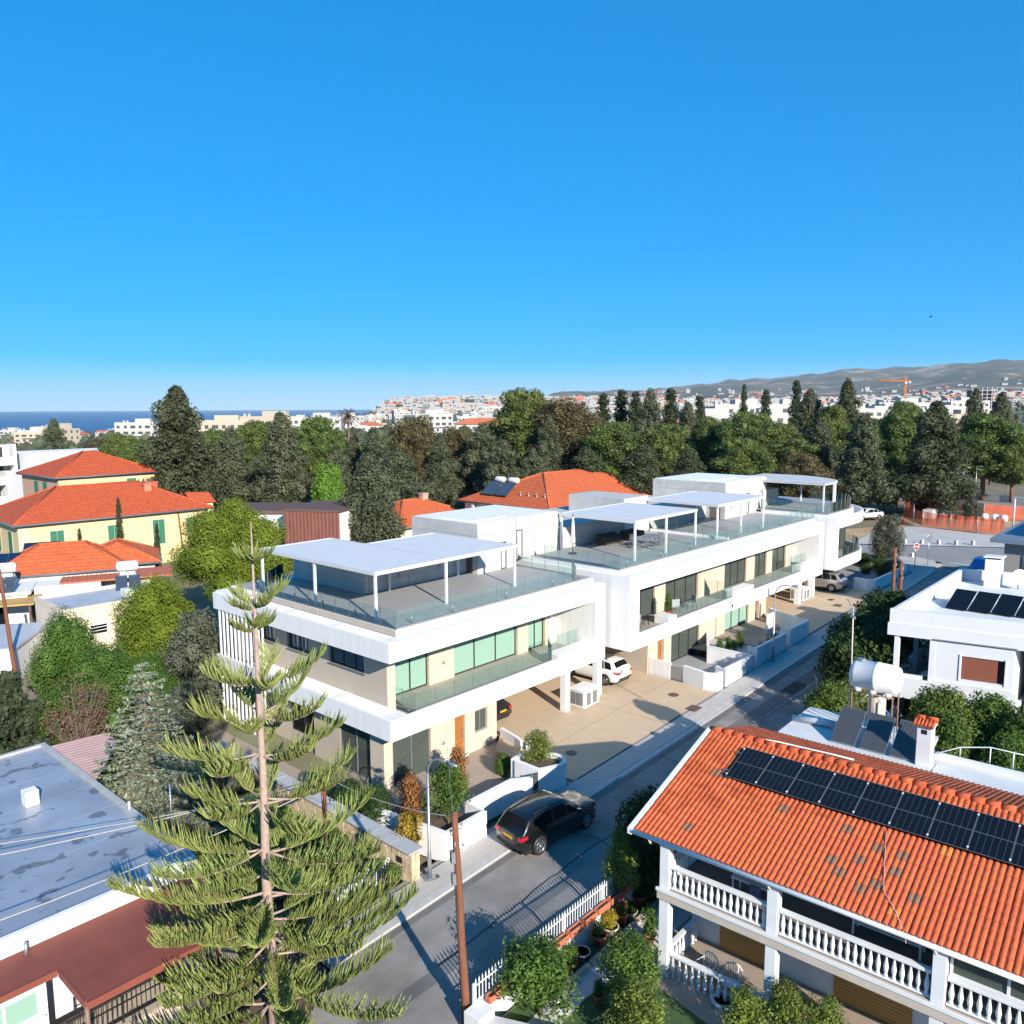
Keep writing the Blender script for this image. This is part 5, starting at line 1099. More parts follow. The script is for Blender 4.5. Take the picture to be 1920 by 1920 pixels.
# ============================================================ GARDEN OF THE TILED HOUSE
GZ = -.80
sheet('garden_bed', [(-7.0, -12.75), (9.2, -12.75), (9.2, -13.15), (-2.6, -13.35), (-7.0, -13.5)], 0, grassm, z=GZ + .02)
sheet('garden_path', [(-7.0, -13.5), (-2.6, -13.35), (9.2, -13.15), (9.2, -14.6), (-.8, -14.6), (-3.9, -14.2), (-7, -14.4)], 0, paleconc, z=GZ + .03)
sheet('garden_bed', [(-9, -14.4), (-3.9, -14.2), (-.8, -14.6), (-1.9, -15.5), (-2.4, -18), (-5, -24), (-9, -24)], 0, grassm, z=GZ + .02)
sheet('garden_base', [(-12, -12.7), (10, -12.7), (10, -26), (-12, -26)], 0, patio, z=GZ)
RW = thing('retaining_wall', 'low white roadside wall carrying the spear-topped fence', 'wall', FA.w(-7.3, -12.6, -.95), FA.rz)
MB().prism([(0, 0), (16.5, 0), (16.5, .24), (0, .24)], 0, lambda x, y: .98 + .012 * x).build('wall', oldwhite, RW)
bx('end_pier', oldwhite, RW, -.35, .35, -.45, .16, 0, 1.05, .01); MB().prism([(-.3, -.45), (.35, -.45), (1.4, -2.8), (1.1, -2.9)], 0, .8).build('block_wall', paleconc, RW)
for k in range(3):
    for j in range(5): MB().box(0, .42, -.0, .02, .0, .22).build('block', paleconc, RW, (-.02 + .24 * j, -.47 - j * .44, .05 + k * .25), R(-66))
SF = thing('spear_fence', 'white spear-topped metal fence along the right side of the road', 'fence', FA.w(-7.25, -12.48, .03), FA.rz)
for zz in (.12, .62): MB().prism([(0, -.015), (15.5, -.015), (15.5, .015), (0, .015)], lambda x, y: zz + .012 * x, lambda x, y: zz + .035 + .012 * x).build('rail', whmet, SF)
pk = MB().box(-.016, .016, -.01, .01, .05, .76).add([(-.03, -.008, .74), (.03, -.008, .74), (0, 0, .90), (-.03, .008, .74), (.03, .008, .74)], [(0, 1, 2), (4, 3, 2), (3, 0, 2), (1, 4, 2)]).mesh('picket', whmet)
for k in range(106): mk('picket', pk, SF, (.08 + k * .145, 0, .012 * (k * .145)))
for k in range(8): bx('post', whmet, SF, k * 2.2 - .04, k * 2.2 + .04, -.04, .04, 0, .74 + .012 * k * 2.2)
def trough(k, u):
    t = thing('planter_trough', 'terracotta trough on the roadside wall, %s from the front timber pole' % ORD[k], 'planter', FA.w(u, -12.66, .045 + .012 * (u + 7.3)), FA.rz, 'terracotta troughs on the wall')
    bx('trough_front', terracotta, t, 0, .72, -.16, -.12, 0, .22, .008); bx('trough_back', terracotta, t, 0, .72, .03, .06, 0, .22, .008); bx('trough_end', terracotta, t, 0, .03, -.119, .029, 0, .22); bx('trough_end', terracotta, t, .69, .72, -.119, .029, 0, .22); bx('soil', soil, t, .031, .689, -.119, .029, .02, .17)
for k in range(11): trough(k, -6.9 + k * .8)
def pot(u, v, r, h, lab, m=terracotta, z=GZ + .02, plant=None, ring=False):
    t = thing('plant_pot', lab, 'plant pot', FA.w(u, v, z), rnd.uniform(0, 6))
    MB().lathe([(r * .68, 0), (r * .95, h * .82), (r * 1.06, h * .83), (r * 1.08, h), (r * .95, h), (r * .9, h * .85)], 22).build('pot', m, t); MB().lathe([(0, h * .86), (r * .93, h * .86)], 18).build('soil', soil, t)
    return t
bone = mat('bone_pot', (.60, .52, .40), .7, .1, 4.0)
POTS = [(-.03, -12.9, .24, .46, 'terracotta pot with red flowers beside the white retaining wall', terracotta), (.5, -12.95, .26, .3, 'wide bone-coloured pot next to the red flowers', bone), (-1.5, -12.98, .27, .42, 'fluted terracotta pot on the garden strip nearest the citrus tree', terracotta),
        (-.75, -12.92, .3, .32, 'bone-coloured pot holding a yellowish plant', bone), (1.4, -12.8, .25, .42, 'terracotta pot in shade under the dark tree by the wall', terracotta), (2.1, -12.8, .27, .3, 'pale round pot in shade under the dark tree by the wall', bone),
        (-.25, -14.25, .22, .38, 'terracotta pot beside the corner column of the tiled house', terracotta), (-3.15, -12.98, .24, .3, 'terracotta pot with a low shrub below the roadside wall', terracotta), (-2.5, -12.95, .3, .3, 'grey round pot below the roadside wall', coping), (-3.8, -14.6, .18, .3, 'small terracotta pot in the shady bed', terracotta)]
for a in POTS: pot(*a)
def ring(u, v, r, lab):
    t = thing('tree_ring', lab, 'tree ring', FA.w(u, v, GZ + .02), 0, 'pale tree rings')
    MB().lathe([(r, 0), (r + .02, .14), (r - .03, .18), (r - .1, .16), (r - .1, 0)], 26).build('ring', paleconc, t); MB().lathe([(0, .05), (r - .09, .05)], 20).build('soil', soil, t)
ring(-3.2, -15.3, .55, 'pale round tree ring in the shady bed in front of the tiled house'); ring(-4.75, -13.9, .3, 'pale round ring under the front citrus tree'); ring(-4.2, -17.3, .45, 'pale round ring at the bottom edge in front of the porch'); ring(-1.2, -17.6, .4, 'pale tree ring beside the porch step')
for k in range(9): tag(MB().box(0, .62, -.09, .09, 0, .16).build('kerb_log', mat('edging_stone', (.48, .42, .33), .85, .2, 3.0, .3, 20), loc=FA.w(-4 + k * .72, -13.42 + k * .018, GZ), rz=FA.rz, bevel=.015), 'pale edging stone along the garden path, %s from the citrus tree' % ORD[k], 'edging stone', 'edging stones along the garden path')

# ============================================================ LEFT: GREY FLAT ROOF AND RED-BROWN AWNING
LB = thing('flat_roof_house', 'house with a large grey flat roof and a red-brown awning at the lower left', 'house', FA.w(-10.85, -2.4, 0), FA.rz)
gr = bpy.data.materials.new('grey_membrane'); gr.use_nodes = True
def _grey():
    n = gr.node_tree.nodes; L = gr.node_tree.links; b = n['Principled BSDF']; b.inputs['Roughness'].default_value = .38; b.inputs['Metallic'].default_value = .25
    tc = n.new('ShaderNodeTexCoord')
    def nz(s, d): q = n.new('ShaderNodeTexNoise'); q.inputs['Scale'].default_value = s; q.inputs['Detail'].default_value = d; L.new(tc.outputs['Object'], q.inputs['Vector']); return q.outputs['Fac']
    def rp(src, e): r = n.new('ShaderNodeValToRGB'); r.color_ramp.elements[0].position = e[0]; r.color_ramp.elements[0].color = (*e[1], 1); r.color_ramp.elements[1].position = e[2]; r.color_ramp.elements[1].color = (*e[3], 1); L.new(src, r.inputs[0]); return r.outputs[0]
    base = rp(nz(.35, 5), (.35, (.30, .325, .37), .7, (.42, .45, .50)))
    st = rp(nz(.95, 3), (.62, (1, 1, 1), .65, (.45, .45, .45))); st2 = rp(nz(3.2, 2), (.68, (1, 1, 1), .70, (.55, .55, .55)))
    m = n.new('ShaderNodeMixRGB'); m.blend_type = 'MULTIPLY'; m.inputs[0].default_value = .9; L.new(base, m.inputs[1]); L.new(st, m.inputs[2])
    m2 = n.new('ShaderNodeMixRGB'); m2.blend_type = 'MULTIPLY'; m2.inputs[0].default_value = .8; L.new(m.outputs[0], m2.inputs[1]); L.new(st2, m2.inputs[2]); L.new(m2.outputs[0], b.inputs['Base Color'])
_grey()
redm = mat('redbrown_coating', (.22, .058, .038), .75, .14, 1.2, .2, 30)
# roof strips (felt laps) one by one
for k in range(12):
    x1 = 0.0; y0 = .12 + k * 1.2
    MB().box(-18, -.12, y0, y0 + 1.19, 2.36 + (k % 2) * .004, 2.44 + (k % 2) * .004).build('roof_sheet', gr, LB)
bx('walls', oldwhite, LB, -18, -.15, .15, 14.4, -1.2, 2.36)
bx('roof_edge', oldwhite, LB, -18, .06, -.10, .10, 1.95, 2.56, .01); bx('roof_edge', mat('dull_flashing', (.42, .42, .41), .6, .15, 3.0), LB, -.12, .12, .103, 14.5, 2.1, 2.56, .01); bx('roof_edge', MATS['dull_flashing'], LB, -18, -.122, 14.3, 14.5, 2.1, 2.56)
bx('gutter_channel', mat('dark_gutter', (.08, .1, .16), .5, .1), LB, -17.8, -.2, .105, .2, 2.45, 2.50)
bx('roof_vent', oldwhite, LB, -2.6, -2.1, 8.4, 8.9, 2.44, 3.05, .02); 
MB().tube([(-.05, 5.0, 2.56), (-.05, 5.0, 2.9)], .05, 6).build('vent_pipe', oldwhite, LB); MB().tube([(-5.4, -.4, 1.9), (-5.4, -.4, 2.35)], .06, 8).build('vent_pipe', steel, LB)
MB().prism([(-18, -1.8), (-5.0, -1.8), (-5.0, -3.75), (-.6, -3.9), (.1, -1.5), (.1, -.101), (-18, -.101)], 1.86, 1.98).build('awning', redm, LB)
bx('awning_lip', redm, LB, -18, -5.05, -1.84, -1.80, 1.80, 2.0)
bx('awning_lip', redm, LB, -5.04, -5.0, -3.75, -1.84, 1.78, 2.0); bx('awning_lip', redm, LB, -5.0, -2.5, -3.86, -3.82, 1.78, 2.0)
bx('front_wall', oldwhite, LB, -18, -5.3, -1.6, -1.4, -1.2, 1.86)
window(LB, 'v', -7.3, -5.5, -1.66, .75, 1.6, 2, glassmint, whmet, .07); bx('window_sill', oldwhite, LB, -7.4, -5.4, -1.75, -1.66, .66, .74)
MB().lathe([(.09, 0), (.09, .25), (.04, .3)], 8).build('wall_lamp', blackm, LB, (-8.3, -1.72, .9))
bx('porch_floor', porchf, LB, -9, -1.9, -2.75, -1.4, -1.3, -.16)
for i in range(11):
    for j in range(2): bx('floor_tile', porchf, LB, -8.95 + i * .6, -8.95 + i * .6 + .59, -2.7 + j * .6, -2.7 + j * .6 + .59, -.16, -.152 + rnd.uniform(0, .003))
for x in (-4.9, -1.0): MB().tube([(x, -3.5, -1.1), (x, -3.5, 1.86)], .07, 8).build('awning_post', mat('brown_post', (.2, .12, .09), .6, .15, 3.0), LB)
RLG = thing('veranda_railing', 'black metal railing with slim bars on the veranda under the red-brown awning', 'railing', FA.w(-16.0, -4.95, -.16), FA.rz)
for zz in (.12, .62, .92): bx('rail', blackm, RLG, 0, 3.1, -.02, .02, zz, zz + .04)
for k in range(21): bx('bar', blackm, RLG, .07 + k * .143, .07 + k * .143 + .022, -.011, .011, .16, .92)
for k in range(3): bx('post', blackm, RLG, k * 1.5, k * 1.5 + .05, -.03, .03, 0, .98)
# pink corrugated sheet roof
PK = thing('corrugated_shed', 'faded pink corrugated sheet roof behind the grey flat roof', 'shed', FA.w(-10.3, 7.5, 0), FA.rz)
mb = MB(); nn = 50
vs = []
for i in range(nn + 1):
    for j in (0, 1):
        y = 5.4 * i / nn; x = 0 if j == 0 else 2.55 - (0 if y > 3.8 else (3.8 - y) * .66); vs.append((x, y, 2.0 + .035 * math.sin(i * 2.1) - .05 * x))
mb.add(vs, [(2 * i, 2 * i + 1, 2 * i + 3, 2 * i + 2) for i in range(nn)], 0, True).build('roof_sheet', mat('faded_pink', (.56, .36, .32), .7, .16, .9), PK)
for a, b in ((.1, .2), (.1, 5.2), (2.2, 5.2)): bx('post', blackm, PK, a, a + .06, b, b + .06, -1, 1.85)
# aerial by the grey roof
AR = thing('aerial', 'grey rooftop aerial at the right corner of the grey flat roof', 'antenna', FA.w(-10.9, -1.0, 2.56), FA.rz)
MB().tube([(0, 0, 0), (0, 0, 2.2)], .022, 6).build('mast', steel, AR)
for k in range(6): MB().tube([(-.05, -.22 + k * .015, 2.1 - k * .13), (.05, .22 - k * .015, 2.1 - k * .13)], .01, 4).build('element', steel, AR)
MB().tube([(0, 0, .5), (-.45, .1, .1)], .015, 4).build('stay', steel, AR)
# ============================================================ MIDGROUND HOUSES
ytile = bpy.data.materials.new('far_tiles'); ytile.use_nodes = True
def _tiles(m, c0, c1, sc):
    n = m.node_tree.nodes; L = m.node_tree.links; b = n['Principled BSDF']; b.inputs['Roughness'].default_value = .8
    tc = n.new('ShaderNodeTexCoord'); q = n.new('ShaderNodeTexNoise'); q.inputs['Scale'].default_value = 2.6; q.inputs['Detail'].default_value = 12; q.inputs['Roughness'].default_value = .75; L.new(tc.outputs['Object'], q.inputs['Vector'])
    r = n.new('ShaderNodeValToRGB'); r.color_ramp.elements[0].position = .35; r.color_ramp.elements[0].color = (*c0, 1); r.color_ramp.elements[1].position = .7; r.color_ramp.elements[1].color = (*c1, 1); L.new(q.outputs['Fac'], r.inputs[0]); L.new(r.outputs[0], b.inputs['Base Color'])
_tiles(ytile, (.33, .05, .014), (.56, .115, .036), 1)
otile = bpy.data.materials.new('far_tiles_orange'); otile.use_nodes = True; _tiles(otile, (.40, .075, .02), (.62, .155, .05), 1)
yell = mat('yellow_render', (.70, .54, .29), .8, .06, .6)
green = mat('green_shutter', (.03, .16, .09), .6, .12, 3.0)
def hip_roof(par, x0, x1, y0, y1, z, h, inset, m, over=.5, ridge=None, name='roof', courses=True):
    """hip roof; courses = real lapped tile courses as stepped strips"""
    x0 -= over; x1 += over; y0 -= over; y1 += over
    if x1 - x0 >= y1 - y0: r0, r1 = (x0 + inset, (y0 + y1) / 2), (x1 - inset, (y0 + y1) / 2)
    else: r0, r1 = ((x0 + x1) / 2, y0 + inset), ((x0 + x1) / 2, y1 - inset)
    A_, B_, C_, D_ = (x0, y0), (x1, y0), (x1, y1), (x0, y1)
    if x1 - x0 >= y1 - y0: sl = [(A_, B_, r1, r0), (B_, C_, r1, r1), (C_, D_, r0, r1), (D_, A_, r0, r0)]
    else: sl = [(A_, B_, r0, r0), (B_, C_, r1, r0), (C_, D_, r1, r1), (D_, A_, r0, r1)]
    mb = MB()
    for a, b, c, d in sl:
        n = max(8, int(math.hypot((a[0] + b[0] - c[0] - d[0]) / 2, (a[1] + b[1] - c[1] - d[1]) / 2) / .42))
        for k in range(n):
            t0, t1 = k / n, (k + 1) / n
            def P(p, q, t, dz): return (p[0] + (q[0] - p[0]) * t, p[1] + (q[1] - p[1]) * t, z + h * t + dz)
            vs = [P(a, d, t0, .05), P(b, c, t0, .05), P(b, c, t1, .0), P(a, d, t1, .0), P(a, d, t0, -.02), P(b, c, t0, -.02)]
            mb.add(vs, [(0, 1, 2, 3), (4, 5, 1, 0)])
    mb.add([(x0, y0, z - .02), (x1, y0, z - .02), (x1, y1, z - .02), (x0, y1, z - .02)], [(3, 2, 1, 0)])
    o = mb.build(name, m, par)
    for p, q in ((A_, r0), (B_, r1 if x1 - x0 >= y1 - y0 else r0), (C_, r1), (D_, r0 if x1 - x0 >= y1 - y0 else r1), (r0, r1)):
        zz0 = z + (h if p in (r0, r1) else 0); MB().tube([(p[0], p[1], zz0 + .03), (q[0], q[1], z + h + .03)], .12, 6).build('hip_cap', m, o)
    e = MB(); 
    for p, q in ((A_, B_), (B_, C_), (C_, D_), (D_, A_)): e.tube([(p[0], p[1], z - .08), (q[0], q[1], z - .08)], .11, 6)
    e.build('gutter', mat('slate_gutter', (.10, .13, .16), .5, .1), o)
    return o
def shutters(par, axis, spots, p, z0, z1, w, m=green):
    for a in spots:
        if axis == 'v':
            f = bx('window', mat('stone_trim', (.6, .5, .36), .8, .1), par, a - w / 2 - .15, a + w / 2 + .15, p - .03, p + .1, z0 - .15, z1 + .15)
            for s in (0, 1): bx('shutter', m, f, a - w / 2 + s * w / 2 + .02, a + s * w / 2 - .02, p - .07, p - .035, z0, z1)
        else:
            f = bx('window', mat('stone_trim', (.6, .5, .36), .8, .1), par, p - .03, p + .1, a - w / 2 - .15, a + w / 2 + .15, z0 - .15, z1 + .15)
            for s in (0, 1): bx('shutter', m, f, p - .07, p - .035, a - w / 2 + s * w / 2 + .02, a + s * w / 2 - .02, z0, z1)
def chim(par, x, y, z, h, m, w=.8):
    o = bx('chimney', m, par, x, x + w, y, y + w * .8, z, z + h); bx('cap', m, o, x - .08, x + w + .08, y - .08, y + w * .8 + .08, z + h, z + h + .15)
Y1 = thing('yellow_house', 'long yellow house with green shutters and an orange hip roof at the left', 'house', (-50.9, 82.6, 0), R(90 - 44.5))
bx('walls', yell, Y1, 0, 20.3, 0, 13, -1, 6.0); bx('plinth', mat('stone_trim', (.6, .5, .36), .8, .1), Y1, -.04, 1.0, -.04, .0, -1, 6.0); hip_roof(Y1, 0, 20.3, 0, 13, 6.1, 3.1, 6.2, ytile)
shutters(Y1, 'v', (3.6, 9.4, 18.2), 0, 3.3, 5.1, 1.35); shutters(Y1, 'v', (14.3,), 0, 2.4, 5.2, 1.35); shutters(Y1, 'u', (3, 7.5), 0, 2.6, 5.1, 1.2)
MB().tube([(16.6, -.1, 6), (16.9, -.1, 1.5)], .09, 6).build('downpipe', oldwood, Y1); chim(Y1, 14.6, 4.2, 7.4, 1.5, mat('pink_stack', (.6, .2, .12), .8, .1)); chim(Y1, 16.0, 7.6, 7.2, 1.6, mat('red_stack', (.5, .11, .06), .8, .1), 1.5)
MB().add([(21, 6, 6.1), (24.2, 6, 5.9), (24.2, 10, 5.9), (21, 10, 6.1), (21, 8, 7.3), (24.2, 8, 7.1)], [(0, 1, 5, 4), (2, 3, 4, 5), (1, 2, 5)]).build('porch_roof', ytile, Y1); bx('porch_wall', yell, Y1, 20.31, 23.9, 6.3, 9.7, -1, 5.9)
Y2 = thing('yellow_house', 'taller yellow house with an orange hip roof behind the long yellow one', 'house', (-59.2, 105.5, 0), R(90 - 40))
bx('walls', yell, Y2, 0, 13.2, 0, 12.5, -1, 9.0); bx('side_cladding', mat('pink_stone', (.50, .33, .24), .85, .1), Y2, -.03, 0, 0, 12.4, -1, 8.98); hip_roof(Y2, 0, 13.2, 0, 12.5, 9.05, 2.9, 6.3, ytile)
shutters(Y2, 'v', (9.5,), 0, 6.4, 8.3, 1.3); shutters(Y2, 'u', (4.5, 7.5), 0, 6.4, 8.2, 1.2); bx('corner', oldwhite, Y2, 12.9, 13.24, -.04, .3, -1, 9.0)
# front terracotta-roofed house group
F1 = thing('tiled_house', 'low white house with an orange-pink hip roof and water tanks at the left', 'house', (-45.2, 69.0, 0), R(90 - 66))
bx('walls', oldwhite, F1, 0, 10.5, 0, 7.5, -1, 3.4); hip_roof(F1, 0, 10.5, 0, 7.5, 3.45, 2.1, 3.6, otile, .3); hip_roof(F1, 6.4, 13.2, 2.4, 9.5, 3.4, 1.8, 3.2, otile, .3, name='annex_roof')
bx('annex_walls', oldwhite, F1, 6.8, 13.0, 2.6, 9.3, -1, 3.38)
bx('porch_wall', oldwhite, F1, -2.5, 3.2, -4.6, -.01, -1, 2.7); bx('porch_roof', oldwhite, F1, -2.9, 3.5, -4.9, 0, 2.7, 2.95)
for a in (-.3, .9): window(F1, 'v', a, a + .8, -4.66, .2, 2.2, 1, glassdark, whmet)
bx('front_block', oldwhite, F1, 3.52, 8.6, -3.0, -.01, -1, 2.9); window(F1, 'v', 6.0, 6.9, -3.06, 1.4, 2.1, 1, glassdark, whmet); bx('red_roof', terracotta, F1, 5.4, 14.5, -2.9, 1.5, 2.92, 3.04)
for k in range(24): bx('rib', terracotta, MB and F1, 5.5 + k * .37, 5.58 + k * .37, -2.9, 1.5, 3.04, 3.09)
def tank(x, y, z, rz, lab):
    t = thing('water_heater', lab, 'water heater', (x, y, z), rz, 'rooftop solar water heaters')
    MB().lathe([(0, -.85), (.3, -.83), (.42, -.7), (.42, .7), (.3, .83), (0, .85)], 16, (0, 0, 1.75), axis='x').build('tank', oldwhite, t); MB().lathe([(0, -.6), (.25, -.58), (.3, -.5), (.3, .5), (.25, .58), (0, .6)], 14, (0, .1, .95), axis='x').build('cylinder', oldwhite, t)
    for a in (-.6, .6):
        for b in (-.35, .4): MB().tube([(a, b, 0), (a, b, 1.5)], .03, 5).build('stand_leg', steel, t)
    for s in (-.95, .05):
        bo = MB().add([(s, -2.0, .05), (s + .9, -2.0, .05), (s + .9, -.5, 1.0), (s, -.5, 1.0), (s, -2.0, .13), (s + .9, -2.0, .13), (s + .9, -.5, 1.08), (s, -.5, 1.08)], [(0, 3, 2, 1), (4, 5, 6, 7), (0, 1, 5, 4), (1, 2, 6, 5), (2, 3, 7, 6), (3, 0, 4, 7)]).build('collector', mat('collector_blue', (.05, .065, .09), .2, .1, 3.0, coat=.5), t)
tank(-42.6, 66.9, 3.0, R(20), 'white tank and tilted collectors on the left low house, below the yellow wall'); tank(-32.6, 67.5, 3.0, R(25), 'white tank and tilted collectors beside the bright green umbrella pine')
def far_panel(x, y, z, rz, lab, n=1):
    t = thing('solar_module', lab, 'solar panel', (x, y, z), rz, 'solar panels on the left houses')
    MB().add([(0, 0, 0), (3.0, 0, 0), (3.0, 2.4, .9), (0, 2.4, .9), (0, 0, .06), (3.0, 0, .06), (3.0, 2.4, .96), (0, 2.4, .96)], [(0, 3, 2, 1), (4, 5, 6, 7), (0, 1, 5, 4), (1, 2, 6, 5), (2, 3, 7, 6), (3, 0, 4, 7)]).build('panel', mat('navy_panel', (.01, .016, .05), .2, .1, 3.0, coat=.5), t)
    for k in range(4): MB().add([(k * .99 + .0, 0, .068), (k * .99 + .03, 0, .068), (k * .99 + .03, 2.4, .968), (k * .99, 2.4, .968)], [(0, 1, 2, 3)]).build('frame_line', alloy, t)
far_panel(-46.0, 70.6, 3.9, R(25), 'dark blue solar panels at the left edge, nearer the camera'); far_panel(-45.2, 73.6, 4.4, R(25), 'dark blue solar panels below the yellow house, farther from the camera')
F2 = thing('flat_roof_house', 'low cream house with a pale grey flat roof left of the umbrella pine', 'house', (-37.6, 62.4, 0), R(-42.5))
bx('walls', mat('cream_wall', (.68, .56, .44), .8, .1, 1.0), F2, 0, 6.2, 0, 9, -1, 3.0); bx('parapet', MATS['cream_wall'], F2, -.05, 6.25, -.05, .2, 3.0, 3.3); bx('parapet', MATS['cream_wall'], F2, -.05, .2, .202, 9, 3.0, 3.3); bx('parapet', MATS['cream_wall'], F2, 6.0, 6.25, .202, 9, 3.0, 3.28); bx('roof', mat('bluegrey_roof', (.42, .45, .50), .6, .12, .6), F2, .2, 6, .2, 9, 3.0, 3.06)
bx('air_unit', oldwhite, F2, 5.0, 5.9, 4.6, 5.2, 3.3, 3.95); 
for a in (.7, 2.0): window(F2, 'u', a, a + .9, -.05, .4, 1.3, 1, glassdark, oldwhite)
E2 = thing('flat_roof_house', 'cream house side with small barred windows below the umbrella pine', 'house', (-32.9, 58.2, 0), R(47.5)); bx('walls', MATS['cream_wall'], E2, 0, 7.4, 0, 4, -1, 2.96)
for a in (1.6, 4.0):
    f = window(E2, 'v', a, a + 1.3, -.05, 1.0, 1.8, 1, glassdark, oldwhite)
    for k in range(3): bx('window_bar', oldwhite, f, a - .4, a + 1.7, -.12, -.09, 1.05 + k * .25, 1.09 + k * .25)
LW = thing('boundary_wall', 'pale limestone garden wall below the umbrella pine', 'wall', (-29.5, 54.2, -.8), R(44)); bx('wall', stone, LW, 0, 8, 0, .35, 0, 1.9)
for r in range(4):
    for k in range(12): MB().box(k * .66 + (r % 2) * .3, k * .66 + (r % 2) * .3 + .63, -rnd.uniform(.02, .06), .0, r * .47 + .02, r * .47 + .45).build('stone', stone, LW)
L3 = thing('flat_roof_house', 'white rendered building with a grey roof edge at the far left behind the timber pole', 'house', (-46, 52.5, 0), R(12)); bx('walls', oldwhite, L3, 0, 11.5, 0, 7, -2, 1.3); bx('roof', MATS['bluegrey_roof'], L3, -.1, 11.6, -.1, 7.1, 1.3, 1.45)
L4 = thing('canopy', 'ochre canopy roof at the left edge below the low white house', 'canopy', (-46.5, 61.0, 0), R(20)); bx('roof', mat('ochre_sheet', (.50, .32, .10), .8, .2, 1.0), L4, 0, 8.4, 0, 3.6, 2.3, 2.42)
for a in (.2, 8.0): bx('post', oldwood, L4, a, a + .12, .1, .22, -1, 2.3)
# white apartment block at far left
AP = thing('apartment_block', 'white apartment block with open balconies cut by the left edge', 'building', (-90.5, 124, -3.0), R(48)); bx('core', oldwhite, AP, 0, 13, 3, 12, -1, 15.0)
for k in range(4):
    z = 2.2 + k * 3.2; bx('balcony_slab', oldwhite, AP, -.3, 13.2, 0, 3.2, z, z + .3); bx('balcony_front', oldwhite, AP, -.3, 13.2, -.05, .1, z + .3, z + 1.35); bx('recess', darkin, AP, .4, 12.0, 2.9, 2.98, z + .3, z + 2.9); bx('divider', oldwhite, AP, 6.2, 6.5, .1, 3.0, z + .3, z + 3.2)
bx('end_wall', oldwhite, AP, 12.8, 13.25, .1, 3.0, 0, 15.2); bx('roof_hut', oldwhite, AP, 3, 9, 4, 9, 15, 17.5)
AW = thing('white_house', 'plain white block with two narrow brown windows beside the yellow houses', 'building', (-77.0, 127.5, -1.2), R(50)); bx('walls', white, AW, 0, 10, 0, 13, -1, 9.0); bx('upper', white, AW, 3.5, 17, 4, 13, 9.0, 12.0)
for a in (3.0, 6.2): f = bx('window', wood, AW, a, a + 1.0, -.06, 0, 4.4, 7.0); bx('pane', glassdark, f, a + .15, a + .85, -.08, -.062, 4.6, 6.8)
f = bx('window', greyal, AW, 9.2, 10.6, 3.94, 4.0, 9.8, 11.2); bx('pane', glassdark, f, 9.35, 10.45, 3.92, 3.938, 9.95, 11.05)
# orange-roofed house behind the villas
M1 = thing('tiled_house', 'house with a large orange hip roof just behind the white villas', 'house', (4.3, 90.4, 0), R(90 - 43.5)); bx('walls', oldwhite, M1, .6, 21, .6, 14.6, 0, 6.3); hip_roof(M1, .6, 21.4, .6, 14.6, 6.4, 3.3, 7.4, otile, .6); hip_roof(M1, 11, 24.5, 2.5, 13, 6.7, 2.3, 5.4, otile, .4, name='annex_roof')
bx('veranda_post', oldwhite, M1, .1, .4, 12.6, 12.9, 0, 6.3); bx('veranda_post', oldwhite, M1, .1, .4, 7, 7.3, 0, 6.3)
for k in range(2):
    t = thing('water_heater', ('left', 'right')[k] + ' of two solar water heaters on the large orange roof', 'water heater', tuple(Vector((4.3, 90.4, 0)) + Vector((math.cos(R(46.5)) * 2.6 - math.sin(R(46.5)) * (11.4 - k * 2.3), math.sin(R(46.5)) * 2.6 + math.cos(R(46.5)) * (11.4 - k * 2.3), 7.5))), R(-43.5), 'solar water heaters on the large orange roof')
    for s in (-1.05, .05): 
        MB().add([(s, -1.3, -.2), (s + 1.0, -1.3, -.2), (s + 1.0, .5, 1.15), (s, .5, 1.15), (s, -1.3, -.1), (s + 1.0, -1.3, -.1), (s + 1.0, .5, 1.25), (s, .5, 1.25)], [(0, 3, 2, 1), (4, 5, 6, 7), (0, 1, 5, 4), (1, 2, 6, 5), (2, 3, 7, 6), (3, 0, 4, 7)]).build('collector', MATS['collector_blue'], t)
    MB().lathe([(0, -.75), (.3, -.72), (.36, -.6), (.36, .6), (.3, .72), (0, .75)], 14, (.2, .9, 1.5), axis='x').build('tank', oldwhite, t)
    for a in (-.8, .8): MB().tube([(a, .5, .3), (a, .5, 1.2)], .03, 5).build('stand_leg', steel, t)
for k in range(4):
    pz = Vector((4.3, 90.4, 0)); ca, sa = math.cos(R(46.5)), math.sin(R(46.5)); lx, ly = 2.2, 6.6 - k * 1.3
    t = thing('roof_vent', 'small metal roof vent on the orange roof, %s from the solar heaters' % ORD[k], 'vent', (pz.x + ca * lx - sa * ly, pz.y + sa * lx + ca * ly, 7.05), 0, 'small vents on the large orange roof'); MB().tube([(0, 0, 0), (0, 0, .7)], .06, 6).build('pipe', steel, t); MB().lathe([(.16, 0), (.02, .14)], 8, (0, 0, .72)).build('cowl', steel, t)
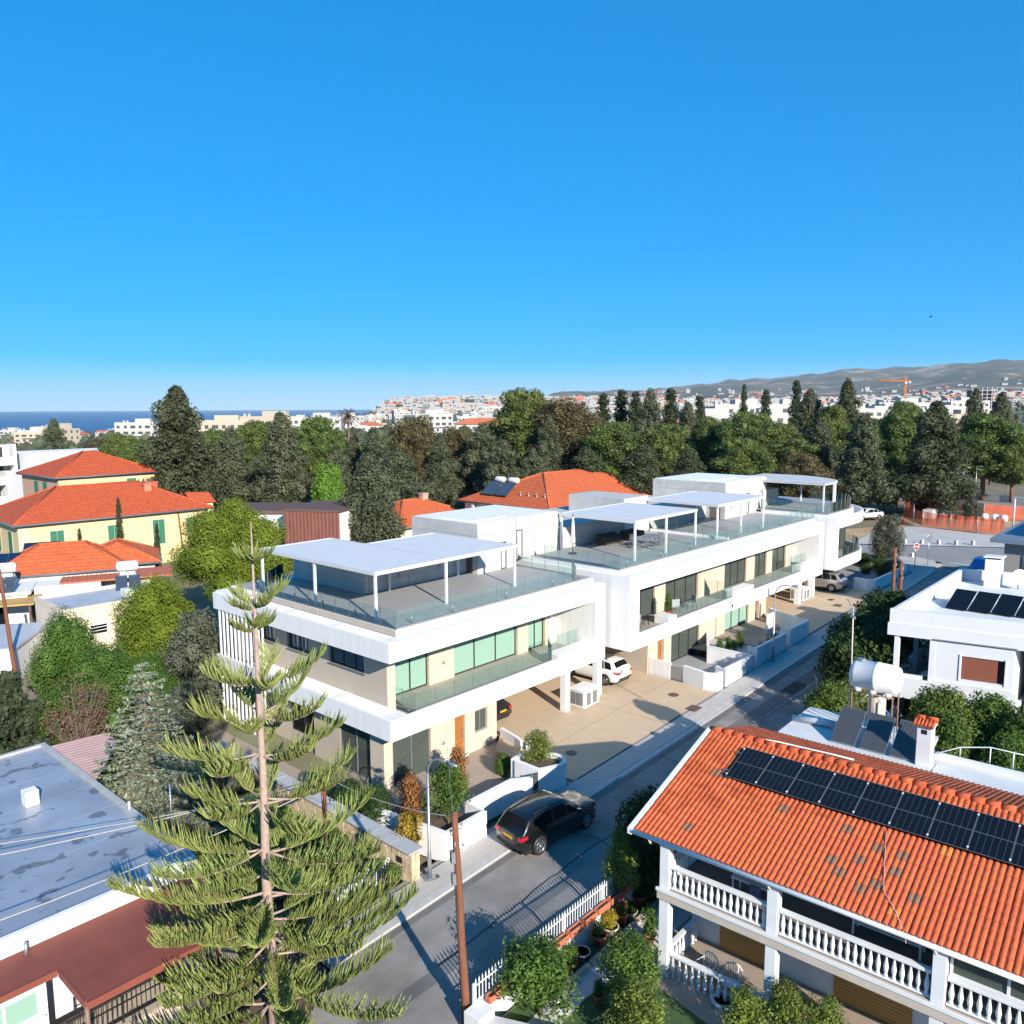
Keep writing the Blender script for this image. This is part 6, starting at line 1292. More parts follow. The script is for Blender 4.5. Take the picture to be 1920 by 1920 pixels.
# brown corrugated building and second orange roof
BS = thing('corrugated_building', 'building clad in rusty brown corrugated sheet behind the pergola', 'building', (-25.0, 88.5, 0), R(-14)); bx('walls', oldwhite, BS, 0, 6.4, 0.05, 8, -1, 6.7)
vs = []
for i in range(61):
    for z in (-1, 6.8): vs.append((-.1 + 6.6 * i / 60, -.03 + .05 * math.sin(i * 1.6), z))
MB().add(vs, [(2 * i, 2 * i + 2, 2 * i + 3, 2 * i + 1) for i in range(60)], 0, True).build('cladding', mat('rusty_sheet', (.19, .07, .05), .8, .25, .8, .1, 30, stretch=(3, 1, .4)), BS); bx('roof', mat('brown_roof', (.13, .075, .06), .7, .15), BS, -.2, 6.6, -.1, 8.2, 6.7, 6.95)
WB = thing('white_house', 'pale building with a brown door left of the rusty corrugated cladding', 'building', (-33.5, 92, 0), R(-3)); bx('walls', oldwhite, WB, 0, 8.3, 0, 8, 0, 6.0); bx('roof', MATS['brown_roof'], WB, -.3, 8.45, -.3, 8, 6.0, 6.35); bx('door', mat('rust_door', (.22, .08, .05), .7, .2), WB, 6.6, 8.0, -.08, -.01, 1.2, 4.2)
O2 = thing('tiled_house', 'orange-roofed house half hidden by the dark cypress behind the pergola', 'house', (-13.0, 93.5, 0), R(48)); bx('walls', mat('cream_wall', (.68, .56, .44), .8, .1, 1.0), O2, 0, 13, 0, 11, 0, 4.0); hip_roof(O2, 0, 13, 0, 11, 4.05, 2.3, 5.4, otile, .5); chim(O2, 8, 5, 5.2, 1.7, mat('pink_stone', (.5, .33, .24), .85, .1), .9)
# ------------------------------------------------------------ building site and plaza
onet = bpy.data.materials.new('orange_netting'); onet.use_nodes = True
def _net():
    n = onet.node_tree.nodes; L = onet.node_tree.links; b = n['Principled BSDF']; b.inputs['Base Color'].default_value = (.75, .13, .05, 1); b.inputs['Roughness'].default_value = .6
    t = n.new('ShaderNodeBsdfTransparent'); m = n.new('ShaderNodeMixShader'); q = n.new('ShaderNodeTexNoise'); q.inputs['Scale'].default_value = .7
    tc = n.new('ShaderNodeTexCoord'); L.new(tc.outputs['Object'], q.inputs['Vector']); r = n.new('ShaderNodeMapRange'); r.inputs['From Min'].default_value = .3; r.inputs['From Max'].default_value = .7; r.inputs['To Min'].default_value = .15; r.inputs['To Max'].default_value = .45
    L.new(q.outputs['Fac'], r.inputs['Value']); L.new(r.outputs[0], m.inputs[0]); L.new(b.outputs[0], m.inputs[1]); L.new(t.outputs[0], m.inputs[2]); L.new(m.outputs[0], n['Material Output'].inputs['Surface'])
_net()
def netfence(pts, lab, h=1.9):
    t = thing('barrier_netting', lab, 'barrier', FA.w(pts[0][0], pts[0][1], G(90)), FA.rz, 'orange site netting'); o = pts[0]
    q = [(a - o[0], b - o[1]) for a, b in pts]
    for i in range(len(q) - 1):
        a, b = Vector(q[i]), Vector(q[i + 1]); n = 8; vs = []
        for k in range(n + 1):
            p = a.lerp(b, k / n); sg = -.12 * math.sin(math.pi * (k / n)); vs += [(p.x, p.y, .05), (p.x + .06 * math.sin(k * 2), p.y, h + sg)]
        MB().add(vs, [(2 * k, 2 * k + 2, 2 * k + 3, 2 * k + 1) for k in range(n)]).build('net_panel', onet, t); MB().tube([(a.x, a.y, 0), (a.x, a.y, h + .1)], .03, 6).build('post', steel, t)
netfence([(88.6, 2.1), (85.9, .3), (85.2, -3.0), (84.7, -6.0), (84.6, -8.8)], 'reddish orange netting along the near edge of the building site'); netfence([(88.8, 2.2), (92.5, 4.4), (104, 7.6), (106, 4.4)], 'bright orange netting along the left side of the building site', 2.3); netfence([(106, 4.0), (104, -1), (98.5, -3.8), (100, -12), (102, -20)], 'dark red netting at the back of the building site', 2.0)
TC = thing('portable_cabin', 'bright blue portable toilet inside the orange site netting', 'portable toilet', FA.w(97.5, .3, G(90)), FA.rz); bx('cabin', mat('site_blue', (.02, .28, .62), .5, .05), TC, 0, 1.2, 0, 1.2, .1, 2.3, .03); bx('roof', oldwhite, TC, -.05, 1.25, -.05, 1.25, 2.3, 2.5, .05); bx('door', mat('site_pale', (.35, .55, .7), .5, .05), TC, -.02, 0, .25, .95, .2, 2.1); bx('skid', blackm, TC, 0, 1.2, 0, 1.2, 0, .1)
SC = thing('site_container', 'dark grey site container behind the blue portable toilet', 'container', FA.w(100, 2.2, G(90)), FA.rz); bx('box', mat('site_dark', (.05, .045, .045), .7, .1), SC, 0, 2.2, 0, 3.6, 0, 2.4); 
for k in range(12): bx('rib', MATS['site_dark'], SC, -.05, 0, .1 + k * .3, .22 + k * .3, .05, 2.35)
for k, (u_, v_) in enumerate(((97.3, -4.2), (97.5, -5.3), (97.2, -6.4))):
    t = MB().lathe([(.42, 0), (.5, .3), (.47, .7), (.3, .82), (.1, .86)], 8).build('bulk_bag', oldwhite, loc=FA.w(u_, v_, G(90)), rz=.4 * k); tag(t, 'white bulk bag inside the site netting, %s from the blue toilet' % ORD[k], 'bag', 'white bulk bags on the building site')
PB = thing('pallet_stack', 'grey stack of blocks inside the left end of the site netting', 'stack', FA.w(93.5, 1.2, G(90)), FA.rz)
for i in range(3):
    for j in range(4): bx('block', paleconc, PB, j * .6, j * .6 + .57, 0, 1.2, i * .4, i * .4 + .38)
CN = thing('traffic_cone', 'orange traffic cone at the corner of the site netting', 'traffic cone', FA.w(88, 3.1, G(88))); MB().lathe([(.16, .04), (.05, .7), (.03, .72)], 12).build('cone', mat('cone_orange', (.8, .12, .04), .5, 0), CN); bx('foot', MATS['cone_orange'], CN, -.22, .22, -.22, .22, 0, .04); MB().lathe([(.128, .2), (.095, .38)], 12).build('white_band', plateW, CN); 
def bollard(u_, v_, lab):
    o = MB().box(-.16, .16, -.16, .16, 0, .45).box(-.13, .13, -.13, .13, .45, .5).build('bollard', paleconc, loc=FA.w(u_, v_, G(u_) + .06), rz=FA.rz - .4, bevel=.02); tag(o, lab, 'bollard', 'square stone bollards on the plaza')
for k, p in enumerate(((74.3, -1.0), (75.1, -2.55), (75.9, -4.1), (76.6, -5.7), (77.4, -7.2))): bollard(*p, 'square pale bollard on the plaza edge, %s from the olive tree' % ORD[k])
bollard(67.4, -3.7, 'single pale bollard on the near corner behind the no-entry sign')
def sign(u_, v_, h, lab, kind):
    t = thing('road_sign', lab, 'road sign', FA.w(u_, v_, G(u_) + .09), 0); MB().tube([(0, 0, 0), (0, 0, h)], .035, 8).build('post', steel, t)
    s = 1 if kind == 'no_entry' else 1
    d = MB().lathe([(.33, -.012), (.33, .012)], 26, axis='y').build('disc', mat('sign_red', (.42, .012, .02), .4, 0) if kind == 'no_entry' else greyal, t, (0, -.06, h - .33))
    if kind == 'no_entry': bx('white_bar', plateW, t, -.23, .23, -.085, -.073, h - .39, h - .27); MB().lathe([(.31, -.0135), (.36, -.0135), (.36, .0)], 26, axis='y', cap=False).build('rim', plateW, t, (0, -.06, h - .33))
    else:
        MB().lathe([(.32, -.016), (.36, -.016), (.36, .012)], 26, axis='y', cap=False).build('rim', steel, t, (0, -.06, h - .33)); bx('bracket', steel, t, -.03, .03, -.1, -.074, h - .6, h - .1)
    t.rotation_euler = (0, 0, R(20)); return t
sign(62.3, -5.4, 2.5, 'red no-entry road sign with a white bar on the corner pavement', 'no_entry'); sign(64.1, -6.1, 3.15, 'grey back of a round road sign on the corner pavement beyond the no-entry sign', 'back')
BB = thing('corner_box', 'small dark utility box under the olive tree on the corner', 'utility box', FA.w(60.9, -4.2, G(61) + .09), FA.rz); bx('box', frame_m, BB, 0, .35, 0, 1.0, 0, .7); bx('lid', frame_m, BB, -.03, .38, -.03, 1.03, .7, .75)
def simple_lamp(u_, v_, h, lab, kind):
    t = thing('lamp_post', lab, 'lamp post', FA.w(u_, v_, G(90)), FA.rz, 'lamp posts beyond the junction'); MB().tube([(0, 0, 0), (0, 0, h)], [.09, .05], 8).build('post', steel, t)
    if kind == 'globe': MB().tube([(0, 1.4, h - .5), (0, -.8, h - .5)], .03, 6).build('arm', steel, t); MB().lathe([(0, -.28), (.2, -.2), (.28, 0), (.2, .2), (0, .28)], 14, (0, 1.4, h - .9)).build('globe', oldwhite, t); MB().tube([(0, -.8, h - .5), (0, -.4, h - 1.2)], .02, 5).build('brace', steel, t)
    elif kind == 'flag': bx('sign_board', mat('sign_pale', (.55, .62, .68), .5, .05), t, -.04, .04, -.7, .7, h * .5, h * .5 + 2.2); MB().tube([(0, 0, h), (0, -1.4, h + .05)], .04, 6).build('arm', steel, t)
    elif kind == 'double': bx('arm', steel, t, -.05, .05, -1.2, .0, h - .05, h + .07); bx('arm', steel, t, -.05, .05, 0.001, 1.0, h - .65, h - .53)
    elif kind == 'arm': bx('arm', steel, t, -.06, .06, -.9, 0, h, h + .12)
for a in ((101, 7.9, 5.3, 'white globe lamp on a bracket post left of the building site', 'globe'), (117.5, 1.4, 5.6, 'slim lamp post behind the building site right of the sign board', 'arm'), (117, 3.6, 5.4, 'lamp post carrying a pale sign board behind the building site', 'flag'), (122.8, -1.8, 4.2, 'grey lamp post with two short arms at the far right', 'double')): simple_lamp(*a)
pp_ = thing('plain_post', 'plain grey post at the right end of the orange netting', 'post', FA.w(90.8, -8.6, G(90)), 0); MB().tube([(0, 0, 0), (0, 0, 3.7)], .11, 10).build('post', paleconc, pp_); bx('foot', paleconc, pp_, -.25, .25, -.25, .25, 0, .08)
TP = thing('white_post', 'short white post at the corner of the bare lot', 'post', FA.w(84.7, 3.5, G(85)), 0); bx('post', oldwhite, TP, -.2, .2, -.2, .2, .05, .95, .02); bx('foot', paleconc, TP, -.3, .3, -.3, .3, 0, .05)
# park wall and road behind the site
sheet('park_road', [(106, -30), (112, -30), (128, 30), (118, 30)], .03, MATS['asphalt_pale'])
PWl = thing('park_wall', 'low pale wall along the road behind the building site', 'wall', FA.w(113, -30, G(90)), FA.rz); MB().prism([(0, 0), (.4, 0), (13, 40), (12.6, 40)], 0, .9).build('wall', oldwhite, PWl)
# terrace furniture, villa 2
TB = thing('garden_table', 'grey dining table with metal chairs under the first pergola of the middle villa', 'table', FA.w(26.0, 2.6, 8.02), FA.rz); bx('table_top', greyal, TB, -1.2, 1.2, -.5, .5, .70, .74)
for a in (-1.1, 1.06):
    for b in (-.44, .4): bx('leg', greyal, TB, a, a + .04, b, b + .04, 0, .7)
def tchair(u_, v_, rz, lab, m=greyal, g='metal chairs at the terrace table'):
    t = thing('garden_chair', lab, 'chair', FA.w(u_, v_, 8.02), FA.rz + rz, g); bx('seat', m, t, -.22, .22, -.22, .22, .42, .45)
    for a in (-.21, .19):
        for b in (-.21, .19): bx('leg', m, t, a, a + .025, b, b + .025, 0, .42 if b > 0 else .9)
    for k in range(4): bx('back_bar', m, t, -.2, .2, -.21, -.19, .52 + k * .1, .56 + k * .1)
CHL = ['left end', 'near left', 'near middle', 'near right', 'right end', 'far left']
for k, (a, b, r) in enumerate(((24.5, 2.6, -90), (25.3, 1.75, 0), (26.1, 1.75, 0), (26.9, 1.75, 0), (27.5, 2.6, 90), (25.4, 3.4, 180))): tchair(a, b, R(r), 'grey metal chair at the %s of the terrace table' % CHL[k])
def sofa(u_, v_, L_, lab):
    t = thing('lounge_sofa', lab, 'sofa', FA.w(u_, v_, 8.02), FA.rz, 'dark lounge sofas on the terrace'); m = mat('dark_wicker', (.05, .042, .035), .8, .2, 9.0, .3, 60); bx('base', m, t, 0, L_, 0, .85, .08, .4, .02); bx('backrest', m, t, 0, L_, .7, .85, .4, .75, .02); bx('arm', m, t, 0, .14, 0, .7, .4, .6, .02); bx('arm', m, t, L_ - .14, L_, 0, .7, .4, .6, .02)
    for k in range(2): bx('cushion', mat('dark_cushion', (.03, .03, .035), .9, .1), t, .16 + k * (L_ - .3) / 2, .14 + (k + 1) * (L_ - .3) / 2, .02, .68, .4, .52, .04)
    for a in (.05, L_ - .1): bx('leg', blackm, t, a, a + .05, .1, .15, 0, .08)
sofa(24.2, 5.0, 2.2, 'dark wicker sofa under the pergola nearer the closed parasol'); sofa(27.0, 4.8, 2.0, 'dark wicker sofa under the pergola nearer the dining table')
PS = thing('closed_parasol', 'closed white parasol on the terrace of the middle villa', 'parasol', FA.w(20.2, 4.9, 8.02)); MB().tube([(0, 0, 0), (0, 0, 2.6)], .025, 8).build('pole', frame_m, PS); MB().lathe([(.09, .75), (.17, .8), (.14, 1.4), (.10, 2.1), (.03, 2.62)], 9, smooth=False).build('canopy', mat('parasol_cloth', (.70, .62, .58), .9, .1, 5.0), PS); bx('base', blackm, PS, -.25, .25, -.25, .25, 0, .07); MB().lathe([(.06, 2.6), (.02, 2.72)], 8).build('finial', frame_m, PS)
# balcony furniture, villa 2
def lounger(u_, v_, rz, lab):
    t = thing('balcony_chair', lab, 'chair', FA.w(u_, v_, 3.73), FA.rz + rz, 'grey balcony chairs'); m = mat('grey_sling', (.33, .35, .35), .8, .1); bx('seat', m, t, -.3, .35, -.3, .3, .36, .40); bx('back', m, t, -.36, -.30, -.3, .3, .40, .95)
    for y in (-.32, .29): MB().tube([(-.4, y, 0), (-.3, y, .6), (.3, y, .6), (.4, y, 0)], .018, 6).build('side_frame', blackm, t)
lounger(20.6, -.1, R(20), 'grey sling chair on the middle villa balcony left of the red pot'); lounger(27.2, -.2, R(150), 'grey sling chair on the middle villa balcony right of the red pot'); lounger(25.6, .2, R(60), 'dark blue-grey chair at the back of the middle villa balcony')
LT = thing('low_table', 'low dark table on the balcony of the middle villa', 'table', FA.w(21.9, -.1, 3.73), FA.rz); bx('table_top', blackm, LT, -.4, .4, -.3, .3, .36, .4); 
for a in (-.36, .32):
    for b in (-.26, .22): bx('leg', blackm, LT, a, a + .04, b, b + .04, 0, .36)
RP = thing('plant_pot', 'tall red pot with a leafy plant on the balcony of the middle villa', 'plant pot', FA.w(23.65, -.6, 3.73)); MB().lathe([(.13, 0), (.2, .55), (.21, .58), (.17, .56)], 16).build('pot', mat('red_pot', (.45, .05, .06), .4, .05), RP)
# ============================================================ VEGETATION
import numpy as np
nr = np.random.default_rng(3)
def unit(v): return v / np.maximum(np.linalg.norm(v, axis=1, keepdims=True), 1e-9)
def leaf_mesh(name, P, N, size, m, aspect=.55, droop=0.0, extra=None):
    """P positions, N normals, size per leaf; each leaf a pointed, slightly folded blade of two triangles pairs"""
    n = len(P); t = unit(np.cross(N, nr.normal(size=(n, 3)))); t[:, 2] -= droop; t = unit(t); b = unit(np.cross(N, t))
    s = size[:, None]
    a0 = P - t * s * .5; a1 = P + b * s * aspect * .5 + N * s * .06; a2 = P + t * s * .5; a3 = P - b * s * aspect * .5 + N * s * .06
    V = np.stack([a0, a1, a2, a3], 1).reshape(-1, 3); F = np.arange(n * 4).reshape(-1, 4)
    if extra is not None:
        ev, ef = extra; F = [tuple(f) for f in F] + [tuple(i + n * 4 for i in f) for f in ef]; V = np.concatenate([V, np.array(ev)])
        me = bpy.data.meshes.new(name); me.from_pydata(V.tolist(), [], F)
    else:
        me = bpy.data.meshes.new(name); me.vertices.add(n * 4); me.vertices.foreach_set('co', V.ravel().astype(np.float32))
        me.loops.add(n * 4); me.loops.foreach_set('vertex_index', F.ravel().astype(np.int32)); me.polygons.add(n); me.polygons.foreach_set('loop_start', np.arange(0, n * 4, 4, dtype=np.int32))
        me.update(calc_edges=True)
    me.materials.append(m); return me
def clump_leaves(clumps, per, leaf, up=.25, shell=(.72, 1.05), flat=1.0):
    Ps, Ns, Ss = [], [], []
    for (c, r) in clumps:
        k = max(6, int(per * r * r)); d = unit(nr.normal(size=(k, 3))); rad = r * nr.uniform(shell[0], shell[1], (k, 1)) * nr.uniform(.85, 1.1, (k, 1))
        p = d * rad; p[:, 2] *= flat; Ps.append(np.array(c) + p); nn = d + nr.normal(size=(k, 3)) * .55; nn[:, 2] += up; Ns.append(unit(nn)); Ss.append(leaf * nr.uniform(.6, 1.35, k))
    return np.concatenate(Ps), np.concatenate(Ns), np.concatenate(Ss)
def cores(clumps, f=.72):
    """low dark inner lumps so a dense crown is not see-through"""
    ico = [(0, 0, 1), (.894, 0, .447), (.276, .851, .447), (-.724, .526, .447), (-.724, -.526, .447), (.276, -.851, .447), (.724, .526, -.447), (-.276, .851, -.447), (-.894, 0, -.447), (-.276, -.851, -.447), (.724, -.526, -.447), (0, 0, -1)]
    fc = [(0, 1, 2), (0, 2, 3), (0, 3, 4), (0, 4, 5), (0, 5, 1), (1, 6, 2), (2, 7, 3), (3, 8, 4), (4, 9, 5), (5, 10, 1), (2, 6, 7), (3, 7, 8), (4, 8, 9), (5, 9, 10), (1, 10, 6), (6, 11, 7), (7, 11, 8), (8, 11, 9), (9, 11, 10), (10, 11, 6)]
    V, F = [], []
    for c, r in clumps:
        b = len(V); V += [(c[0] + x * r * f, c[1] + y * r * f, c[2] + z * r * f) for x, y, z in ico]; F += [tuple(i + b for i in q) for q in fc]
    return V, F
def env(profile, H, Rr, n, cr, seed, z0=.1, inner=.55, jitter=.2):
    g = np.random.default_rng(seed); out = []
    for k in range(n):
        h = z0 + (1 - z0) * ((k + .5) / n); a = k * 2.39996 + g.uniform(-.4, .4); rr = profile(h) * Rr * g.uniform(inner, 1.0)
        r = cr * g.uniform(.7, 1.3) * (.55 + .6 * profile(h)); out.append(((math.cos(a) * max(rr - r * .6, 0), math.sin(a) * max(rr - r * .6, 0), h * H + g.uniform(-jitter, jitter)), r))
    return out
LG = {'cyp': leafm('cypress_leaf', (.058, .072, .036), (.12, .135, .072), .2, .5), 'cypd': leafm('cypress_dark_leaf', (.045, .056, .026), (.09, .105, .05), .2, .5), 'pine': leafm('pine_leaf', (.06, .095, .020), (.135, .175, .042), .2, .45),
      'oliv': leafm('dull_leaf', (.075, .066, .026), (.14, .115, .05), .2, .45), 'umb': leafm('umbrella_leaf', (.10, .155, .012), (.20, .25, .022), .25, .28), 'citrus': leafm('citrus_leaf', (.055, .11, .016), (.15, .21, .035), .25, .4),
      'cit2': leafm('citrus_pale_leaf', (.09, .14, .02), (.22, .26, .045), .25, .4), 'bush': leafm('bush_leaf', (.055, .115, .016), (.10, .17, .025)), 'ced': leafm('cedar_leaf', (.19, .235, .155), (.32, .36, .26)), 'grey': leafm('grey_leaf', (.075, .085, .055), (.13, .14, .09)),
      'slim': leafm('slim_cypress_leaf', (.028, .045, .018), (.055, .075, .028)), 'red': leafm('red_leaf', (.24, .075, .03), (.34, .17, .05)), 'yel': leafm('yellow_leaf', (.30, .20, .02), (.42, .30, .04)), 'fig': leafm('dark_broad_leaf', (.022, .050, .012), (.05, .09, .02)), 'brt': leafm('bright_leaf', (.09, .19, .02), (.15, .27, .03)), 'bare': mat('dry_twig', (.22, .14, .10), .9, .3, 4.0), 'rust': leafm('rusty_leaf', (.17, .075, .05), (.26, .14, .09)), 'flower': mat('red_petal', (.55, .02, .06), .6, .2, 4.0)}
def pcyp(h): return (1 - h) ** .52 * (.45 + .55 * min(1, h / .25)) * (1 + .16 * math.sin(h * 23 + 1)) if h > .0 else .3
def ppine(h): return math.sqrt(max(0, 1 - ((h - .62) / .42) ** 2))
def pround(h): return math.sqrt(max(0, 1 - ((h - .5) / .55) ** 2))
def pslim(h): return min(1, h / .1) * (1 - h) ** .45
def pfront(h): return math.sqrt(max(0, 1 - ((h - .55) / .5) ** 2)) * .95
PROTO = {}
def proto(key, H, Rr, prof, n, cr, leaf, per, m, z0=.12, trunk=.3, bark=barkm, core=True, up=.25, flat=1, inner=.55, var=2, limbs=5, thick=.16, shell=(.72, 1.05), aspect=.55):
    PROTO[key] = []
    for s in range(var):
        cl = env(prof, H, Rr, n, cr, 17 * s + len(PROTO) * 5 + 1, z0, inner, H * .03); P, N, Sz = clump_leaves(cl, per, leaf, up, shell, flat)
        me = leaf_mesh('crown', P, N, Sz, m, aspect, extra=cores(cl, .5) if core else None)
        tb = MB(); tb.tube([(0, 0, -.3), (.05, 0, H * .2), (-.04 * H * .2, .03, H * .5), (0, 0, H * trunk * 2.2)], [thick * 1.2, thick, thick * .75, thick * .3], 8)
        g = random.Random(s)
        for k in range(limbs):
            c, r = cl[int((k + .5) * len(cl) / limbs)]; z = c[2] * g.uniform(.45, .7)
            tb.tube([(0, 0, z), (c[0] * .5, c[1] * .5, z + (c[2] - z) * .6), c], [thick * .5, thick * .35, thick * .12], 6)
        PROTO[key].append((me, tb.mesh('trunk', bark), H, Rr))
proto('c', 13, 4.6, pcyp, 110, 1.0, .30, 260, LG['cyp'], z0=.13, thick=.3, var=3, inner=.45)
proto('cd', 13, 4.6, pcyp, 110, 1.0, .30, 260, LG['cypd'], z0=.13, thick=.3, inner=.45)
proto('p', 12, 4.8, ppine, 80, 1.1, .28, 250, LG['pine'], z0=.30, thick=.26, bark=redbark, flat=.75, var=3, inner=.4)
proto('o', 12, 4.8, ppine, 80, 1.1, .28, 240, LG['oliv'], z0=.26, thick=.26, inner=.4)
proto('s', 15, 1.8, pslim, 44, .85, .34, 190, LG['slim'], z0=.03, thick=.2, inner=.7)
def plant(kind, x, y, z, h, r, label, cat='tree', group=None, name=None, rz=None, sub=('crown', 'trunk')):
    vs = PROTO[kind]; me, tr, H, Rr = vs[rnd.randrange(len(vs))]
    t = thing(name or 'tree', label, cat, (x, y, z), rz if rz is not None else rnd.uniform(0, 6.28), group)
    c = mk(sub[0], me, t); c.scale = (r / Rr, r / Rr, h / H); k = mk(sub[1], tr, t); k.scale = c.scale
    return t
BELT = [('c',-48.3,118,20.0,6.4,0),('p',-57.0,125,12.3,3.91,0),('p',-67.7,140,12.8,4.14,0),('c',-43.3,125,14.1,4.73,0),('c',-34.0,120,16.5,4.93,0),('p',-44.7,142,14.7,4.67,0),('p',-32.6,135,15.5,4.66,0),('p',-31.8,145,13.4,3.58,0),('c',-20.7,122,13.9,4.62,0),('o',-16.9,140,15.4,4.61,0),('c',-15.8,112,11.6,4.79,0),('c',-11.0,125,12.9,3.91,0),('o',-8.6,135,13.7,4.0,0),('c',-4.6,128,14.5,4.84,0),('c',-1.1,118,12.4,4.27,0),('p',2.5,150,19.9,7.15,0),('o',9.7,145,17.7,7.15,0),('c',10.3,112,11.9,4.79,0),('p',16.9,135,14.6,6.22,0),('c',17.4,108,12.3,5.33,0),('c',23.6,108,11.6,4.97,0),('p',24.3,130,14.3,5.13,0),('c',25.8,152,19.9,4.25,0),('c',32.4,150,17.9,3.7,0),('p',36.4,148,15.0,4.62,0),('p',40.3,140,16.0,5.53,0),('p',41.3,128,14.5,5.26,0),('p',41.2,120,12.5,5.13,0),('p',32.4,114,12.8,4.5,0),('c',46.1,122,15.2,4.62,0),('c',60.3,165,20.3,4.61,0),('c',64.9,158,21.6,4.94,0),('c',48.5,112,15.9,4.97,0),('p',58.2,122,16.7,4.21,0),('c',57.3,110,17.6,5.43,0),('p',74.7,128,15.8,5.89,0),('p',77.5,125,13.4,3.91,0),('p',61.5,135,14.8,2.66,0),('c',120.0,200,20.1,4.61,0),('c',116.3,205,20.7,4.72,0),('p',78.3,162,17.7,4.8,0),('c',-92.7,165,14.9,4.07,0),('o',37.0,104,11.1,4.11,0),('c',3.1,118,11.2,3.88,0),('p',-39.3,150,13.0,4.44,0),('c',-25.5,118,11.7,3.49,0),('c',-25.1,128,12.5,3.79,0),('p',58.8,150,17.0,4.44,0),('p',-51.3,140,13.4,4.14,0),('c',6.5,140,15.4,3.68,0),('s',18.6,165,20.1,2.39,1),('s',22.9,170,20.5,2.8,1),('s',25.0,165,20.0,2.28,1),('s',33.5,172,21.2,2.6,1),('s',54.0,190,21.9,1.38,1),('s',56.6,182,20.6,2.04,1),('s',64.7,186,23.1,2.08,1),('s',41.4,180,19.8,2.13,1),('o',-96.3,196.3,10.2,6.97,2),('o',-87.6,185.7,10.3,7.45,2),('p',-80.8,179.9,10.5,4.95,2),('o',-68.2,160.0,10.6,4.87,2),('p',-74.6,184.0,9.3,4.7,2),('p',-74.0,192.5,8.4,4.45,2),('p',-63.7,179.7,10.9,7.26,2),('p',-69.2,203.1,7.8,5.4,2),('p',-50.1,158.0,11.6,4.11,2),('c',-54.0,182.8,9.2,6.15,2),('p',-52.0,188.3,10.3,5.38,2),('p',-51.0,203.6,8.6,4.9,2),('c',-40.3,180.2,10.6,5.47,2),('p',-31.8,152.6,11.2,3.54,2),('p',-30.1,163.5,9.7,4.12,2),('p',-31.8,192.7,10.1,6.27,2),('c',-23.5,166.3,10.0,4.93,2),('p',-21.2,183.6,11.2,5.36,2),('p',-16.8,167.2,9.6,5.5,2),('p',-15.0,189.7,8.8,6.52,2),('p',-10.2,204.3,10.1,4.88,2),('o',-4.9,168.9,11.8,6.15,2),('p',-2.5,200.4,9.4,4.82,2),('c',2.6,204.0,9.5,5.46,2),('o',5.6,155.9,12.8,5.81,2),('p',8.1,157.8,15.1,4.83,2),('o',13.8,176.8,10.5,5.52,2),('p',15.1,158.1,14.1,4.79,2),('p',24.4,201.5,11.7,5.29,2),('p',24.5,180.1,12.6,5.83,2),('o',30.0,188.2,10.8,6.97,2),('c',30.6,165.4,13.5,5.92,2),('p',40.9,202.6,9.2,7.29,2),('p',40.9,180.1,12.1,4.18,2),('p',43.6,177.5,13.6,5.02,2),('p',52.3,195.6,11.2,7.11,2),('p',51.5,174.7,14.1,6.76,2),('p',50.5,159.1,13.0,5.19,2),('p',64.2,189.6,12.2,6.74,2),('p',65.7,186.6,10.8,6.26,2),('p',61.8,164.9,12.6,6.38,2),('c',63.3,159.9,12.6,5.49,2),('p',68.4,162.4,14.8,5.13,2),('c',78.7,176.5,14.2,7.16,2),('o',84.2,183.6,12.3,5.49,2),('o',81.7,169.3,11.6,5.04,2),('p',92.1,180.1,10.5,6.39,2),('c',94.2,178.2,13.2,5.06,2),('o',94.5,172.5,13.1,4.38,2),('o',104.7,182.8,12.7,4.68,2),('o',91.8,155.0,14.2,3.94,2),('c',110.2,179.7,13.0,7.12,2)]
KN = {'c': ('cypress_tree', 'grey-green broad cypress', 'cypress'), 'p': ('pine_tree', 'green rounded pine', 'pine'), 'o': ('pine_tree', 'dull olive-brown pine', 'pine'), 's': ('cypress_tree', 'slim dark columnar cypress', 'cypress')}
RN = ['in the park front row', 'above the park', 'in the park back row']
for row in (0, 1, 2):
    for kd in 'cpos':
        ts = sorted([b for b in BELT if b[5] == row and b[0] == kd], key=lambda b: b[1] / b[2])
        for i, (k, x, y, zt, r, _) in enumerate(ts):
            zb = H0(x, y); h = zt - zb
            kk = 'cd' if (k == 'c' and rnd.random() < .45) else k
            plant(kk, x, y, zb, h * 1.03, r * 1.12, '%s, %s from left %s' % (KN[k][1], ORD[i], RN[row]), 'tree', 'trees of the park belt', KN[k][0])
proto('cl', 10.5, 4.8, pcyp, 60, 1.25, .30, 330, LG['cyp'], z0=.05, thick=.3, var=1)
plant('cl', -16.3, 92, 1.2, 10.6, 5.0, 'large grey-green cypress rising behind the nearest pergola', 'tree', None, 'cypress_tree')
proto('u', 10.6, 4.9, lambda h: math.sqrt(max(0, 1 - ((h - .70) / .31) ** 2)), 66, 1.2, .15, 1000, LG['umb'], z0=.46, thick=.3, bark=redbark, flat=.75, var=1, limbs=9, inner=.35)
plant('u', -20.2, 58.5, -.4, 10.9, 4.7, 'bright green umbrella pine with a reddish trunk left of the nearest villa', 'tree', None, 'umbrella_pine')
proto('ub', 6.2, 2.9, pround, 40, 1.0, .14, 1100, LG['umb'], z0=.1, thick=.15, bark=redbark, var=1)
plant('ub', -24.6, 54.6, -.6, 6.4, 2.9, 'lower bright green pine mass in front of the umbrella pine', 'tree', None, 'pine_tree')
proto('b', 5, 2.4, pround, 34, .9, .12, 1150, LG['bush'], z0=.05, thick=.1, var=2)
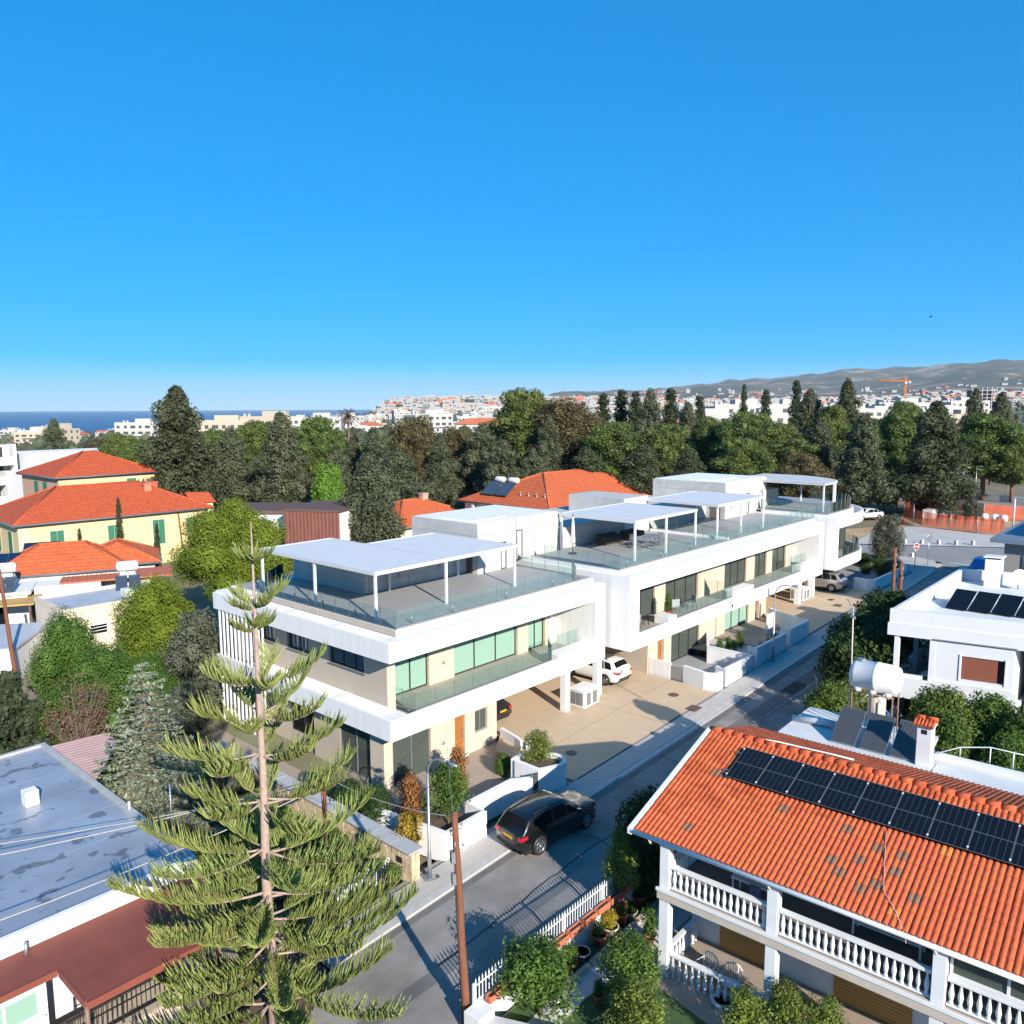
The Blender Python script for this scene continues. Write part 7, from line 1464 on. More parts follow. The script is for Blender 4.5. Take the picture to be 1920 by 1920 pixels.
for i, (x, y, h, r, lb) in enumerate(((-26.4, 46.5, 6.6, 2.3, 'tall bright green bush in front of the cream low house'), (-23.2, 44.5, 5.2, 2.7, 'wide green bush between the bare red shrub and the blue cedar'), (-21.2, 45.5, 4.4, 2.2, 'low green bush behind the blue cedar'), (-24.0, 41.5, 3.8, 2.4, 'green bush behind the pink corrugated roof'), (-19.6, 44.2, 3.2, 1.9, 'bright green bush between the blue cedar and the white fins'))):
    plant('b', x, y, -1.1, h, r, lb, 'bush', 'green bushes in the left gardens', 'bush')
proto('g', 5.5, 2.3, pround, 34, .8, .17, 560, LG['grey'], z0=.08, thick=.12, var=1)
plant('g', -19.0, 47.2, -.8, 6.4, 2.2, 'grey-green olive beside the white side fins of the nearest villa', 'tree', None, 'olive_tree'); plant('g', -18.2, 43.2, -.9, 3.6, 1.7, 'low grey-green shrub beneath the olive beside the nearest villa', 'shrub', None, 'shrub')
proto('cedk', 5.6, 2.8, lambda h: (1 - h) ** .7, 46, .75, .24, 420, leafm('dark_cedar_leaf', (.03, .05, .022), (.075, .095, .045)), z0=.03, flat=.55, thick=.14, var=1)
plant('cedk', -25.6, 39.6, -1.1, 5.8, 3.0, 'dark green spreading conifer at the left edge behind the grey roof', 'tree', None, 'conifer')
def cedar():
    H, Rr = 7.9, 3.0; P, N, Sz = [], [], []; tr = MB(); tr.tube([(0, 0, -.2), (0, 0, H * .5), (0, 0, H * .98)], [.16, .1, .02], 8); g = random.Random(4)
    for w_ in range(17):
        z = .5 + (H - .7) * w_ / 16; L_ = Rr * (1 - w_ / 16.5) ** .8 + .15
        for k in range(11 if w_ < 11 else 7):
            a = k * 6.283 / (11 if w_ < 11 else 7) + w_ * .7 + g.uniform(-.15, .15); l = L_ * g.uniform(.75, 1.08); d = np.array([math.cos(a), math.sin(a), 0])
            tip = np.array([0, 0, z]) + d * l + np.array([0, 0, l * .05]); tr.tube([(0, 0, z), tuple(tip)], [.03, .01], 4, cap=False)
            n = int(34 * l) + 12; t = nr.uniform(.12, 1.03, n); side = nr.normal(size=n) * .16 * (1.2 - t) * l * .8; sd = np.array([-d[1], d[0], 0])
            p = np.array([0, 0, z]) + np.outer(t * l, d) + np.outer(side, sd); p[:, 2] += t * l * .05 - np.abs(side) * .35 + nr.normal(size=n) * .04
            nn = np.tile([0, 0, 1.0], (n, 1)) + nr.normal(size=(n, 3)) * .5; P.append(p); N.append(unit(nn)); Sz.append(.24 * nr.uniform(.6, 1.2, n))
    me = leaf_mesh('crown', np.concatenate(P), np.concatenate(N), np.concatenate(Sz), LG['ced'], .35); return me, tr.mesh('trunk', barkm), H, Rr
PROTO['ced'] = [cedar()]
plant('ced', -16.35, 34.6, -1.0, 7.9, 3.1, 'pale blue-green cedar in tiers behind the tall pine', 'tree', None, 'cedar_tree'); plant('ced', -14.2, 33.0, -1.0, 4.6, 2.0, 'smaller blue-green cedar between the tall pine and the stone wall', 'tree', None, 'cedar_tree')
def twigs(H, Rr, n, seed, m, leaves=None, lk=0, size=.1):
    g = random.Random(seed); mb = MB(); tips = []
    for k in range(n):
        a = g.uniform(0, 6.28); l = g.uniform(.5, 1); r = Rr * g.uniform(.2, 1)
        p1 = (math.cos(a) * r * .35, math.sin(a) * r * .35, H * l * .5); p2 = (math.cos(a) * r, math.sin(a) * r, H * l); mb.tube([(0, 0, 0), p1, p2], [.025, .014, .005], 4, cap=False)
        for j in range(3):
            q = Vector(p1).lerp(Vector(p2), g.uniform(.1, .9)); e = q + Vector((g.uniform(-1, 1), g.uniform(-1, 1), g.uniform(-.2, 1))) * H * .16; mb.tube([q, e], [.009, .004], 3, cap=False); tips.append(tuple(e))
    me = mb.mesh('twigs', m)
    if leaves:
        P = np.repeat(np.array(tips), lk, 0) + nr.normal(size=(len(tips) * lk, 3)) * .14; lm = leaf_mesh('leaves', P, unit(nr.normal(size=P.shape)), size * nr.uniform(.6, 1.3, len(P)), leaves)
    else: lm = None
    return me, lm
def shrub(x, y, z, label, H, Rr, n, m, leaves=None, lk=4, size=.1, name='shrub', cat='shrub', group=None):
    t = thing(name, label, cat, (x, y, z), rnd.uniform(0, 6), group); a, b = twigs(H, Rr, n, int(abs(x * 13 + y * 7)), m, leaves, lk, size); mk('twigs', a, t)
    if b: mk('leaves', b, t)
    return t
shrub(-22.6, 40.2, -1.0, 'bare reddish shrub with grey twigs behind the pink corrugated roof', 5.2, 1.9, 70, mat('grey_twig', (.26, .19, .16), .9, .2, 3.0), LG['rust'], 9, .13)
pw = FA.w(20.6, -12.1); shrub(pw.x, pw.y, .3, 'dry brown twiggy shrub across the road beside the red roof', 2.6, 1.2, 60, LG['bare'], LG['oliv'], 1, .08)
# small leafy plants: citrus, round shrubs
proto('ct', 2.6, 1.1, pround, 26, .40, .115, 1250, LG['citrus'], z0=.34, inner=.3, core=False, thick=.05, var=2, limbs=12, shell=(.45, 1.1), aspect=.5)
proto('cp', 2.6, 1.1, pround, 24, .38, .11, 1250, LG['cit2'], z0=.3, inner=.3, core=False, thick=.05, var=2, limbs=12, shell=(.45, 1.1), aspect=.5)
proto('tb', 1.0, .5, pround, 24, .22, .06, 5200, LG['bush'], z0=.2, thick=.03, var=1)
proto('dk', 1.7, .9, pround, 26, .36, .085, 1900, LG['fig'], z0=.05, thick=.05, var=1)
proto('fg', 5.0, 2.3, pround, 44, .85, .24, 480, LG['fig'], z0=.05, core=True, thick=.12, var=2)
proto('hd', 3.0, 1.7, pround, 40, .6, .15, 900, LG['citrus'], z0=.04, core=True, thick=.1, var=2)
proto('rd', 1.9, .55, pround, 24, .26, .10, 2000, LG['red'], z0=.06, core=False, thick=.025, var=1, limbs=10, shell=(.3, 1.1))
proto('yl', 1.3, .6, pround, 22, .27, .10, 1900, LG['yel'], z0=.05, core=False, thick=.02, var=1, limbs=8, shell=(.3, 1.1))
proto('sm', .8, .4, pround, 14, .2, .08, 1800, LG['bush'], z0=.1, core=False, thick=.012, var=2, limbs=6, shell=(.3, 1.1))
def PA(kind, u, v, z, h, r, lb, cat='shrub', name='shrub', group=None): p = FA.w(u, v, z); return plant(kind, p.x, p.y, z, h, r, lb, cat, group, name)
CT = 'citrus trees in the gardens'
PA('ct', -.55, -4.35, .2, 2.7, 1.15, 'bushy citrus tree in the white planter beside the nearest street lamp', 'tree', 'citrus_tree', CT); PA('cp', 5.9, -4.0, .55, 1.65, 1.05, 'citrus bush in the rounded white planter by the tan driveway', 'tree', 'citrus_tree', CT)
PA('rd', -1.45, -3.0, -.1, 2.3, .6, 'orange-red leafed shrub just left of the planter citrus tree'); PA('rd', 2.7, -1.6, -.45, 2.1, .6, 'pinkish red shrub behind the planter citrus tree near the wooden door'); PA('yl', -2.5, -4.1, .0, 1.3, .65, 'yellow and orange shrub at the foot of the nearest street lamp')
PA('tb', 5.55, -1.95, -.46, 1.0, .52, 'clipped round green shrub on the patio of the nearest villa')
PA('dk', -2.2, .3, -.4, 1.7, .85, 'dark round shrub by the stone wall, farther from the street'); PA('dk', -2.0, -1.35, -.4, 1.75, .95, 'dark round shrub by the stone wall, nearer the street'); PA('dk', -2.3, 2.3, -.4, 1.5, .8, 'dark shrub by the stone wall beside the side glazing')
PA('hd', -5.2, -2.0, -.8, 1.6, 1.2, 'green garden bush behind the picket gate'); PA('hd', -6.6, 0.6, -.8, 2.0, 1.5, 'green garden bush between the tall pine and the stone wall'); PA('hd', -8.3, -1.0, -.8, 2.2, 1.3, 'green bush behind the trunk of the tall pine'); PA('sm', -4.2, -5.0, -.6, .8, .5, 'small green tuft at the end of the picket gate by the stone wall'); PA('sm', -5.3, -5.05, -.66, .5, .4, 'grey-green tuft in front of the picket gate'); PA('g', -4.6, 6.5, -.8, 2.0, 1.3, 'grey shrub beside the stone wall behind the tall pine')
PA('ct', -5.5, -13.6, GZ, 2.4, 1.4, 'citrus tree leaning over the fence beside the front timber pole', 'tree', 'citrus_tree', CT); PA('ct', -2.95, -15.1, GZ, 2.0, 1.1, 'citrus tree in front of the corner column of the tiled house', 'tree', 'citrus_tree', CT); PA('cp', -4.6, -16.6, GZ, 2.0, 1.1, 'pale green citrus at the bottom edge in front of the porch', 'tree', 'citrus_tree', CT); PA('cp', -4.2, -15.9, GZ, 1.5, .8, 'second pale green citrus at the bottom edge near the tree ring', 'tree', 'citrus_tree', CT)
PA('cp', .35, -12.55, GZ + .3, 2.9, .75, 'narrow bright green tree beside the end of the spear fence', 'tree', 'citrus_tree', CT); PA('fg', 2.6, -12.6, GZ, 3.6, 1.5, 'dark leafy tree in shade beside the tiled house and the road', 'tree', 'shade_tree')
for i, (u, v, h, r) in enumerate(((-2.6, -18.9, 2.0, .9), (-1.9, -19.9, 2.2, .9), (-1.5, -20.9, 2.1, .8), (-2.4, -21.6, 1.6, .8))): PA('cp', u, v, GZ - .1, h, r, 'pale green shrub in front of the lower porch, %s from the corner column' % ORD[i], 'shrub', 'shrub', 'shrubs before the porch')
for i, (u, v, z, h, r, kd, lb) in enumerate(((-.03, -12.9, GZ + .38, .55, .3, 'sm', 'red-flowered plant in the pot by the retaining wall'), (-1.5, -12.98, GZ + .34, .5, .3, 'sm', 'plant in the fluted terracotta pot'), (-.75, -12.92, GZ + .27, .6, .32, 'yl', 'yellowish plant in the bone-coloured pot'), (-.25, -14.25, GZ + .3, 1.0, .35, 'sm', 'leggy plant in the pot beside the corner column'), (-3.15, -12.98, GZ + .25, .55, .35, 'sm', 'low shrub in the terracotta pot below the wall'), (-3.8, -14.6, GZ + .25, .5, .25, 'sm', 'small plant in the shady terracotta pot'), (1.4, -12.8, GZ + .35, .8, .4, 'dk', 'dark plant in the shaded terracotta pot'), (.5, -12.95, GZ + .25, .35, .28, 'sm', 'low plant in the wide bone-coloured pot'))): PA(kd, u, v, z, h, r, lb, 'plant', 'potted_plant')
fl = leaf_mesh('flowers', np.array([0, 0, .45]) + nr.normal(size=(60, 3)) * .16, unit(nr.normal(size=(60, 3))), .09 * nr.uniform(.7, 1.3, 60), LG['flower'], .9); pw = FA.w(-.03, -12.9, GZ + .4)
tag(mk('flowers', fl, None, pw), 'cluster of red blooms above the terracotta pot', 'flowers')
PA('sm', 23.65, -.6, 4.28, 1.2, .3, 'leafy plant growing in the tall red balcony pot', 'plant', 'potted_plant')
# across the road
PA('fg', 24.4, -12.9, .3, 5.2, 2.5, 'dark broad-leaved tree across the road, nearer the water tank', 'tree', 'shade_tree'); PA('fg', 29.0, -13.0, .5, 5.6, 2.3, 'dark broad-leaved tree in front of the white flat-roofed house balcony', 'tree', 'shade_tree')
PA('cp', 20.6, -14.0, .3, 3.2, 1.4, 'yellow-green shrub behind the water tank stand'); PA('hd', 18.6, -13.3, .1, 3.0, 1.5, 'dark green shrub left of the water tank')
for i, (u, v, h, r) in enumerate(((20.3, -18.4, 3.4, 1.8), (21.5, -20.5, 3.3, 1.7), (20.6, -22.3, 3.2, 1.7), (18.2, -19.2, 3.0, 1.4), (18.4, -21.6, 2.6, 1.4))): PA('hd', u, v, .1, h, r, 'citrus bush in front of the flat-roofed house, %s from the tiled chimney' % ORD[i], 'bush', 'bush', 'citrus bushes before the flat-roofed house')
PA('g', 63.9, -2.2, G(64), 4.6, 1.9, 'olive tree on the corner beyond the far villa', 'tree', 'olive_tree')
for i, (u, v, h, r) in enumerate(((57.5, -3.9, 1.3, .8), (59.6, -3.6, 1.2, .8), (61.2, -2.4, 1.5, .9), (62.3, -.6, 1.3, .8), (58.6, -2.0, 1.0, .6))): PA('dk', u, v, 1.5, h, r, 'dark shrub in front of the far villa, %s from the silver car' % ORD[i], 'shrub', 'shrub', 'shrubs before the far villa')
for i in range(11):
    u = 27.5 + (i % 6) * .75; v = -4.9 + (i // 6) * 2.3 + rnd.uniform(-.3, .3); PA('sm', u, v, .8, rnd.uniform(.5, 1.0), rnd.uniform(.25, .4), 'small shrub in the gravel bed of the middle villa, %s of the %s row' % (ORD[i % 6], ('front', 'back')[i // 6]), 'shrub', 'shrub', 'shrubs in the gravel bed')
plant('s', -40.1, 82, 0, 8.8, .55, 'tallest slim cypress in front of the long yellow wall', 'tree', None, 'cypress_tree'); plant('s', -43.2, 80, 0, 6, .45, 'short slim cypress left of the tallest one by the yellow wall', 'tree', None, 'cypress_tree'); plant('s', -38.1, 86, 0, 5.6, .45, 'short slim cypress right of the tallest one by the yellow wall', 'tree', None, 'cypress_tree')
proto('br', 6, 2.6, pround, 34, .95, .3, 330, LG['brt'], z0=.3, thick=.12, var=1)
plant('br', -25.4, 112, 1.5, 8.2, 2.5, 'bright green leafy tree at the edge of the park', 'tree', None, 'leafy_tree'); pw = FA.w(99, 9); plant('br', pw.x, pw.y, 2.9, 4.2, 2.0, 'small yellow-green tree left of the building site', 'tree', None, 'leafy_tree'); pw = FA.w(97.5, -2.6); plant('g', pw.x, pw.y, 2.9, 2.6, 1.2, 'small grey olive inside the building site', 'tree', None, 'olive_tree')
def palm(x, y, z, h, label):
    t = thing('palm_tree', label, 'tree', (x, y, z)); MB().tube([(0, 0, 0), (.1, 0, h * .5), (0, .1, h)], [.28, .2, .18], 8).build('trunk', barkm, t); P, N, Sz = [], [], []
    for k in range(26):
        a = k * 2.4; el = R(70 - k * 5.2); d = np.array([math.cos(a), math.sin(a), 0])
        for j in range(22):
            s = (j + 1) / 22 * 2.4; p = np.array([0, 0, h]) + d * s * math.cos(el) + np.array([0, 0, s * math.sin(el) - s * s * .18]); P.append(p); N.append(np.array([0, 0, 1.0]) + nr.normal(size=3) * .6); Sz.append(.55)
    mk('crown', leaf_mesh('crown', np.array(P), unit(np.array(N)), np.array(Sz), LG['oliv'], .22, .5), t); MB().lathe([(.25, 0), (.5, .3), (.35, .9), (.2, 1.0)], 10, (0, 0, h - 1.6)).build('dead_skirt', LG['bare'], t)
palm(-30.1, 150, 1.5, 15, 'tall palm with a brown skirt rising from the park')
# ground cover
def cover_leaves(name, poly_c, n, size, m, label, zf):
    P = np.array([(x, y, zf(x, y)) for x, y in poly_c]); N = np.tile([0, 0, 1.0], (len(P), 1)) + nr.normal(size=(len(P), 3)) * .5
    o = mk(name, leaf_mesh(name, P, unit(N), size * nr.uniform(.6, 1.4, len(P)), m)); tag(o, label, 'ground cover', kind='stuff')
pts = []
for k in range(15000):
    u, v = rnd.uniform(-13, -1.6), rnd.uniform(1, 20)
    if u > -3 and v < 16.5: continue
    if u < -9.6 and v < 13.3: continue
    p = FA.w(u, v); pts.append((p.x, p.y))
cover_leaves('ground_cover', pts, 0, .22, LG['brt'], 'bright green ground cover in the garden left of the nearest villa', lambda x, y: GW(x, y) + .08 + .35 * abs(mnoise.noise(Vector((x * .5, y * .5, 0)))) + rnd.uniform(0, .12))
# ------------------------------------------------------------ the tall Norfolk pine in front
def norfolk():
    pw = FA.w(-11.1, -7.62); zb = -.95
    t = thing('norfolk_pine', 'tall Norfolk pine with tiered branches standing in front of the nearest villa', 'tree', (pw.x, pw.y, zb), .25)
    H = 15.75; MB().tube([(0, 0, -.2), (.02, 0, 2), (-.03, .02, 5), (.02, 0, 8), (0, .02, 11), (0, 0, 13.6), (0, 0, H)], [.175, .16, .14, .11, .08, .045, .012], 14).build('trunk', pinebark, t)
    gm = leafm('norfolk_leaf', (.20, .25, .06), (.38, .42, .13), .35, .4); g = random.Random(21)
    # whorls: height, branch length
    wh = [(14.6, .55), (13.3, 1.0), (12.65, .65), (10.95, 2.0), (10.05, 2.65), (8.85, 2.8), (7.4, 3.2), (5.85, 3.7), (4.4, 4.1), (3.0, 4.5), (1.7, 4.7), (5.1, 2.7), (3.7, 3.4), (2.35, 3.8), (.9, 4.4)]
    allP = 0
    for wi, (z, Lb) in enumerate(wh):
        if Lb < .2: continue
        nb = 4 if Lb < 1.5 else (5 if Lb < 3 else 7)
        for k in range(nb):
            a = k * 2 * math.pi / nb + wi * .83 + g.uniform(-.3, .3); l = Lb * g.uniform(.68, 1.08); d = Vector((math.cos(a), math.sin(a), 0)); sd = Vector((-d.y, d.x, 0))
            rise = g.uniform(-.02, .2) if Lb > 2.4 else .30; n = 9; pts = []
            zz = z + g.uniform(-.12, .12)
            for j in range(n + 1):
                s = j / n; pts.append(Vector((0, 0, zz)) + d * (l * s) + Vector((0, 0, l * (rise * s - .30 * s * (1 - s) + .10 * s ** 3))))
            MB().tube(pts, [.034 * (Lb / 3.5) ** .5 * (1 - .75 * j / n) + .006 for j in range(n + 1)], 6).build('branch', pinebark, t)
            mb = MB(); start = (.30 if z > 6 else .16) if Lb > 2 else .08; m = int(l * (1 - start) * (21 if z > 6 else 27)) + 7
            for q in range(m):
                s = start + (1 - start) * (q + .5) / m; i0 = min(int(s * n), n - 1); p = pts[i0].lerp(pts[i0 + 1], s * n - i0); side = 1 if q % 2 else -1
                ln = (.26 + .56 * math.sin(math.pi * min(1, (1 - s) * 1.15 + .12)) ** .8) * (.55 + .45 * min(1, Lb / 2.4)) * g.uniform(.8, 1.15)
                if s > .97: ln *= .6
                o1 = (sd * side * .72 + d * .38 + Vector((0, 0, .30 + g.uniform(-.35, .3)))).normalized(); o2 = (sd * side * .22 + d * .30 + Vector((g.uniform(-.2, .2), g.uniform(-.2, .2), 1.0))).normalized()
                p1 = p + o1 * ln * .5; p2 = p1 + o2 * ln * .55; r0 = .024 * g.uniform(.8, 1.25); cv = [p + o1 * (ln * .55 * t_) + (o2 - o1 * .25) * (ln * .62 * t_ * t_) for t_ in (0, .25, .5, .75, 1)]; p1, p2 = cv[2], cv[4]
                mb.tube(cv, [r0 * .6, r0, r0, r0 * .85, r0 * .2], 5, cap=False)
                # needle tufts roughen the rope-like twig
                for e in range(10):
                    w = e / 9; c = p.lerp(p1, w * 2) if w < .5 else p1.lerp(p2, w * 2 - 1); ax = Vector((g.uniform(-1, 1), g.uniform(-1, 1), g.uniform(-.3, 1))).normalized(); tp = c + (ax * .065 + o2 * .06); pr = ax.cross(o2).normalized() * .013
                    mb.add([c + pr, c - pr, tp], [(0, 1, 2)])
            mb.build('foliage_spray', gm, t)
norfolk()
# ============================================================ THE TOWN, FAR LANDMARKS
tw_white = mat('town_white', (.46, .445, .42), .8, .05, .1); tw_cream = mat('town_cream', (.46, .39, .30), .8, .05, .1); tw_roof = mat('town_tile', (.52, .14, .06), .8, .1, .2); tw_dark = mat('town_window', (.06, .065, .07), .4, 0); tw_grey = mat('town_grey', (.40, .40, .40), .8, .05, .1)
def town_mesh(kind, L_, D_, F_, wall, seed):
    g = random.Random(seed); mb = MB(); h = 3.1 * F_; mb.box(-L_ / 2, L_ / 2, -D_ / 2, D_ / 2, -6, h, 0)
    for f in range(F_):
        n = max(2, int(L_ / 3.2))
        for k in range(n):
            x = -L_ / 2 + L_ * (k + .5) / n; w = g.choice((.7, .9, 1.25)); z = f * 3.1 + .8
            mb.box(x - w, x + w, -D_ / 2 - .04, -D_ / 2 + .02, z, z + 1.4, 1)
        for k in range(max(1, int(D_ / 4))):
            y = -D_ / 2 + D_ * (k + .5) / max(1, int(D_ / 4)); mb.box(L_ / 2 - .02, L_ / 2 + .04, y - .6, y + .6, f * 3.1 + .9, f * 3.1 + 2.2, 1); mb.box(-L_ / 2 - .04, -L_ / 2 + .02, y - .6, y + .6, f * 3.1 + .9, f * 3.1 + 2.2, 1)
        if kind != 'tile' and g.random() < .7: mb.box(-L_ * .35, L_ * .3, -D_ / 2 - 1.3, -D_ / 2 - .041, f * 3.1 - .1, f * 3.1 + .85, 0)
    if kind == 'tile':
        e = .5; r = L_ * .25; mb.add([(-L_ / 2 - e, -D_ / 2 - e, h), (L_ / 2 + e, -D_ / 2 - e, h), (L_ / 2 + e, D_ / 2 + e, h), (-L_ / 2 - e, D_ / 2 + e, h), (-r, 0, h + D_ * .22), (r, 0, h + D_ * .22)], [(0, 1, 5, 4), (1, 2, 5), (2, 3, 4, 5), (3, 0, 4)], 2)
    else:
        mb.box(-L_ / 2, L_ / 2, -D_ / 2, -D_ / 2 + .3, h, h + .8, 0); mb.box(-L_ * .1, L_ * .25, -D_ * .1, D_ * .3, h, h + 2.6, 0)
        for k in range(2): mb.box(-L_ * .4 + k * 1.8, -L_ * .4 + k * 1.8 + .9, 0, .9, h, h + 1.7, 3)
    return mb.mesh('town_house', [wall, tw_dark, tw_roof, tw_grey])
TP_ = [town_mesh('flat', 12, 10, 2, tw_white, 1), town_mesh('flat', 18, 11, 3, tw_white, 2), town_mesh('flat', 22, 12, 4, tw_white, 3), town_mesh('tile', 13, 10, 2, tw_white, 4), town_mesh('flat', 26, 12, 3, tw_cream, 5), town_mesh('tile', 10, 9, 1, tw_cream, 6), town_mesh('flat', 10, 9, 2, tw_white, 7)]
def pxx(px, D): return (px - 960) / 1520.0 * D
g9 = random.Random(77)
TD = ['small white flat-roofed house', 'white three-storey block', 'tall white four-storey block', 'white house with an orange hip roof', 'long cream three-storey block', 'low cream cottage with an orange roof', 'compact white two-storey house']
ZL = [('on the slope towards the sea', 'town houses by the sea', 75, (20, 645), (520, 1700)), ('on the middle town hill', 'houses on the middle hill', 115, (640, 1060), (420, 2700)), ('below the right-hand hills', 'buildings below the hills', 105, (1000, 1990), (330, 1900))]
for lb, gp, n, (x0, x1), (d0, d1) in ZL:
    for k in range(n):
        D = d0 + (d1 - d0) * g9.random() ** 1.25; px = g9.uniform(x0, x1); x = pxx(px, D); z = H0(x, D)
        if z < SEA + 3: continue
        ki = g9.choices(range(7), (4, 4, 2, 3, 1, 2, 4))[0]; me = TP_[ki]; far_ = 'nearer the park' if D < d0 + (d1 - d0) * .3 else ('far off' if D > d0 + (d1 - d0) * .65 else 'midway')
        o = mk('town_house', me, None, (x, D, z), g9.uniform(-.7, .7)); s = g9.uniform(.85, 1.2); o.scale = (s, s, 1); tag(o, TD[ki] + ' ' + lb + ', ' + far_, 'house', gp)
# named landmarks of the skyline
def landmark(me, px, D, lab, cat, rz=0, name='apartment_block', sc=(1, 1, 1)):
    x = pxx(px, D); o = mk(name, me, None, (x, D, H0(x, D)), rz); o.scale = sc; tag(o, lab, cat); return o
landmark(TP_[4], 88, 480, 'cream apartment block with roof huts in front of the sea, far left', 'building', .2, sc=(1.1, 1, .9)); landmark(TP_[4], 122, 470, 'second cream block right beside the one in front of the sea', 'building', -.3, sc=(.5, 1, 1.15)); landmark(TP_[2], 268, 430, 'white stepped block standing before the sea left of the tall cypress', 'building', .1, sc=(1, 1, 1.0))
landmark(TP_[4], 420, 390, 'long cream block right of the tall cypress with the sea behind', 'building', .15, sc=(1.2, 1, 1.3)); landmark(TP_[4], 510, 400, 'long cream block with a round roof drum before the sea', 'building', -.1, sc=(1.3, 1, 1.4)); landmark(TP_[2], 600, 380, 'white block closing the row of cream blocks before the sea', 'building', .1)
landmark(TP_[3], 905, 400, 'white hall with a bright orange roof beyond the middle of the park', 'building', .1, sc=(2.0, 1.2, 1.3)); landmark(TP_[3], 690, 520, 'orange-roofed house on the left of the middle town', 'house', .3, sc=(1.6, 1.2, 1))
for k, (px, D) in enumerate(((1330, 330), (1385, 345), (1430, 330), (1475, 350), (1640, 420), (1690, 430), (1760, 400), (1800, 520))): landmark(TP_[2 if k % 2 else 1], px, D, 'large white apartment block above the park belt, %s from the left of the row' % ORD[k], 'building', g9.uniform(-.3, .3), sc=(1.3, 1, 1.15))
mn = thing('minaret', 'slender pale minaret in the middle of the town', 'tower', (pxx(954, 640), 640, H0(pxx(954, 640), 640))); MB().lathe([(1.3, 0), (1.2, 14), (1.9, 14.3), (1.9, 15.2), (1.1, 15.3), (1.0, 20), (0, 25)], 12).build('shaft', tw_cream, mn); MB().lathe([(2.0, 15.2), (2.0, 16.2)], 12).build('gallery', tw_white, mn)
cr = thing('tower_crane', 'orange tower crane above the white town at the right', 'crane', (pxx(1690, 900), 900, H0(pxx(1690, 900), 900)), .1); orm = mat('crane_orange', (.62, .20, .03), .6, .05)
def lattice(p0, p1, w, n):
    mb = MB(); p0, p1 = Vector(p0), Vector(p1); d = (p1 - p0); t = d.normalized(); a = t.cross(Vector((0, 1, 0.01))).normalized() * w; b = Vector((0, 1, 0)) * w
    for s1, s2 in ((1, 1), (1, -1), (-1, 1), (-1, -1)): mb.tube([p0 + a * s1 + b * s2, p1 + a * s1 + b * s2], .22, 4)
    for k in range(n):
        s = 1 if k % 2 else -1; q0, q1 = p0 + d * k / n, p0 + d * (k + 1) / n
        for s2 in (-1, 1): mb.tube([q0 + a * s + b * s2, q1 - a * s + b * s2], .16, 4)
    return mb
lattice((0, 0, 0), (0, 0, 41), .8, 16).build('mast', orm, cr); lattice((5, 0, 36), (-33, 0, 37), .6, 16).build('jib', orm, cr); MB().tube([(0, 0, 42), (-20, 0, 37)], .15, 4).build('tie', orm, cr); MB().box(3, 6, -1, 1, 34, 36).build('counterweight', tw_grey, cr); MB().box(-1.5, 1, -1.6, -.6, 33, 35.5).build('cab', tw_white, cr)
sk = thing('unfinished_block', 'dark unfinished concrete frame building in the town at the right', 'building', (pxx(1832, 780), 780, H0(pxx(1832, 780), 780)))
for f in range(6):
    bx('floor_slab', tw_grey, sk, -12, 12, -6, 6, 6 + f * 3.4, 6.4 + f * 3.4)
    for a in range(6): bx('column', tw_grey, sk, -11.8 + a * 4.6, -11.2 + a * 4.6, -5.9, -5.3, 6.4 + f * 3.4, 9.4 + f * 3.4)
bx('core', mat('brown_core', (.10, .08, .07), .9, .1), sk, -11, 11, -1, 5, 0, 24); bx('base', tw_grey, sk, -12, 12, -6, 6, -4, 6)
for k, (px, D, w, zr, lab) in enumerate(((1575, 215, 9, 8.5, 'grey-roofed house among the trees at the right of the park'), (1605, 230, 8, 8.8, 'orange-roofed house beside the grey roof among the trees'), (1350, 205, 5, 7, 'orange roof glimpsed among the pines behind the middle villa'), (1720, 210, 8, 9.5, 'orange roof between the tall dark cypresses at the right'), (1900, 215, 8, 6, 'orange roof at the right edge behind the pines'), (1540, 190, 5, 6.0, 'small orange roof beneath the slim cypress at the right'))):
    t = thing('park_house', lab, 'house', (pxx(px, D), D, 3), .4 + .2 * k); bx('walls', tw_white, t, -w / 2, w / 2, -w / 2, w / 2, -1, zr - 3); hip_roof(t, -w / 2, w / 2, -w / 2, w / 2 + .01, zr - 3, 2.2, w * .45, tw_grey if k == 0 else ytile, .5)
# far houses and hill villages that nobody could count
mb = MB()
for k in range(2600):
    az = g9.uniform(-9, 36); D = 1500 + 4200 * g9.random() ** 1.7
    if az < 4 and D > 3100: continue
    if D > 3300 and g9.random() < .8: continue
    x, y = D * math.sin(R(az)), D * math.cos(R(az)); z = H0(x, y); w, h, d = g9.uniform(5, 13), g9.uniform(4, 10), g9.uniform(5, 11)
    mb.box(x - w, x + w, y - d, y + d, z - 15, z + h, 0 if g9.random() < .86 else 2)
    if g9.random() < .8: mb.box(x - w * .6, x + w * .5, y - d - .1, y - d + .1, z + h * .25, z + h * .6, 1)
o = stuff(mb.build('far_town', [mat('far_town_white', (.36, .35, .335), .8, .05, .05), tw_dark, tw_roof])); tag(o, 'far white town spreading over the hills and the coast', 'town')
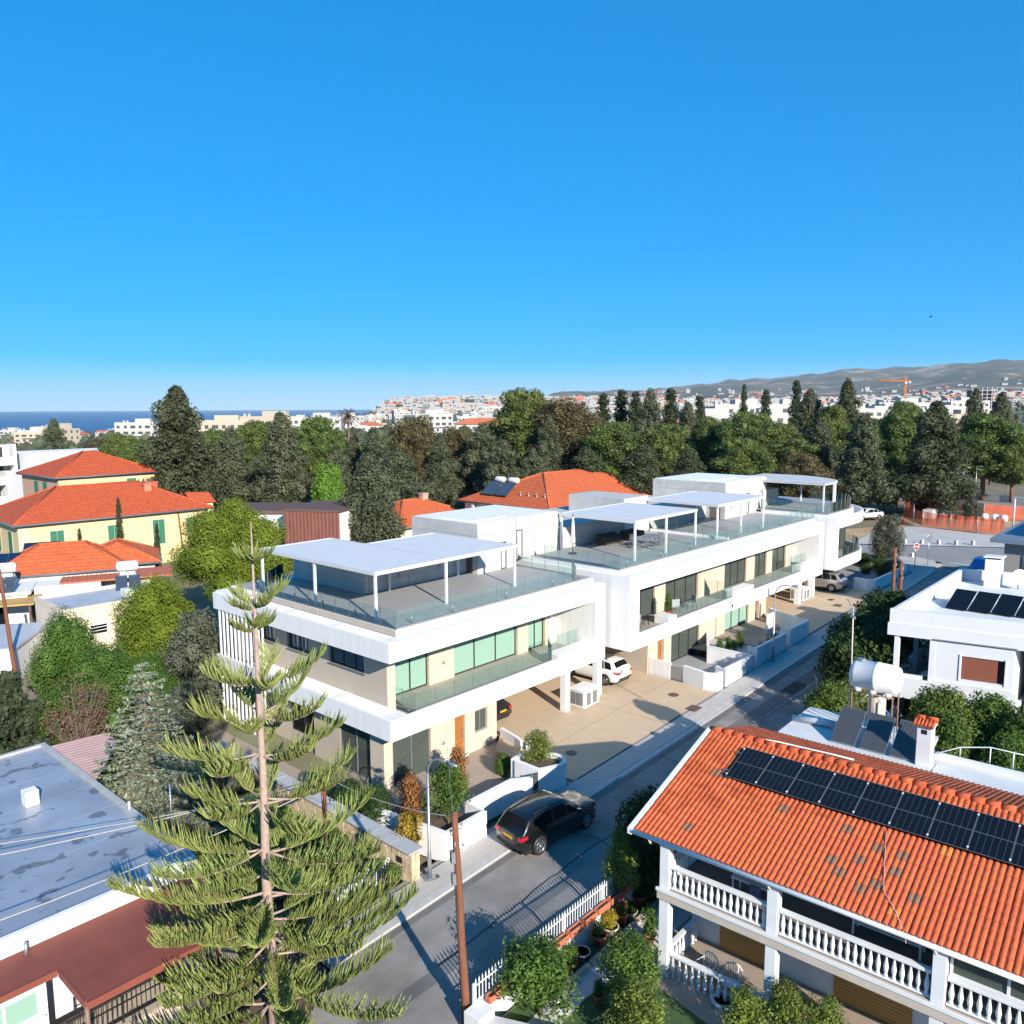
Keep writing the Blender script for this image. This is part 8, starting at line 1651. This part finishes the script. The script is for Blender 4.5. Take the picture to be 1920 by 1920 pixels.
# wooded patches in the town
P = []
for k in range(1500):
    az = g9.uniform(-34, 36); D = 240 + 2800 * g9.random() ** 1.6; x, y = D * math.sin(R(az)), D * math.cos(R(az)); z = H0(x, y)
    if z < SEA + 2: continue
    r = g9.uniform(2, 4.5); P.append(((x, y, z + r * .9), r))
V_, F_ = cores(P, 1.0); V2_ = [(v[0], v[1], v[2]) for v in V_]
PP, NN, SS = clump_leaves(P, 2.2, 1.5, .3)
o = mk('distant_trees', leaf_mesh('distant_trees', PP, NN, SS, LG['cyp'], .7, extra=(V2_, F_))); tag(o, 'dark distant trees scattered between the town houses', 'trees', kind='stuff')
# parked cars by the park, bird
for k, (x, y, rz, c_, nm, lab) in enumerate(((-45, 133, .2, (.75, .75, .74), 'white', 'white car parked at the edge of the park behind the yellow house'), (-38, 134, .1, (.03, .035, .05), 'navy', 'dark car parked at the edge of the park behind the yellow house'), (-31, 118, .5, (.06, .065, .08), 'grey', 'grey car parked beneath the bright green tree'))):
    car('parked_car', lab, (x, y, GW(x, y) + .1), rz, paint('far_' + nm, c_), 4.4, 1.8, 1.5, plateW, suv=False, group=CG)
BD = thing('bird', 'small dark bird flying high in the sky at the right', 'bird', (40.5, 80, 26.4), .5); MB().lathe([(0, -.16), (.04, -.08), (.05, 0), (.03, .1), (0, .17)], 8, axis='y').build('body', blackm, BD)
for s in (-1, 1): MB().add([(s * .03, .05, .02), (s * .03, -.06, .02), (s * .17, -.06, .11), (s * .17, .03, .11), (s * .30, -.07, .08)], [(0, 1, 2, 3), (3, 2, 4)]).build('wing', blackm, BD)
# ============================================================ AIR
hz = bpy.data.materials.new('haze_air'); hz.use_nodes = True; n = hz.node_tree.nodes; n.remove(n['Principled BSDF']); v = n.new('ShaderNodeVolumePrincipled'); v.inputs['Color'].default_value = (.70, .86, 1, 1); v.inputs['Density'].default_value = 4e-5; v.inputs['Anisotropy'].default_value = 0.0
hz.node_tree.links.new(v.outputs[0], n['Material Output'].inputs['Volume'])
o = MB().box(-25500, 25500, -25500, 25500, -110, 600).build('haze', hz); stuff(o)
